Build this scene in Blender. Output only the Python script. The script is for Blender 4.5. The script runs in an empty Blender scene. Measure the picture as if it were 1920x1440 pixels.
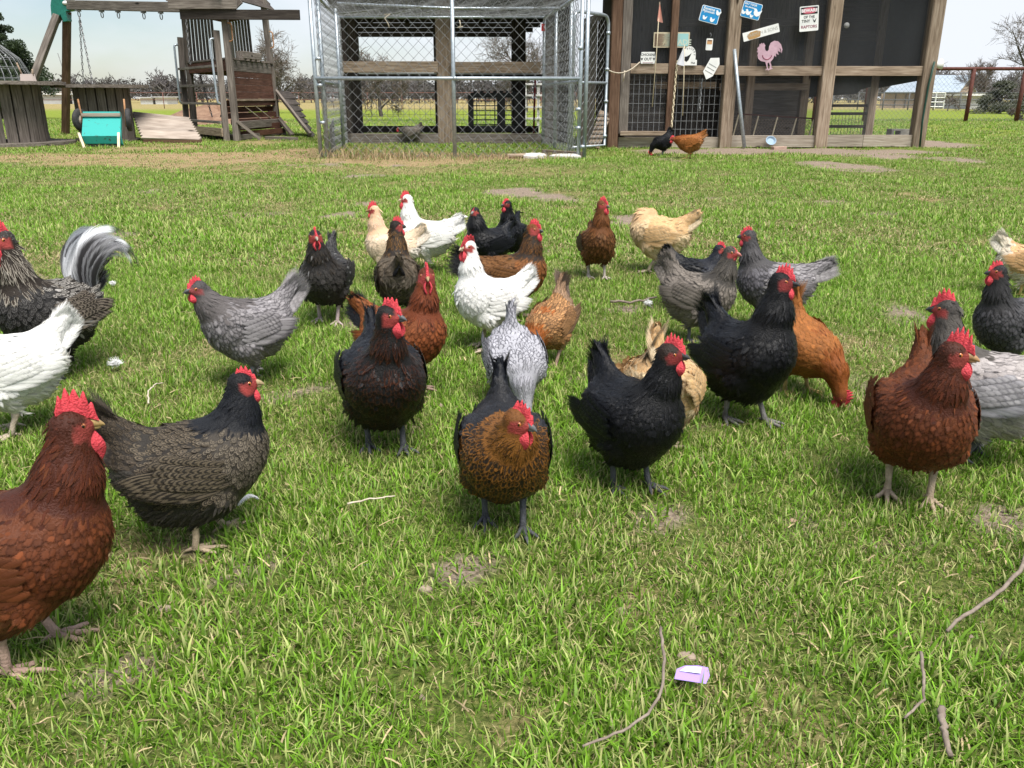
import bpy, math, random
import numpy as np
from mathutils import Vector, Matrix

# ---------------------------------------------------------------- camera
SC = bpy.context.scene
COL = SC.collection
H_CAM, FPX, PITCH = 0.70, 1560.0, math.radians(19.0)
_cam = bpy.data.cameras.new('camera')
_cam.sensor_width = 36.0
_cam.lens = FPX / 1920.0 * 36.0
_cam.clip_start, _cam.clip_end = 0.02, 2000.0
camera = bpy.data.objects.new('camera', _cam)
camera.location = (0, 0, H_CAM)
camera.rotation_euler = (math.radians(90) - PITCH, 0, 0)
COL.objects.link(camera)
SC.camera = camera

# ---------------------------------------------------------------- sky, sun, exposure
SUN_EL, SUN_AZ = math.radians(64), math.radians(150)      # azimuth clockwise from +Y (view direction)
world = bpy.data.worlds.new('World')
SC.world = world
world.use_nodes = True
_n, _l = world.node_tree.nodes, world.node_tree.links
_n.clear()
_out = _n.new('ShaderNodeOutputWorld')
_bg = _n.new('ShaderNodeBackground')
_sky = _n.new('ShaderNodeTexSky')
_sky.sky_type = 'NISHITA'
_sky.sun_disc = False
_sky.sun_elevation = SUN_EL
_sky.sun_rotation = SUN_AZ
_sky.air_density = 1.0
_sky.dust_density = 0.8
_tc = _n.new('ShaderNodeTexCoord')
_mp = _n.new('ShaderNodeMapping')
_mp.inputs['Scale'].default_value = (1.0, 1.0, 2.6)
_mp.inputs['Location'].default_value = (0.35, 0.2, 0.1)
_nz = _n.new('ShaderNodeTexNoise')
_nz.inputs['Scale'].default_value = 2.7
_nz.inputs['Detail'].default_value = 6.0
_nz.inputs['Roughness'].default_value = 0.48
_rp = _n.new('ShaderNodeValToRGB')
_rp.color_ramp.elements[0].position = 0.38
_rp.color_ramp.elements[0].color = (0.15, 0.15, 0.15, 1)
_rp.color_ramp.elements[1].position = 0.58
_rp.color_ramp.elements[1].color = (0.97, 0.97, 0.97, 1)
_mx = _n.new('ShaderNodeMix')
_mx.data_type = 'RGBA'
_mx.inputs['B'].default_value = (3.55, 3.72, 3.98, 1)        # cloud sheet, in the sky texture's units
_l.new(_tc.outputs['Generated'], _mp.inputs['Vector'])
_l.new(_mp.outputs['Vector'], _nz.inputs['Vector'])
_l.new(_nz.outputs['Fac'], _rp.inputs['Fac'])
_l.new(_rp.outputs['Color'], _mx.inputs['Factor'])
_sm = _n.new('ShaderNodeVectorMath'); _sm.operation = 'SCALE'; _sm.inputs['Scale'].default_value = 0.50   # blue sky texture dimmed before mixing with the clouds
_l.new(_sky.outputs['Color'], _sm.inputs[0])
_l.new(_sm.outputs[0], _mx.inputs['A'])
_l.new(_mx.outputs['Result'], _bg.inputs['Color'])
_bg.inputs['Strength'].default_value = 0.10
_l.new(_bg.outputs['Background'], _out.inputs['Surface'])

_sd = bpy.data.lights.new('sun', 'SUN')
_sd.energy = 2.6
_sd.angle = math.radians(36)
_sd.color = (1.0, 0.955, 0.89)
sun = bpy.data.objects.new('sun', _sd)
sun.rotation_euler = (math.radians(90) - SUN_EL, 0, math.pi - SUN_AZ)
COL.objects.link(sun)

SC.view_settings.view_transform = 'Standard'
SC.view_settings.look = 'None'
SC.view_settings.gamma = 1.0
SC.view_settings.use_curve_mapping = False
SC.view_settings.exposure = 1.38
SC.cycles.max_bounces = 5
SC.cycles.diffuse_bounces = 2
SC.cycles.glossy_bounces = 2
SC.cycles.transmission_bounces = 3
SC.cycles.transparent_max_bounces = 12

# ---------------------------------------------------------------- helpers
rng = np.random.default_rng(7)
random.seed(7)
_cp, _sp = math.cos(PITCH), math.sin(PITCH)

def ray(px, py):
    x, v = (px - 960) / FPX, (720 - py) / FPX
    return np.array([x, _cp + v * _sp, -_sp + v * _cp])

def gz(x, y):
    """gentle lumps of the lawn"""
    a = 0.006 * np.sin(x * 2.3 + 1.1) * np.cos(y * 1.9 + .4) + 0.005 * np.sin(x * 5.1 - y * 3.7) + 0.003 * np.sin(x * 11.3 + y * 9.1)
    return a

def G(px, py):
    """the point of the ground seen at a pixel of the photograph"""
    d = ray(px, py)
    t = H_CAM / -d[2]
    return Vector((d[0] * t, d[1] * t, 0.0))

def W(px, py, Y):
    """the point seen at a pixel, at distance Y in front"""
    d = ray(px, py)
    t = Y / d[1]
    return Vector((d[0] * t, Y, H_CAM + d[2] * t))

def smooth_shade(me):
    me.polygons.foreach_set('use_smooth', np.ones(len(me.polygons), dtype=bool))

def arr_mesh(name, V, Q=None, T=None, attrs=None, smooth=True):
    V = np.asarray(V, dtype=np.float32).reshape(-1, 3)
    nq = 0 if Q is None else len(Q)
    nt = 0 if T is None else len(T)
    me = bpy.data.meshes.new(name)
    me.vertices.add(len(V))
    me.vertices.foreach_set('co', V.ravel())
    loops = []
    if nq: loops.append(np.asarray(Q, dtype=np.int32).ravel())
    if nt: loops.append(np.asarray(T, dtype=np.int32).ravel())
    L = np.concatenate(loops)
    me.loops.add(len(L))
    me.loops.foreach_set('vertex_index', L)
    me.polygons.add(nq + nt)
    starts = np.concatenate([np.arange(nq) * 4, nq * 4 + np.arange(nt) * 3]).astype(np.int32)
    me.polygons.foreach_set('loop_start', starts)
    if smooth:
        me.polygons.foreach_set('use_smooth', np.ones(nq + nt, dtype=bool))
    for nm, (ty, data) in (attrs or {}).items():
        at = me.attributes.new(nm, ty, 'POINT')
        key = {'FLOAT_COLOR': 'color', 'FLOAT_VECTOR': 'vector', 'FLOAT': 'value'}[ty]
        at.data.foreach_set(key, np.asarray(data, dtype=np.float32).ravel())
    me.update(calc_edges=True)
    me.validate()
    return me

class MB:
    """collects shapes, builds ONE mesh object"""
    def __init__(s): s.v, s.f = [], []
    def add(s, vs, fs):
        o = len(s.v)
        s.v += [tuple(p) for p in vs]
        s.f += [tuple(i + o for i in f) for f in fs]
        return s
    def box(s, c, sx, sy, sz, rot=None):
        P = [Vector((x * sx / 2, y * sy / 2, z * sz / 2)) for x in (-1, 1) for y in (-1, 1) for z in (-1, 1)]
        if rot is not None: P = [rot @ p for p in P]
        c = Vector(c)
        return s.add([p + c for p in P], [(0, 1, 3, 2), (4, 6, 7, 5), (0, 4, 5, 1), (2, 3, 7, 6), (0, 2, 6, 4), (1, 5, 7, 3)])
    def tube(s, pts, r, n=6, cap=True):
        pts = [Vector(p) for p in pts]
        if not hasattr(r, '__len__'): r = [r] * len(pts)
        vs, fs = [], []
        nrm = None
        for i, p in enumerate(pts):
            t = (pts[min(i + 1, len(pts) - 1)] - pts[max(i - 1, 0)])
            if t.length < 1e-9: t = Vector((0, 0, 1))
            t.normalize()
            if nrm is None:
                a = Vector((0, 0, 1)) if abs(t.z) < .9 else Vector((1, 0, 0))
                nrm = t.cross(a).normalized()
            else:
                nrm = (nrm - t * nrm.dot(t))
                nrm = nrm.normalized() if nrm.length > 1e-6 else t.orthogonal().normalized()
            b = t.cross(nrm)
            for k in range(n):
                an = 2 * math.pi * k / n
                vs.append(p + (nrm * math.cos(an) + b * math.sin(an)) * r[i])
        for i in range(len(pts) - 1):
            for k in range(n):
                k2 = (k + 1) % n
                fs.append((i * n + k, i * n + k2, (i + 1) * n + k2, (i + 1) * n + k))
        if cap:
            fs.append(tuple(range(n - 1, -1, -1)))
            fs.append(tuple(range((len(pts) - 1) * n, len(pts) * n)))
        return s.add(vs, fs)
    def prism(s, outline, thick, M=None):
        """flat outline in local x,z, extruded along y by thick (centred)"""
        n = len(outline)
        P = [Vector((x, -thick / 2, z)) for x, z in outline] + [Vector((x, thick / 2, z)) for x, z in outline]
        if M is not None: P = [M @ p for p in P]
        fs = [tuple(range(n)), tuple(range(2 * n - 1, n - 1, -1))]
        fs += [((i + 1) % n, i, n + i, n + (i + 1) % n) for i in range(n)]
        return s.add(P, fs)
    def build(s, name, mat, parent=None, smooth=False, M=None):
        me = bpy.data.meshes.new(name)
        me.from_pydata(s.v, [], s.f)
        me.update()
        if smooth: smooth_shade(me)
        return ob(name, me, mat, parent, M)

def ob(name, me, mat=None, parent=None, M=None):
    o = bpy.data.objects.new(name, me)
    if mat is not None and me is not None and len(me.materials) == 0:
        me.materials.append(mat)
    COL.objects.link(o)
    if parent is not None: o.parent = parent
    if M is not None: o.matrix_local = M
    return o

def tag(o, label=None, cat=None, group=None, kind=None):
    if label: o['label'] = label
    if cat: o['category'] = cat
    if group: o['group'] = group
    if kind: o['kind'] = kind
    return o

def thing(name, label, cat, loc=(0, 0, 0), rz=0.0, group=None):
    o = bpy.data.objects.new(name, None)
    o.empty_display_size = 0.1
    COL.objects.link(o)
    o.location = loc
    o.rotation_euler = (0, 0, rz)
    return tag(o, label, cat, group)

def beam(name, p0, p1, w, h, mat, parent=None, up=(0, 0, 1), warp=0.0):
    """a board or post from p0 to p1 (parent space), w across, h along `up`; grain runs along its local x"""
    p0, p1 = Vector(p0), Vector(p1)
    d = p1 - p0
    L = d.length
    x = d.normalized()
    u = Vector(up)
    if abs(x.dot(u)) > .98: u = Vector((0, 1, 0))
    y = u.cross(x).normalized()
    z = x.cross(y)
    b = min(w, h) * .06
    vs, fs = [], []
    n = 5
    for i in range(n):
        t = i / (n - 1)
        oy, oz = (random.uniform(-1, 1) * warp, random.uniform(-1, 1) * warp) if 0 < i < n - 1 else (0, 0)
        for (yy, zz) in ((-w/2+b, -h/2), (w/2-b, -h/2), (w/2, -h/2+b), (w/2, h/2-b), (w/2-b, h/2), (-w/2+b, h/2), (-w/2, h/2-b), (-w/2, -h/2+b)):
            vs.append((t * L, yy + oy, zz + oz))
    for i in range(n - 1):
        for k in range(8):
            k2 = (k + 1) % 8
            fs.append((i*8+k, i*8+k2, (i+1)*8+k2, (i+1)*8+k))
    fs.append(tuple(range(7, -1, -1)))
    fs.append(tuple(range((n-1)*8, n*8)))
    me = bpy.data.meshes.new(name)
    me.from_pydata(vs, [], fs)
    me.update()
    M = Matrix(((x.x, y.x, z.x, p0.x), (x.y, y.y, z.y, p0.y), (x.z, y.z, z.z, p0.z), (0, 0, 0, 1)))
    return ob(name, me, mat, parent, M)

# ---------------------------------------------------------------- materials
def new_mat(name):
    m = bpy.data.materials.new(name)
    m.use_nodes = True
    nt = m.node_tree
    b = nt.nodes['Principled BSDF']
    return m, nt, b

def N(nt, t, **kw):
    n = nt.nodes.new(t)
    for k, v in kw.items(): setattr(n, k, v)
    return n

def ramp(nt, stops, interp='LINEAR'):
    r = nt.nodes.new('ShaderNodeValToRGB')
    cr = r.color_ramp
    cr.interpolation = interp
    while len(cr.elements) < len(stops): cr.elements.new(0.5)
    for e, (p, c) in zip(cr.elements, stops):
        e.position = p
        e.color = (*c, 1) if len(c) == 3 else c
    return r

def noisy(name, c1, c2, scale=8, rough=.8, stretch=(1, 1, 1), bump=.2, bdist=.004, spec=.3, metal=0.0, detail=5, lo=.3, hi=.7, c3=None, coord='Object'):
    """two- or three-tone noise material on object coordinates with matching bump"""
    m, nt, b = new_mat(name)
    L = nt.links.new
    tc = N(nt, 'ShaderNodeTexCoord')
    oi = N(nt, 'ShaderNodeObjectInfo')
    ad = N(nt, 'ShaderNodeVectorMath', operation='ADD')
    sc = N(nt, 'ShaderNodeVectorMath', operation='SCALE')
    cb = N(nt, 'ShaderNodeCombineXYZ')
    L(oi.outputs['Random'], cb.inputs[0]); L(oi.outputs['Random'], cb.inputs[1]); L(oi.outputs['Random'], cb.inputs[2])
    sc.inputs['Scale'].default_value = 37.0
    L(cb.outputs[0], sc.inputs[0])
    mp = N(nt, 'ShaderNodeMapping')
    mp.inputs['Scale'].default_value = stretch
    L(tc.outputs[coord], mp.inputs['Vector'])
    L(mp.outputs[0], ad.inputs[0]); L(sc.outputs[0], ad.inputs[1])
    nz = N(nt, 'ShaderNodeTexNoise')
    nz.inputs['Scale'].default_value = scale
    nz.inputs['Detail'].default_value = detail
    nz.inputs['Roughness'].default_value = .62
    L(ad.outputs[0], nz.inputs['Vector'])
    st = [(lo, c1), (hi, c2)] if c3 is None else [(lo, c1), ((lo + hi) / 2, c2), (hi, c3)]
    r = ramp(nt, st)
    L(nz.outputs['Fac'], r.inputs['Fac'])
    L(r.outputs['Color'], b.inputs['Base Color'])
    b.inputs['Roughness'].default_value = rough
    b.inputs['Specular IOR Level'].default_value = spec
    b.inputs['Metallic'].default_value = metal
    if bump:
        bp = N(nt, 'ShaderNodeBump')
        bp.inputs['Strength'].default_value = bump
        bp.inputs['Distance'].default_value = bdist
        L(nz.outputs['Fac'], bp.inputs['Height'])
        L(bp.outputs['Normal'], b.inputs['Normal'])
    return m

def flat(name, c, rough=.6, spec=.3, metal=0.0):
    m, nt, b = new_mat(name)
    b.inputs['Base Color'].default_value = (*c, 1)
    b.inputs['Roughness'].default_value = rough
    b.inputs['Specular IOR Level'].default_value = spec
    b.inputs['Metallic'].default_value = metal
    return m

def wood(name, dark, mid, light, scale=9, along=.07, streak=None):
    """weathered timber: grain along local x, blotches, knots"""
    m, nt, b = new_mat(name)
    L = nt.links.new
    tc = N(nt, 'ShaderNodeTexCoord'); oi = N(nt, 'ShaderNodeObjectInfo')
    cb = N(nt, 'ShaderNodeCombineXYZ')
    for i in range(3): L(oi.outputs['Random'], cb.inputs[i])
    sc = N(nt, 'ShaderNodeVectorMath', operation='SCALE'); sc.inputs['Scale'].default_value = 53.0
    L(cb.outputs[0], sc.inputs[0])
    ad = N(nt, 'ShaderNodeVectorMath', operation='ADD')
    L(tc.outputs['Object'], ad.inputs[0]); L(sc.outputs[0], ad.inputs[1])
    mp = N(nt, 'ShaderNodeMapping'); mp.inputs['Scale'].default_value = (along, 1, 1)
    L(ad.outputs[0], mp.inputs['Vector'])
    n1 = N(nt, 'ShaderNodeTexNoise'); n1.inputs['Scale'].default_value = scale * 6; n1.inputs['Detail'].default_value = 6; n1.inputs['Distortion'].default_value = .6
    L(mp.outputs[0], n1.inputs['Vector'])
    n2 = N(nt, 'ShaderNodeTexNoise'); n2.inputs['Scale'].default_value = 2.4; n2.inputs['Detail'].default_value = 4
    L(ad.outputs[0], n2.inputs['Vector'])
    r = ramp(nt, [(.28, dark), (.5, mid), (.72, light)])
    mx = N(nt, 'ShaderNodeMath', operation='MULTIPLY_ADD'); mx.inputs[1].default_value = .7
    m2 = N(nt, 'ShaderNodeMath', operation='MULTIPLY'); m2.inputs[1].default_value = .3
    L(n2.outputs['Fac'], m2.inputs[0]); L(n1.outputs['Fac'], mx.inputs[0]); L(m2.outputs[0], mx.inputs[2])
    L(mx.outputs[0], r.inputs['Fac'])
    # knots
    mk = N(nt, 'ShaderNodeMapping'); mk.inputs['Scale'].default_value = (.55, 1.5, 1.5)
    L(ad.outputs[0], mk.inputs['Vector'])
    vo = N(nt, 'ShaderNodeTexVoronoi'); vo.inputs['Scale'].default_value = 2.6
    L(mk.outputs[0], vo.inputs['Vector'])
    kr = ramp(nt, [(.045, (0, 0, 0)), (.10, (1, 1, 1))])
    L(vo.outputs['Distance'], kr.inputs['Fac'])
    mm = N(nt, 'ShaderNodeMix'); mm.data_type = 'RGBA'
    mm.inputs['A'].default_value = (*[c * .35 for c in dark], 1)
    L(kr.outputs['Color'], mm.inputs['Factor']); L(r.outputs['Color'], mm.inputs['B'])
    hv = N(nt, 'ShaderNodeHueSaturation')
    vr = N(nt, 'ShaderNodeMapRange'); vr.inputs['To Min'].default_value = .82; vr.inputs['To Max'].default_value = 1.15
    L(oi.outputs['Random'], vr.inputs['Value']); L(vr.outputs[0], hv.inputs['Value'])
    L(mm.outputs['Result'], hv.inputs['Color'])
    L(hv.outputs['Color'], b.inputs['Base Color'])
    b.inputs['Roughness'].default_value = .85
    b.inputs['Specular IOR Level'].default_value = .2
    bp = N(nt, 'ShaderNodeBump'); bp.inputs['Strength'].default_value = .5; bp.inputs['Distance'].default_value = .006
    L(n1.outputs['Fac'], bp.inputs['Height']); L(bp.outputs['Normal'], b.inputs['Normal'])
    return m

def unit(v): return v / np.maximum(np.linalg.norm(v, axis=-1, keepdims=True), 1e-9)

# ---------------------------------------------------------------- the lawn
def _vn(x, y, seed):
    """smooth value noise, 0..1"""
    r = np.random.default_rng(seed).random((64, 64))
    xi, yi = np.floor(x).astype(int), np.floor(y).astype(int)
    fx, fy = x - xi, y - yi
    fx, fy = fx*fx*(3-2*fx), fy*fy*(3-2*fy)
    g = lambda i, j: r[i % 64, j % 64]
    return (g(xi, yi)*(1-fx) + g(xi+1, yi)*fx)*(1-fy) + (g(xi, yi+1)*(1-fx) + g(xi+1, yi+1)*fx)*fy

def fbm(x, y, seed, oct=4):
    s, a, t = 0, .5, 0
    for i in range(oct):
        s = s + a*_vn(x*2**i + 17.3*i, y*2**i + 5.1*i, seed + i); t += a; a *= .55
    return s/t

# bare and straw patches: pixel, half-width and half-height in pixels, strength
DIRT = [(640, 404, 46, 9, 1), (960, 362, 55, 12, .9), (1035, 372, 40, 8, .8), (1180, 412, 50, 13, 1.0), (1085, 376, 28, 7, .7), (1572, 312, 80, 14, .75),
        (1700, 268, 110, 9, .8), (1790, 300, 60, 7, .6), (695, 381, 34, 7, .8), (210, 438, 50, 8, .6), (1450, 284, 300, 6, .8), (1640, 290, 80, 8, .6),
        (890, 1085, 75, 32, 1), (1250, 978, 62, 22, .8), (245, 1268, 90, 26, .8), (440, 1072, 85, 18, .7), (1893, 978, 50, 40, .9), (770, 1325, 120, 22, .7),
        (1175, 1140, 55, 20, .5), (600, 730, 60, 14, .5), (740, 800, 50, 14, .5), (1120, 710, 60, 20, .5), (660, 930, 40, 14, .3), (500, 745, 60, 12, .5),
        (1180, 578, 60, 8, .7), (700, 640, 60, 10, .4), (380, 1010, 70, 20, .6), (1700, 1010, 100, 16, .3), (1490, 965, 40, 14, .5), (130, 1330, 50, 14, .3),
        (1800, 1400, 60, 40, .4), (1080, 500, 50, 9, .3), (1330, 800, 60, 12, .3), (300, 860, 60, 14, .3)]
DRY = [(760, 298, 240, 13, 1.0), (350, 298, 340, 14, .85), (520, 318, 220, 9, .5), (110, 296, 130, 9, .8), (560, 285, 70, 14, .8), (480, 268, 60, 10, .6), (1180, 1130, 60, 34, .6), (930, 1400, 80, 40, .6),
       (300, 278, 100, 9, .6), (1230, 840, 70, 16, .3), (980, 1330, 60, 60, .4), (850, 320, 260, 12, .4), (700, 1200, 90, 30, .2)]

def patch(x, y, table):
    """strength of the listed patches at ground points"""
    w = np.zeros_like(x)
    for (px, py, hx, hy, s) in table:
        c = G(px, py)
        ax = max((G(px + hx, py) - c).length, .02); ay = max(abs(G(px, py - hy).y - G(px, py + hy).y)/2, .02)
        ay = min(ay, ax*1.6)
        d = ((x - c.x)/ax)**2 + ((y - c.y)/ay)**2
        d = d*(.25 + 1.5*fbm(x*(2.6/ax*.5 + .8), y*(2.6/ay*.5 + .8), 40))
        w = np.maximum(w, s*np.clip(1.35 - d, 0, 1))
    return w

def ground_state(x, y):
    """bare earth, straw, lushness in 0..1"""
    n = fbm(x*1.1, y*.9, 3); n2 = fbm(x*3.3 + 9, y*2.6, 8)
    dirt = patch(x, y, DIRT) + np.clip((fbm(x*2.1 + 3, y*1.5, 21) - .70)*5, 0, .7)*(y < 11)
    dry = np.maximum(patch(x, y, DRY), np.clip((n2 - .60)*3.0, 0, .7)*np.clip((10.5 - y)/2, .4, 1))
    far = np.clip((y - 42)/18, 0, 1)
    dry = np.maximum(dry, far*.55)
    return np.clip(dirt, 0, 1), np.clip(dry, 0, 1), n

xs = np.concatenate([-np.geomspace(420, 9.2, 46), np.arange(-9, 9.01, .085), np.geomspace(9.2, 420, 46)])
ys = np.concatenate([-np.geomspace(60, .4, 16), np.arange(-.3, 13.5, .085), np.geomspace(13.6, 600, 70)])
XX, YY = np.meshgrid(xs, ys, indexing='ij')
_d, _y, _n3 = ground_state(XX, YY)
ZZ = gz(XX, YY)*np.clip((22 - YY)/6, 0, 1)
_nx, _ny = XX.shape
_id = np.arange(_nx*_ny).reshape(_nx, _ny)
_Q = np.stack([_id[:-1, :-1], _id[1:, :-1], _id[1:, 1:], _id[:-1, 1:]], -1).reshape(-1, 4)

def ground_material():
    m, nt, b = new_mat('lawn_soil')
    L = nt.links.new
    a = N(nt, 'ShaderNodeAttribute', attribute_name='state')
    sx = N(nt, 'ShaderNodeSeparateXYZ'); L(a.outputs['Vector'], sx.inputs[0])
    tc = N(nt, 'ShaderNodeTexCoord')
    def noise(s, d=6):
        n = N(nt, 'ShaderNodeTexNoise'); n.inputs['Scale'].default_value = s; n.inputs['Detail'].default_value = d; n.inputs['Roughness'].default_value = .65
        L(tc.outputs['Object'], n.inputs['Vector']); return n
    n1, n2, n3 = noise(95, 8), noise(4.5), noise(.6)
    turf = ramp(nt, [(.30, (.040, .050, .015)), (.48, (.095, .130, .028)), (.62, (.20, .205, .065)), (.75, (.34, .30, .15))])
    L(n1.outputs['Fac'], turf.inputs['Fac'])
    turf2 = ramp(nt, [(.3, (.12, .165, .022)), (.55, (.185, .235, .032)), (.75, (.26, .275, .055))])
    L(n2.outputs['Fac'], turf2.inputs['Fac'])
    sy = N(nt, 'ShaderNodeSeparateXYZ'); L(tc.outputs['Object'], sy.inputs[0])
    fr = N(nt, 'ShaderNodeMapRange'); fr.inputs['From Min'].default_value = 9; fr.inputs['From Max'].default_value = 20
    L(sy.outputs['Y'], fr.inputs['Value'])
    t = N(nt, 'ShaderNodeMix'); t.data_type = 'RGBA'
    L(fr.outputs[0], t.inputs['Factor']); L(turf.outputs['Color'], t.inputs['A']); L(turf2.outputs['Color'], t.inputs['B'])
    straw = ramp(nt, [(.3, (.17, .115, .060)), (.5, (.30, .215, .115)), (.7, (.42, .32, .19))])
    L(n1.outputs['Fac'], straw.inputs['Fac'])
    earth = ramp(nt, [(.3, (.11, .085, .065)), (.5, (.25, .195, .15)), (.72, (.40, .33, .26))])
    L(n1.outputs['Fac'], earth.inputs['Fac'])
    def edge(src, lo, hi):
        ad = N(nt, 'ShaderNodeMath', operation='MULTIPLY_ADD'); ad.inputs[1].default_value = .5
        L(n1.outputs['Fac'], ad.inputs[0]); L(src, ad.inputs[2])
        mr = N(nt, 'ShaderNodeMapRange'); mr.inputs['From Min'].default_value = lo; mr.inputs['From Max'].default_value = hi
        L(ad.outputs[0], mr.inputs['Value']); return mr.outputs[0]
    m1 = N(nt, 'ShaderNodeMix'); m1.data_type = 'RGBA'
    L(edge(sx.outputs[1], .40, .95), m1.inputs['Factor']); L(t.outputs['Result'], m1.inputs['A']); L(straw.outputs['Color'], m1.inputs['B'])
    m2 = N(nt, 'ShaderNodeMix'); m2.data_type = 'RGBA'
    L(edge(sx.outputs[0], .42, .82), m2.inputs['Factor']); L(m1.outputs['Result'], m2.inputs['A']); L(earth.outputs['Color'], m2.inputs['B'])
    L(m2.outputs['Result'], b.inputs['Base Color'])
    b.inputs['Roughness'].default_value = .95
    b.inputs['Specular IOR Level'].default_value = .1
    bp = N(nt, 'ShaderNodeBump'); bp.inputs['Strength'].default_value = .8; bp.inputs['Distance'].default_value = .02
    L(n1.outputs['Fac'], bp.inputs['Height']); L(bp.outputs['Normal'], b.inputs['Normal'])
    return m

_me = arr_mesh('ground', np.stack([XX, YY, ZZ], -1), _Q, attrs={'state': ('FLOAT_VECTOR', np.stack([_d, _y, _n3], -1))})
ground = tag(ob('ground', _me, ground_material()), kind='structure')

# ---- grass blades: tuft meshes scattered as instances
def blade_mat():
    m, nt, b = new_mat('grass_blade')
    L = nt.links.new
    a = N(nt, 'ShaderNodeAttribute', attribute_name='ca')
    L(a.outputs['Color'], b.inputs['Base Color'])
    b.inputs['Roughness'].default_value = .52
    b.inputs['Specular IOR Level'].default_value = .3
    tr = N(nt, 'ShaderNodeBsdfTranslucent'); L(a.outputs['Color'], tr.inputs['Color'])
    mx = N(nt, 'ShaderNodeMixShader'); mx.inputs[0].default_value = .28
    L(b.outputs[0], mx.inputs[1]); L(tr.outputs[0], mx.inputs[2])
    L(mx.outputs[0], nt.nodes['Material Output'].inputs['Surface'])
    return m
BLADE = blade_mat()

def tuft(nb, rad, hmin, hmax, wid, dryness, seed, segs=4, lush=0.0):
    r = np.random.default_rng(seed)
    V, Q, C = [], [], []
    for i in range(nb):
        an = r.random()*6.283; rr = rad*math.sqrt(r.random())
        p = np.array([math.cos(an)*rr, math.sin(an)*rr, -.006])
        h = hmin + (hmax - hmin)*r.random()**1.4
        az = r.random()*6.283
        lean = abs(r.normal(.45, .35)); bend = r.normal(.9, .7)
        w = wid*(.6 + .8*r.random())
        dead = r.random() < dryness
        if dead: bend = r.normal(1.8, .9); h *= .85; w *= .75
        d2 = np.array([math.cos(az), math.sin(az), 0]); side = np.array([-math.sin(az + .4*r.normal()), math.cos(az), 0])
        t = np.linspace(0, 1, segs)
        th = lean + bend*t
        step = h/(segs-1)
        hx = np.concatenate([[0], np.cumsum(np.sin(th[:-1])*step)]); hz = np.concatenate([[0], np.cumsum(np.cos(th[:-1])*step)])
        hz = np.maximum(hz, .0)
        ctr = p + hx[:, None]*d2 + hz[:, None]*np.array([0, 0, 1])
        wd = w*np.interp(t, [0, .3, .75, 1], [.75, 1, .7, .06])
        o = len(V)*0 + sum(len(v) for v in V)
        V.append(np.stack([ctr - side*wd[:, None]/2, ctr + side*wd[:, None]/2], 1).reshape(-1, 3))
        Q += [(o+2*k, o+2*k+1, o+2*k+3, o+2*k+2) for k in range(segs-1)]
        g = r.random()
        if dead:
            base = np.array([.36, .27, .13])*(.6 + .65*g); tip = np.array([.56, .47, .28])*(.7 + .5*g)
        else:
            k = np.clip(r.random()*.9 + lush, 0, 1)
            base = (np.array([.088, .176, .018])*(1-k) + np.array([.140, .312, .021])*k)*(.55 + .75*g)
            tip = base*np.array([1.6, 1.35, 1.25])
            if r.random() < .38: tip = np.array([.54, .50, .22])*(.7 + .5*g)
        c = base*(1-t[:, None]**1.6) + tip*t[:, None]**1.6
        C.append(np.repeat(np.concatenate([c, np.ones((segs, 1))], 1), 2, 0))
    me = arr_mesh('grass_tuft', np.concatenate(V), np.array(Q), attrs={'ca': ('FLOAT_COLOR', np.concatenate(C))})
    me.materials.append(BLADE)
    return me

tuft_col = bpy.data.collections.new('grass_tufts')
N_KIND = 18
def add_tufts(nb, rad, h0, h1, w, segs, base):
    # lush, medium, dry: six of each
    for grp, (dr, lu, hk) in enumerate(((.11, .25, 1.2), (.25, .0, .95), (.72, -.2, .8))):
        for q in range(2):
            o = bpy.data.objects.new('tuft_%03d' % (base + grp*2 + q), tuft(nb, rad, h0*hk, h1*hk, w, dr, base*31 + grp*7 + q + 11, segs, lu))
            tuft_col.objects.link(o)
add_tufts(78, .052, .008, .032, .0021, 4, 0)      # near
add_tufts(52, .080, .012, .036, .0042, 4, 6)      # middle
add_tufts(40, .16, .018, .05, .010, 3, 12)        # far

def zone(y0, y1, dens, kind, smin, smax, seed, marg=1.6):
    r = np.random.default_rng(seed)
    wmax = y1*.66 + marg
    n = int((y1 - y0)*2*wmax*dens)
    y = y0 + (y1 - y0)*r.random(n); x = (r.random(n)*2 - 1)*wmax
    ok = np.abs(x) < y*.66 + marg
    x, y = x[ok], y[ok]
    d, dr, n3 = ground_state(x, y)
    keep = r.random(len(x)) > np.clip(d*1.25 + np.clip(dr - .45, 0, 1)*.75, 0, .97)
    x, y, d, dr, n3 = x[keep], y[keep], d[keep], dr[keep], n3[keep]
    clump = fbm(x*5.5, y*5.5, 77)
    s = smin + (smax - smin)*r.random(len(x))
    s = s*(.58 + .92*clump)*(1 - .45*d)
    u = r.random(len(x))*.5 + (fbm(x*2.0 + 4, y*1.7, 61) - .5)*1.9 + dr*.9
    g = np.where(u < .22, 0, np.where(u < .62, 1, 2))
    idx = kind + g*2 + r.integers(0, 2, len(x))
    return np.stack([x, y, gz(x, y)], -1), s, r.random(len(x))*6.283, idx

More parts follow.
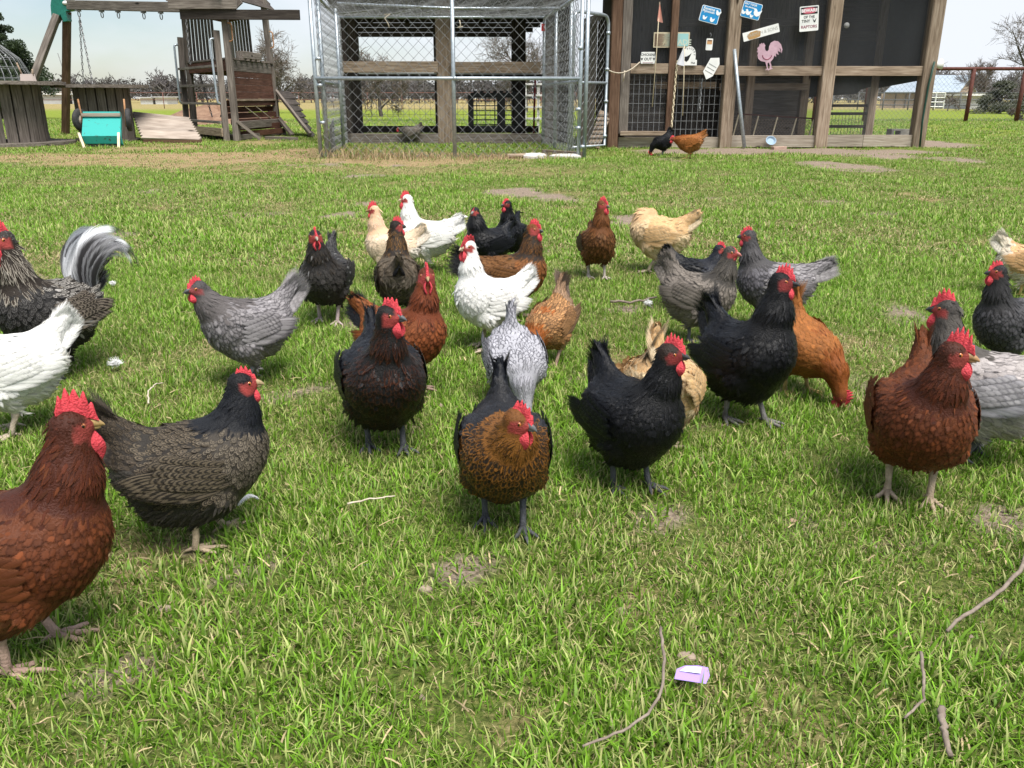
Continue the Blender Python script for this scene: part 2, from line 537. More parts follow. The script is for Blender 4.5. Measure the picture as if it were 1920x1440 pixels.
_z = [zone(.30, 2.0, 1250, 0, .75, 1.3, 1), zone(2.0, 3.6, 800, 0, .8, 1.35, 2), zone(3.6, 6.2, 300, 6, .8, 1.4, 3), zone(6.2, 10.5, 150, 6, .8, 1.5, 4), zone(10.5, 17, 34, 12, .7, 1.3, 5, 3), zone(17, 30, 14, 12, 1.0, 1.7, 6, 4)]
_P = np.concatenate([a[0] for a in _z]); _S = np.concatenate([a[1] for a in _z]); _R = np.concatenate([a[2] for a in _z]); _I = np.concatenate([a[3] for a in _z])
gme = bpy.data.meshes.new('grass')
gme.vertices.add(len(_P)); gme.vertices.foreach_set('co', _P.astype(np.float32).ravel())
for nm, data in (('sc', _S), ('rz', _R)):
    gme.attributes.new(nm, 'FLOAT', 'POINT').data.foreach_set('value', data.astype(np.float32))
gme.attributes.new('ix', 'INT', 'POINT').data.foreach_set('value', _I.astype(np.int32))
gme.materials.append(BLADE)
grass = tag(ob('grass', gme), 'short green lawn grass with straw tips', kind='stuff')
ng = bpy.data.node_groups.new('scatter_tufts', 'GeometryNodeTree')
ng.interface.new_socket('Geometry', in_out='INPUT', socket_type='NodeSocketGeometry')
ng.interface.new_socket('Geometry', in_out='OUTPUT', socket_type='NodeSocketGeometry')
gi, go = ng.nodes.new('NodeGroupInput'), ng.nodes.new('NodeGroupOutput')
ip = ng.nodes.new('GeometryNodeInstanceOnPoints'); ci = ng.nodes.new('GeometryNodeCollectionInfo')
ci.inputs['Collection'].default_value = tuft_col; ci.inputs['Separate Children'].default_value = True; ci.inputs['Reset Children'].default_value = True
def attr(nm, ty):
    n = ng.nodes.new('GeometryNodeInputNamedAttribute'); n.data_type = ty; n.inputs['Name'].default_value = nm
    return [o for o in n.outputs if o.enabled][0]
cx = ng.nodes.new('ShaderNodeCombineXYZ'); e2r = ng.nodes.new('FunctionNodeEulerToRotation')
ng.links.new(attr('rz', 'FLOAT'), cx.inputs[2]); ng.links.new(cx.outputs[0], e2r.inputs[0])
ng.links.new(gi.outputs[0], ip.inputs['Points']); ng.links.new(ci.outputs[0], ip.inputs['Instance'])
ip.inputs['Pick Instance'].default_value = True
ng.links.new(attr('ix', 'INT'), ip.inputs['Instance Index']); ng.links.new(e2r.outputs[0], ip.inputs['Rotation'])
ng.links.new(attr('sc', 'FLOAT'), ip.inputs['Scale'])
ng.links.new(ip.outputs[0], go.inputs[0])
_md = grass.modifiers.new('scatter', 'NODES'); _md.node_group = ng
# ---------------------------------------------------------------- timber, pipe and wire materials
W_GREY = wood('weathered_grey_timber', (.058, .048, .040), (.150, .128, .110), (.27, .238, .208))
W_TAN = wood('weathered_tan_timber', (.10, .070, .045), (.27, .205, .15), (.42, .345, .27))
W_BROWN = wood('brown_stained_timber', (.050, .028, .018), (.12, .070, .045), (.20, .13, .09))
W_DARK = wood('dark_old_timber', (.020, .016, .014), (.052, .042, .036), (.10, .085, .072))
W_PLY = wood('orange_plywood', (.18, .085, .04), (.32, .17, .085), (.42, .25, .14), scale=5)
W_RED = wood('reddish_stained_board', (.045, .020, .013), (.10, .045, .03), (.17, .085, .06))
W_DECK = wood('sun_bleached_decking', (.16, .125, .10), (.33, .275, .23), (.46, .40, .345))
W_BASE = wood('pale_base_board', (.16, .13, .10), (.32, .27, .22), (.45, .40, .34))
GALV = noisy('galvanised_pipe', (.26, .30, .33), (.44, .49, .53), 30, .42, (1, 1, 1), .05, .001, .5, .55)
WIRE = noisy('galvanised_wire', (.12, .125, .13), (.27, .28, .29), 20, .55, (1, 1, 1), 0, .001, .3, .2)
WIRE_D = flat('dull_wire', (.10, .105, .11), .6)
RUST = noisy('rusty_pipe', (.055, .018, .014), (.12, .038, .028), 14, .75, (1, 1, 1), .2, .003)
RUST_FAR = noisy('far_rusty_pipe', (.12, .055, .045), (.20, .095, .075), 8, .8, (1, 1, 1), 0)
TEAL = noisy('chipped_teal_paint', (.05, .07, .055), (.03, .33, .30), 11, .55, (1, 1, 1), .1, .002, .3, lo=.33, hi=.40)
GREENB = noisy('green_plastic_bracket', (.012, .11, .085), (.02, .17, .13), 12, .45)
BLACKP = noisy('black_plastic', (.012, .012, .013), (.03, .03, .032), 12, .5)
RUBBER = noisy('tyre_rubber', (.02, .02, .02), (.05, .05, .05), 20, .8)
CREAM = noisy('cream_paint', (.50, .42, .28), (.68, .60, .44), 10, .6)
WHITE = noisy('white_paint', (.62, .62, .60), (.80, .80, .78), 10, .55, bump=.05)
CONC = noisy('grey_concrete', (.28, .26, .23), (.46, .43, .38), 40, .9, bump=.4)
STONE = noisy('pale_stone', (.40, .38, .34), (.62, .60, .56), 18, .85, bump=.5, bdist=.01)
CHAINM = noisy('steel_chain', (.10, .10, .10), (.25, .25, .25), 40, .5, metal=.5, bump=0)
ROPE = noisy('pale_rope', (.38, .32, .24), (.58, .52, .42), 60, .9)

def screen_mat(name, c, alpha):
    """woven insect screen: dark threads, open in between"""
    m, nt, b = new_mat(name)
    L = nt.links.new
    b.inputs['Base Color'].default_value = (*c, 1); b.inputs['Roughness'].default_value = .7; b.inputs['Specular IOR Level'].default_value = .2
    tr = N(nt, 'ShaderNodeBsdfTransparent')
    tc = N(nt, 'ShaderNodeTexCoord')
    nz = N(nt, 'ShaderNodeTexNoise'); nz.inputs['Scale'].default_value = 2.2; nz.inputs['Detail'].default_value = 3
    mp = N(nt, 'ShaderNodeMapping'); mp.inputs['Scale'].default_value = (1, 1, .35)
    L(tc.outputs['Object'], mp.inputs[0]); L(mp.outputs[0], nz.inputs['Vector'])
    mr = N(nt, 'ShaderNodeMapRange'); mr.inputs['To Min'].default_value = alpha - .16; mr.inputs['To Max'].default_value = alpha + .16
    L(nz.outputs['Fac'], mr.inputs['Value'])
    mx = N(nt, 'ShaderNodeMixShader')
    L(mr.outputs[0], mx.inputs[0]); L(tr.outputs[0], mx.inputs[1]); L(b.outputs[0], mx.inputs[2])
    L(mx.outputs[0], nt.nodes['Material Output'].inputs['Surface'])
    return m
SCREEN = screen_mat('dark_insect_screen', (.050, .053, .058), .46)
SCREEN_T = screen_mat('thin_insect_screen', (.035, .037, .041), .36)

def pipe(name, pts, r, mat, parent, n=8):
    return MB().tube(pts, r, n).build(name, mat, parent, True)

def fillet(pts, r, k=5):
    """polyline with rounded corners"""
    P = [Vector(p) for p in pts]; out = [P[0]]
    for a, b, c in zip(P[:-2], P[1:-1], P[2:]):
        u, v = (a-b).normalized(), (c-b).normalized()
        for i in range(k+1):
            t = i/k
            p = b + u*r*(1-t)**2 + v*r*t**2
            out.append(p)
    return out + [P[-1]]

def chain_link(name, o, ux, uz, wid, hei, pitch, r, mat, parent, sag=0.0):
    """woven diamond mesh: zigzag wires, each one a bent wire of its own, in the plane o + ux*a + uz*b"""
    o, ux, uz = Vector(o), Vector(ux).normalized(), Vector(uz).normalized()
    nrm = ux.cross(uz)
    mb = MB()
    ncol = int(wid/pitch*2); half = pitch/2
    nrow = int(hei/half)
    for c in range(ncol):
        pts = []
        for k in range(nrow + 1):
            a = c*half + (half if (k + c) % 2 else 0.0); b = k*half
            if a > wid: a = wid
            s = sag*math.sin(math.pi*min(1, b/hei))*math.sin(math.pi*min(1, a/wid))
            pts.append(o + ux*a + uz*b + nrm*(r*.8*(1 if k % 2 else -1)) - Vector((0, 0, s)))
        mb.tube(pts, r, 3, False)
    return mb.build(name, mat, parent)

def grid_wire(name, o, ux, uz, wid, hei, du, dv, r, mat, parent):
    o, ux, uz = Vector(o), Vector(ux).normalized(), Vector(uz).normalized()
    mb = MB()
    for i in range(int(wid/du) + 1):
        mb.tube([o + ux*i*du, o + ux*i*du + uz*hei], r, 3, False)
    for j in range(int(hei/dv) + 1):
        mb.tube([o + uz*j*dv, o + uz*j*dv + ux*wid], r, 3, False)
    return mb.build(name, mat, parent)

def panel(name, pts, mat, parent, thick=0.0):
    """flat sheet through 3-4 points (thin solid when thick)"""
    P = [Vector(p) for p in pts]
    if thick:
        n = (P[1]-P[0]).cross(P[2]-P[0]).normalized()*thick
        k = len(P)
        return MB().add(P + [p + n for p in P], [tuple(range(k)), tuple(range(2*k-1, k-1, -1))] + [((i+1) % k, i, k+i, k+(i+1) % k) for i in range(k)]).build(name, mat, parent)
    return MB().add(P, [tuple(range(len(P)))]).build(name, mat, parent)

def zat(py, Y): return W(960, py, Y).z
def xat(px, Y, z=0.0):
    """world x of picture column px at distance Y and height z"""
    return (px - 960)/FPX*(Y*_cp + (H_CAM - z)*_sp)

# ---------------------------------------------------------------- screened coop
YC = 12.7
coop = thing('screened_coop', 'large weathered timber chicken coop with dark screen panels hung with signs', 'coop', (0, 0, 0))
CB = 1.75                                                      # depth
zr = zat(132, YC); TOPZ = 2.75
cx_ = [xat(1157, YC), xat(1262, YC), xat(1367, YC), xat(1549, YC, .9), xat(1735, YC, .9)]
post_px = [1152, 1367, 1549, 1735]
for px_, w_, m_ in ((1152, .15, W_BROWN), (1367, .175, W_TAN), (1549, .18, W_TAN), (1735, .18, W_TAN)):
    x = xat(px_, YC, .9)
    beam('post', (x, YC, -.05), (x, YC, TOPZ), w_, w_, m_, coop, (0, 1, 0))
X0, X2, X3, X4 = [xat(p, YC, .9) for p in post_px]
XD = xat(1257, YC, .9)
def rail(name, xa, xb, py0, py1, y=YC, mat=W_TAN, d=.045, par=None):
    za, zb = zat(py1, y), zat(py0, y)
    return beam(name, (xa, y, (za+zb)/2), (xb, y, (za+zb)/2), d, zb - za, mat, coop if par is None else par, warp=.002)
rail('rail', X2 + .09, X3 - .09, 124, 142, YC - .03)
rail('rail', X3 + .09, X4 - .09, 124, 142, YC - .03)
rail('rail', XD + .075, X2 - .09, 123, 140, YC - .03)
rail('base_board', X2 + .09, X3 - .09, 254, 276, YC - .02, W_BASE)
rail('base_board', X3 + .09, X3 + .62, 253, 275, YC - .02, W_BASE)
rail('base_board', X3 + .625, X4 - .09, 253, 275, YC - .022, W_BASE)
rail('base_board', X0 + .09, X2 - .09, 257, 281, YC + .02, W_BASE)
beam('top_plate', (X0 - .2, YC, TOPZ + .08), (X4 + .2, YC, TOPZ + .08), .16, .16, W_TAN, coop)
# screen door between the first posts
door = beam('door', (X0 + .145, YC - .05, zat(250, YC)), (X0 + .145, YC - .05, TOPZ - .3), .13, .05, W_GREY, coop, (0, 1, 0))
beam('door_stile', (XD, YC - .06, zat(251, YC)), (XD, YC - .06, TOPZ - .3), .10, .06, W_BROWN, coop, (0, 1, 0))
rail('door_rail', X0 + .215, XD - .055, 119, 138, YC - .055, W_TAN)
rail('door_rail', X0 + .10, XD + .02, 246, 254, YC - .075, W_TAN, .09)
for pz in (40, 110, 190):
    hg = MB().box((X0 + .075, YC - .085, zat(pz, YC)), .03, .02, .12).build('hinge', W_DARK, door); hg.matrix_parent_inverse = door.matrix_local.inverted()
# screens
def scr(xa, xb, pa, pb, mat=SCREEN, y=YC + .02):
    return panel('screen', [(xa, y, zat(pb, YC)), (xb, y, zat(pb, YC)), (xb, y, zat(pa, YC) if pa else TOPZ), (xa, y, zat(pa, YC) if pa else TOPZ)], mat, coop)
scr(X0 + .05, XD, 0, 120); scr(XD, X2, 0, 124); scr(X2, X3, 0, 126); scr(X3, X4, 0, 126)
scr(X0 + .1, XD, 136, 250, SCREEN_T); scr(X2, X3, 141, 256, SCREEN_T)
scr(X3, X4, 141, 255, screen_mat('clear_insect_screen', (.16, .165, .17), .16))
grid_wire('welded_mesh', (XD + .04, YC + .05, zat(258, YC)), (1, 0, 0), (0, 0, 1), X2 - XD - .1, zat(141, YC) - zat(258, YC), .078, .115, .0038, WIRE, coop)
grid_wire('welded_mesh', (X0 + .2, YC - .03, zat(247, YC)), (1, 0, 0), (0, 0, 1), XD - X0 - .26, zat(139, YC) - zat(247, YC), .078, .13, .0032, WIRE, coop)
# roof, back, sides, inner framing
panel('roof', [(X0 - .35, YC - .45, 3.05), (X4 + .35, YC - .45, 3.05), (X4 + .35, YC + CB + .3, 2.75), (X0 - .35, YC + CB + .3, 2.75)], W_DARK, coop, .06)
YB = YC + CB
nb = 13
for i in range(nb):
    xa = X0 + (X3 + .12 - X0)*i/nb; xb = X0 + (X3 + .12 - X0)*(i+1)/nb
    beam('back_board', ((xa+xb)/2, YB + .014*(i % 2), 0), ((xa+xb)/2, YB + .014*(i % 2), TOPZ), (xb-xa) + .02, .03, W_GREY, coop, (0, 1, 0))
for i in range(12):
    ya = YC + .1 + (CB - .15)*i/12; yb = YC + .1 + (CB - .15)*(i+1)/12
    beam('side_board', (X0 - .02, (ya+yb)/2, 0), (X0 - .02, (ya+yb)/2, TOPZ), .03, (yb-ya) - .008, W_DARK, coop, (0, 1, 0))
for i in range(6):                                             # boards over the open bay, above its window
    z = TOPZ - .1 - i*.21
    beam('back_board', (X3 + .13, YB, z), (X4, YB, z), .03, .215, W_DARK, coop)
def sidez(py, y): return zat(py, y)
panel('side_tarp', [(X4 + .03, YC + .1, zat(149, YC + .1)), (X4 + .03, YB, zat(166, YB)), (X4 + .03, YB, TOPZ), (X4 + .03, YC + .1, TOPZ)], BLACKP, coop, .01)
panel('back_tarp', [(X3 + .1, YB - .06, zat(184, YB)), (xat(1606, YB, .9), YB - .06, zat(176, YB)), (xat(1612, YB, .9), YB - .06, zat(168, YB)), (X4, YB - .06, zat(160, YB)), (X4, YB - .06, TOPZ - 1.2), (X3 + .1, YB - .06, TOPZ - 1.2)], BLACKP, coop, .01)
for px_, yy in ((1405, YC + .7), (1508, YC + .9)):
    x = xat(px_, yy, .8)
    beam('inner_post', (x, yy, 0), (x, yy, TOPZ), .12, .12, W_TAN, coop, (0, 1, 0))
beam('inner_rail', (X2 + .05, YC + .8, zat(163, YC + .8)), (xat(1515, YC + .8, .9), YC + .8, zat(163, YC + .8)), .05, .10, W_TAN, coop)
beam('inner_rail', (X2 - .8, YC + .8, zat(42, YC + .8)), (xat(1500, YC + .8, 1.6), YC + .8, zat(42, YC + .8)), .05, .12, W_GREY, coop)
beam('inner_rail', (XD - .1, YC + .8, zat(160, YC + .8)), (X2, YC + .8, zat(160, YC + .8)), .05, .10, W_TAN, coop)
for py_ in (198, 213, 237):
    z = zat(py_, YB)
    beam('back_rail', (xat(1552, YB, .6), YB - .03, z), (X4, YB - .03, z), .04, .045, W_DARK, coop)
beam('back_post', (X4 - .03, YB - .02, 0), (X4 - .03, YB - .02, TOPZ), .13, .13, W_TAN, coop, (0, 1, 0))
grid_wire('welded_mesh', (xat(1562, YB, .4), YB + .03, zat(252, YB)), (1, 0, 0), (0, 0, 1), X4 - xat(1562, YB, .6), zat(212, YB) - zat(252, YB), .055, .6, .004, WIRE_D, coop)
# partition wall of rough board inside, seen through the lower screens
panel('partition', [(X2 + .25, YC + 1.4, .05), (xat(1500, YC + 1.5, .6), YC + 1.4, .05), (xat(1500, YC + 1.5, .6), YC + 1.5, 1.25), (X2 + .25, YC + 1.5, 1.25)], W_GREY, coop, .03)
panel('door_back', [(X0 + .3, YC + 1.0, .05), (XD + .1, YC + 1.0, .05), (XD + .1, YC + 1.0, 1.2), (X0 + .3, YC + 1.0, 1.2)], W_GREY, coop, .03)
panel('litter_floor', [(X0, YC + .05, .06), (X4, YC + .05, .06), (X4, YB, .05), (X0, YB, .05)], noisy('coop_litter', (.03, .025, .02), (.09, .075, .06), 14, .9, bump=.5), coop)
# open doorway left of the coop door: plywood offcut, dark lean-to boards
panel('plywood_panel', [(xat(1140, YC + .1, .6), YC + .1, zat(170, YC)), (X0 - .05, YC + .1, zat(170, YC)), (X0 - .05, YC + .1, zat(62, YC)), (xat(1140, YC + .1, .6), YC + .1, zat(62, YC))], W_PLY, coop, .015)
for i in range(4):
    xx = xat(1094, YC + .5, .8) + i*.125
    beam('lean_to_board', (xx, YC + .5 + .01*i, 0), (xx, YC + .5 + .01*i, zat(32 - 3*i, YC)), .118, .025, W_DARK if i > 1 else W_GREY, coop, (0, 1, 0))
beam('lean_to_rail', (xat(1090, YC + .3, 1.5), YC + .3, zat(40, YC)), (xat(1128, YC + .3, 1.6), YC + .3, zat(26, YC)), .04, .09, W_GREY, coop)
panel('lean_to_roof', [(xat(1080, YC + .2, 2), YC - .2, 2.0), (X0, YC - .2, 2.15), (X0, YB, 2.3), (xat(1080, YB, 2), YB, 2.15)], W_DARK, coop, .04)

# things on and in the coop
ramp_t = thing('chicken_ladder', 'small cleated wooden ramp leaning at the dark coop doorway', 'ramp', (xat(1124, YC - .25), YC - .25, 0))
beam('plank', (-.09, -.05, .03), (.10, .25, .50), .17, .02, W_TAN, ramp_t, (0, -.8, .6))
for i in range(7):
    t = .1 + i*.13
    beam('cleat', (-.09 + .19*t - .09, -.05 + .3*t - .015, .05 + .47*t), (-.09 + .19*t + .09, -.05 + .3*t - .015, .05 + .47*t), .025, .025, W_DECK, ramp_t)
tray = thing('wire_tray', 'low slatted frame of white sticks and diagonal mesh behind coop screen', 'cage', (xat(1445, YC + .25), YC + .28, 0))
for i, t in enumerate((0, .27, .53, .79, 1.03)):
    beam('stick', (-.58 + t*1.1, 0, .10), (-.50 + t*1.1, .05, .46 - .05*t), .02, .022, CREAM, tray, (0, 1, 0))
beam('top_bar', (-.52, .05, .47), (.66, .05, .40), .025, .02, RUST, tray)
chain_link('mesh', (-.55, .03, .10), (1, 0, -.05), (0.06, .05, 1), 1.12, .33, .05, .0035, W_TAN, tray)
cb_ = thing('concrete_block', 'grey hollow concrete block lying on the coop floor at the corner', 'block', (xat(1690, YC + .45), YC + .45, .06))
_bx = MB()
for xx in (-.20, -.065, .20): _bx.box((xx, 0, .095), .035, .19, .19)
_bx.box((.07, 0, .095), .25, .186, .188)
for zz in (.012, .178): _bx.box((0, .001, zz), .43, .186, .022)
_bx.build('block_shell', CONC, cb_)
pole = tag(MB().tube([(0, 0, .02), (.0, .12, .7), (.0, .2, 1.36)], .026, 10).build('metal_pole', GALV, None, True), 'long bare metal pole leaning against the coop post', 'pole')
pole.location = (xat(1396, YC - .28), YC - .28, 0); pole.rotation_euler = (0, math.radians(-9), 0)
# blue dish and brick at the foot
dish = MB()
for a0, a1, r0, r1 in ((0, .0, .001, .075), (0, .05, .075, .115), (.05, .05, .115, .105), (.05, .008, .105, .07), (.008, .008, .07, .001)):
    k = 20
    dish.add([(math.cos(2*math.pi*i/k)*r*1.15, math.sin(2*math.pi*i/k)*r, z) for z, r in ((a0, r0), (a1, r1)) for i in range(k)], [(i, (i+1) % k, k+(i+1) % k, k+i) for i in range(k)])
d_ = tag(dish.build('blue_dish', flat('blue_plastic', (.26, .36, .46), .5), None, True), 'pale blue plastic dish tipped against the coop base board', 'dish')
d_.location = (xat(1444, YC - .12), YC - .10, .10); d_.rotation_euler = (math.radians(62), 0, .1); d_.scale = (.6, .6, .5)
br = tag(beam('brick', (0, 0, .03), (.2, .06, .035), .09, .06, noisy('pinkish_brick', (.30, .20, .15), (.45, .33, .27), 25, .9)), 'pinkish brick lying on the dirt below the blue dish', 'brick')
br.location = (xat(1448, YC - .3), YC - .30, 0)
hose = tag(MB().tube([Vector((xat(1714, YC, 0), YC - .17, .02)), Vector((xat(1722, YC, .4), YC - .13, .4)), Vector((xat(1732, YC, .8), YC - .12, .85)), Vector((xat(1743, YC, 1.1), YC - .12, 1.18))], .014, 6).build('hose', flat('dark_green_hose', (.012, .05, .035), .5), None, True), 'dark green hose hanging down the coop corner post', 'hose')
lamp_f = tag(MB().tube([(0, 0, 0), (.05, 0, .02), (.14, 0, .03)], [.02, .035, .075], 12).build('lamp_cone', WHITE, None, True), 'small white cone fitting on the outer side of the coop corner post', 'fitting')
lamp_f.location = (xat(1747, YC, 1.1) , YC + .02, zat(124, YC))
wh = tag(MB().tube([(0, 0, 0), (0, .03, 0)], [.04, .03], 12).build('bulb', WHITE, None, True), 'small round white bulb behind the upper coop screen', 'bulb')
wh.location = (xat(1586, YC + .06, 1.6), YC + .05, zat(47, YC))
# rope and chain on the door
def catenary(a, b, sag, n=10):
    a, b = Vector(a), Vector(b)
    return [a.lerp(b, i/n) - Vector((0, 0, sag*4*(i/n)*(1-i/n))) for i in range(n+1)]
rope = MB().tube(catenary((xat(1134, YC - .35, .9), YC - .35, zat(128, YC - .3)), (xat(1198, YC - .1, .9), YC - .09, zat(117, YC)), .10), .009, 6)
rope.tube([(xat(1170, YC - .2, .8), YC - .2, zat(133, YC)), (xat(1168, YC - .2, .8), YC - .2, zat(153, YC))], .010, 6)
tag(rope.build('rope', ROPE, None, True), 'pale rope slung from the open wire gate to the coop door', 'rope')
def chain(name, a, b, r, mat, parent, link=.045):
    a, b = Vector(a), Vector(b); n = max(2, int((b-a).length/link)); mb = MB()
    d = (b-a).normalized(); s1 = d.orthogonal().normalized(); s2 = d.cross(s1)
    for i in range(n):
        c = a.lerp(b, (i+.5)/n); s = s1 if i % 2 else s2
        mb.tube([c + d*(link*.62*math.sin(t)) + s*(link*.26*math.cos(t)) for t in [2*math.pi*k/8 for k in range(9)]], r, 3, False)
    return mb.build(name, mat, parent)
tag(chain('chain', (xat(1315, YC, .9), YC - .03, zat(148, YC)), (xat(1311, YC, .6), YC - .03, zat(208, YC)), .007, WIRE, None), 'short pale chain hanging on the welded mesh under the white house plaque', 'chain')
tag(chain('chain', (xat(1265, YC, 1), YC - .12, zat(115, YC)), (xat(1256, YC, .3), YC - .13, zat(238, YC)), .007, CREAM, None), 'long pale chain hanging down the brown coop door stile', 'chain')

# ---------------------------------------------------------------- signs on the coop front
INK = flat('black_ink', (.012, .012, .014), .5); SIGNW = noisy('weathered_white_sign', (.66, .67, .66), (.82, .82, .80), 8, .5, bump=.02)
SIGNB = noisy('blue_sign_face', (.012, .22, .52), (.02, .28, .60), 6, .4, bump=.02); SIGNT = flat('sign_white_print', (.80, .84, .86), .5)
PINKM = noisy('dusty_pink_metal', (.42, .27, .33), (.56, .38, .45), 16, .5, bump=.1); SIGNR = flat('faded_red_print', (.55, .12, .17), .5)
MAROON = flat('maroon_print', (.25, .06, .10), .5)
def text_mesh(s, size, mat, parent, x, z, y, rot=0.0, bold=.0, name='lettering', sx=1.0):
    cu = bpy.data.curves.new('t', 'FONT'); cu.body = s; cu.size = size; cu.align_x = 'CENTER'; cu.align_y = 'CENTER'; cu.offset = bold; cu.resolution_u = 3
    to = bpy.data.objects.new('t', cu)
    me = bpy.data.meshes.new_from_object(to)
    bpy.data.objects.remove(to)
    o = ob(name, me, mat, parent)
    o.matrix_local = Matrix.Translation((x, y, z)) @ Matrix.Rotation(rot, 4, 'Y') @ Matrix.Rotation(math.radians(90), 4, 'X') @ Matrix.Diagonal((sx, 1, 1, 1))
    return o
def rrect(w, h, r, k=4):
    out = []
    for cx, cz, a0 in ((w/2-r, h/2-r, 0), (-w/2+r, h/2-r, 90), (-w/2+r, -h/2+r, 180), (w/2-r, -h/2+r, 270)):
        out += [(cx + r*math.cos(math.radians(a0 + 90*i/k)), cz + r*math.sin(math.radians(a0 + 90*i/k))) for i in range(k+1)]
    return out
MPP = 1/ (FPX/(YC*_cp))                                         # metres per pixel at the coop front
def sign(name, label, px, py, rot, off=.10, cat='sign'):
    t = thing(name, label, cat)
    t.location = (xat(px, YC - off, zat(py, YC)), YC - off, zat(py, YC)); t.rotation_euler = (0, math.radians(rot), 0)
    return t
CHICK = [(-.5, .0), (-.35, -.3), (-.05, -.42), (.25, -.3), (.42, .05), (.5, .42), (.25, .25), (.0, .12), (-.15, .35), (-.3, .48), (-.45, .4), (-.58, .3), (-.45, .22)]
def sil(outline, s, mat, parent, x, z, y, flip=1, name='hen_print'):
    o = MB().prism([(a*s*flip, b*s) for a, b in (outline if flip > 0 else outline[::-1])], .002).build(name, mat, parent); o.location = (x, y, z); return o
w_, h_ = 35*MPP, 27*MPP
for px_, py_, rt, lab, lines, birds in (
        (1331, 29, 13, 'blue sign with white print of one hen at top right and two chicks', (('Rename', .05), ('Plymouth', .045)), ((-.06, -.052, .062), (.05, -.058, .068), (.11, .045, .075))),
        (1409, 21, 13, 'blue sign with white print of four birds in a row', (('EAT YOUR', .036), ('the chickens', .03)), ((-.10, -.045, .062), (-.035, -.035, .085), (.02, -.07, .05), (.09, -.015, .11)))):
    t = sign('blue_sign', lab, px_, py_, rt)
    MB().prism(rrect(w_, h_, .02), .006).build('plate', SIGNT, t)
    o = MB().prism(rrect(w_ - .016, h_ - .016, .015), .004).build('face', SIGNB, t); o.location = (0, -.0035, 0)
    for i, (s, sz) in enumerate(lines): text_mesh(s, sz, SIGNT, t, -.03, .07 - .036*i, -.0085, 0, .001)
    for bx_, bz_, bs_ in birds: sil(CHICK, bs_, SIGNT, t, bx_, bz_, -.0080)
t = sign('warning_sign', 'white warning sign reading BEWARE OF THE TINY RAPTORS', 1517, 36, -5)
sw, sh = 34*MPP, 42*MPP
MB().prism(rrect(sw, sh, .012), .006).build('plate', SIGNW, t)
o = MB().prism(rrect(sw - .03, sh*.28, .004), .002).build('black_band', INK, t); o.location = (0, -.0045, sh*.315)
k = 24; o = MB().prism([((sw/2 - .022)*math.cos(2*math.pi*i/k), sh*.12*math.sin(2*math.pi*i/k)) for i in range(k)], .002).build('red_oval', SIGNR, t); o.location = (0, -.0062, sh*.315)
text_mesh('BEWARE', .058, SIGNT, t, 0, sh*.315, -.0085, 0, .0015)
text_mesh('OF THE', .045, INK, t, 0, sh*.06, -.0045, 0, .001); text_mesh('TINY', .052, INK, t, -.045, -sh*.10, -.0045, 0, .001)
text_mesh('RAPTORS', .052, MAROON, t, 0, -sh*.33, -.0045, 0, .0012)
sil([(-.5, .5), (-.05, -.15), (.5, .5), (.15, -.5), (-.15, -.5)], .055, INK, t, .075, -sh*.08, -.0045, 1, 'claw_print')
t = sign('long_sign', 'long narrow white sign with rusty stain and faded lettering', 1427, 62, -15)
lw, lh = 66*MPP, 15*MPP
MB().prism(rrect(lw, lh, .008), .006).build('plate', SIGNW, t)
text_mesh('FARMTH & SONS', .062, flat('faded_grey_print', (.36, .36, .34), .6), t, .02, 0, -.0045, 0, .0, sx=.92)
o = MB().prism([(-.18, -.05), (-.10, -.055), (-.02, -.045), (0, .02), (-.06, .045), (-.15, .04), (-.20, 0)], .001).build('rust_stain', flat('rust_stain', (.42, .25, .10), .7), t); o.location = (0, -.0038, 0)
# metal rooster silhouette
t = sign('rooster_plaque', 'dusty pink cut metal rooster hanging below the long white sign', 1441, 98, 0)
RO = [(-.42, .22), (-.50, .14), (-.46, .08), (-.50, .0), (-.44, -.05), (-.43, .02), (-.46, -.12), (-.42, -.26), (-.30, -.36), (-.10, -.40), (-.05, -.52), (.0, -.66), (-.08, -.74), (.02, -.70), (.06, -.76), (.08, -.69), (.02, -.62), (.0, -.45), (.05, -.42), (.12, -.55), (.10, -.68), (.04, -.74), (.14, -.70), (.26, -.66), (.18, -.62), (.17, -.52), (.12, -.40), (.22, -.28), (.26, -.14), (.34, -.20), (.32, -.05), (.44, -.12), (.38, .05), (.52, -.02), (.44, .16), (.34, .24), (.50, .12), (.56, -.06), (.58, .10), (.50, .30), (.36, .42), (.20, .44), (.06, .36), (.0, .22), (.0, .08), (-.06, .02), (-.14, .06), (-.18, .18), (-.16, .26), (-.20, .30), (-.24, .36), (-.28, .31), (-.33, .36), (-.36, .30), (-.41, .32)]
rs = 43*MPP
MB().prism([(a*rs, b*rs) for a, b in RO], .006).build('silhouette', PINKM, t)
o = MB().tube([(.20*rs*math.cos(a), 0, .20*rs*math.sin(a)) for a in np.linspace(math.radians(190), math.radians(350), 12)], .006, 4).build('wing_groove', MAROON, t); o.location = (-.05*rs, -.004, -.1*rs)
t = sign('small_tag', 'small white upright tag with orange print on a hook', 1330, 84, 2)
MB().prism(rrect(12*MPP, 20*MPP, .014), .006).build('plate', SIGNW, t)
o = MB().prism(rrect(.07, .055, .006), .002).build('orange_print', flat('orange_print', (.55, .30, .14), .6), t); o.location = (0, -.0045, .03)
MB().box((0, -.0065, .048), .058, .002, .010).build('print_line', INK, t)
MB().tube([(.0, 0, .085), (.015, 0, .12), (.0, 0, .15), (-.012, 0, .13)], .004, 5).build('hook', WIRE, t, True)
t = sign('house_plaque', 'tilted white house-shaped plaque in front of the coop rail', 1334, 127, 28, .12)
pw = 20*MPP
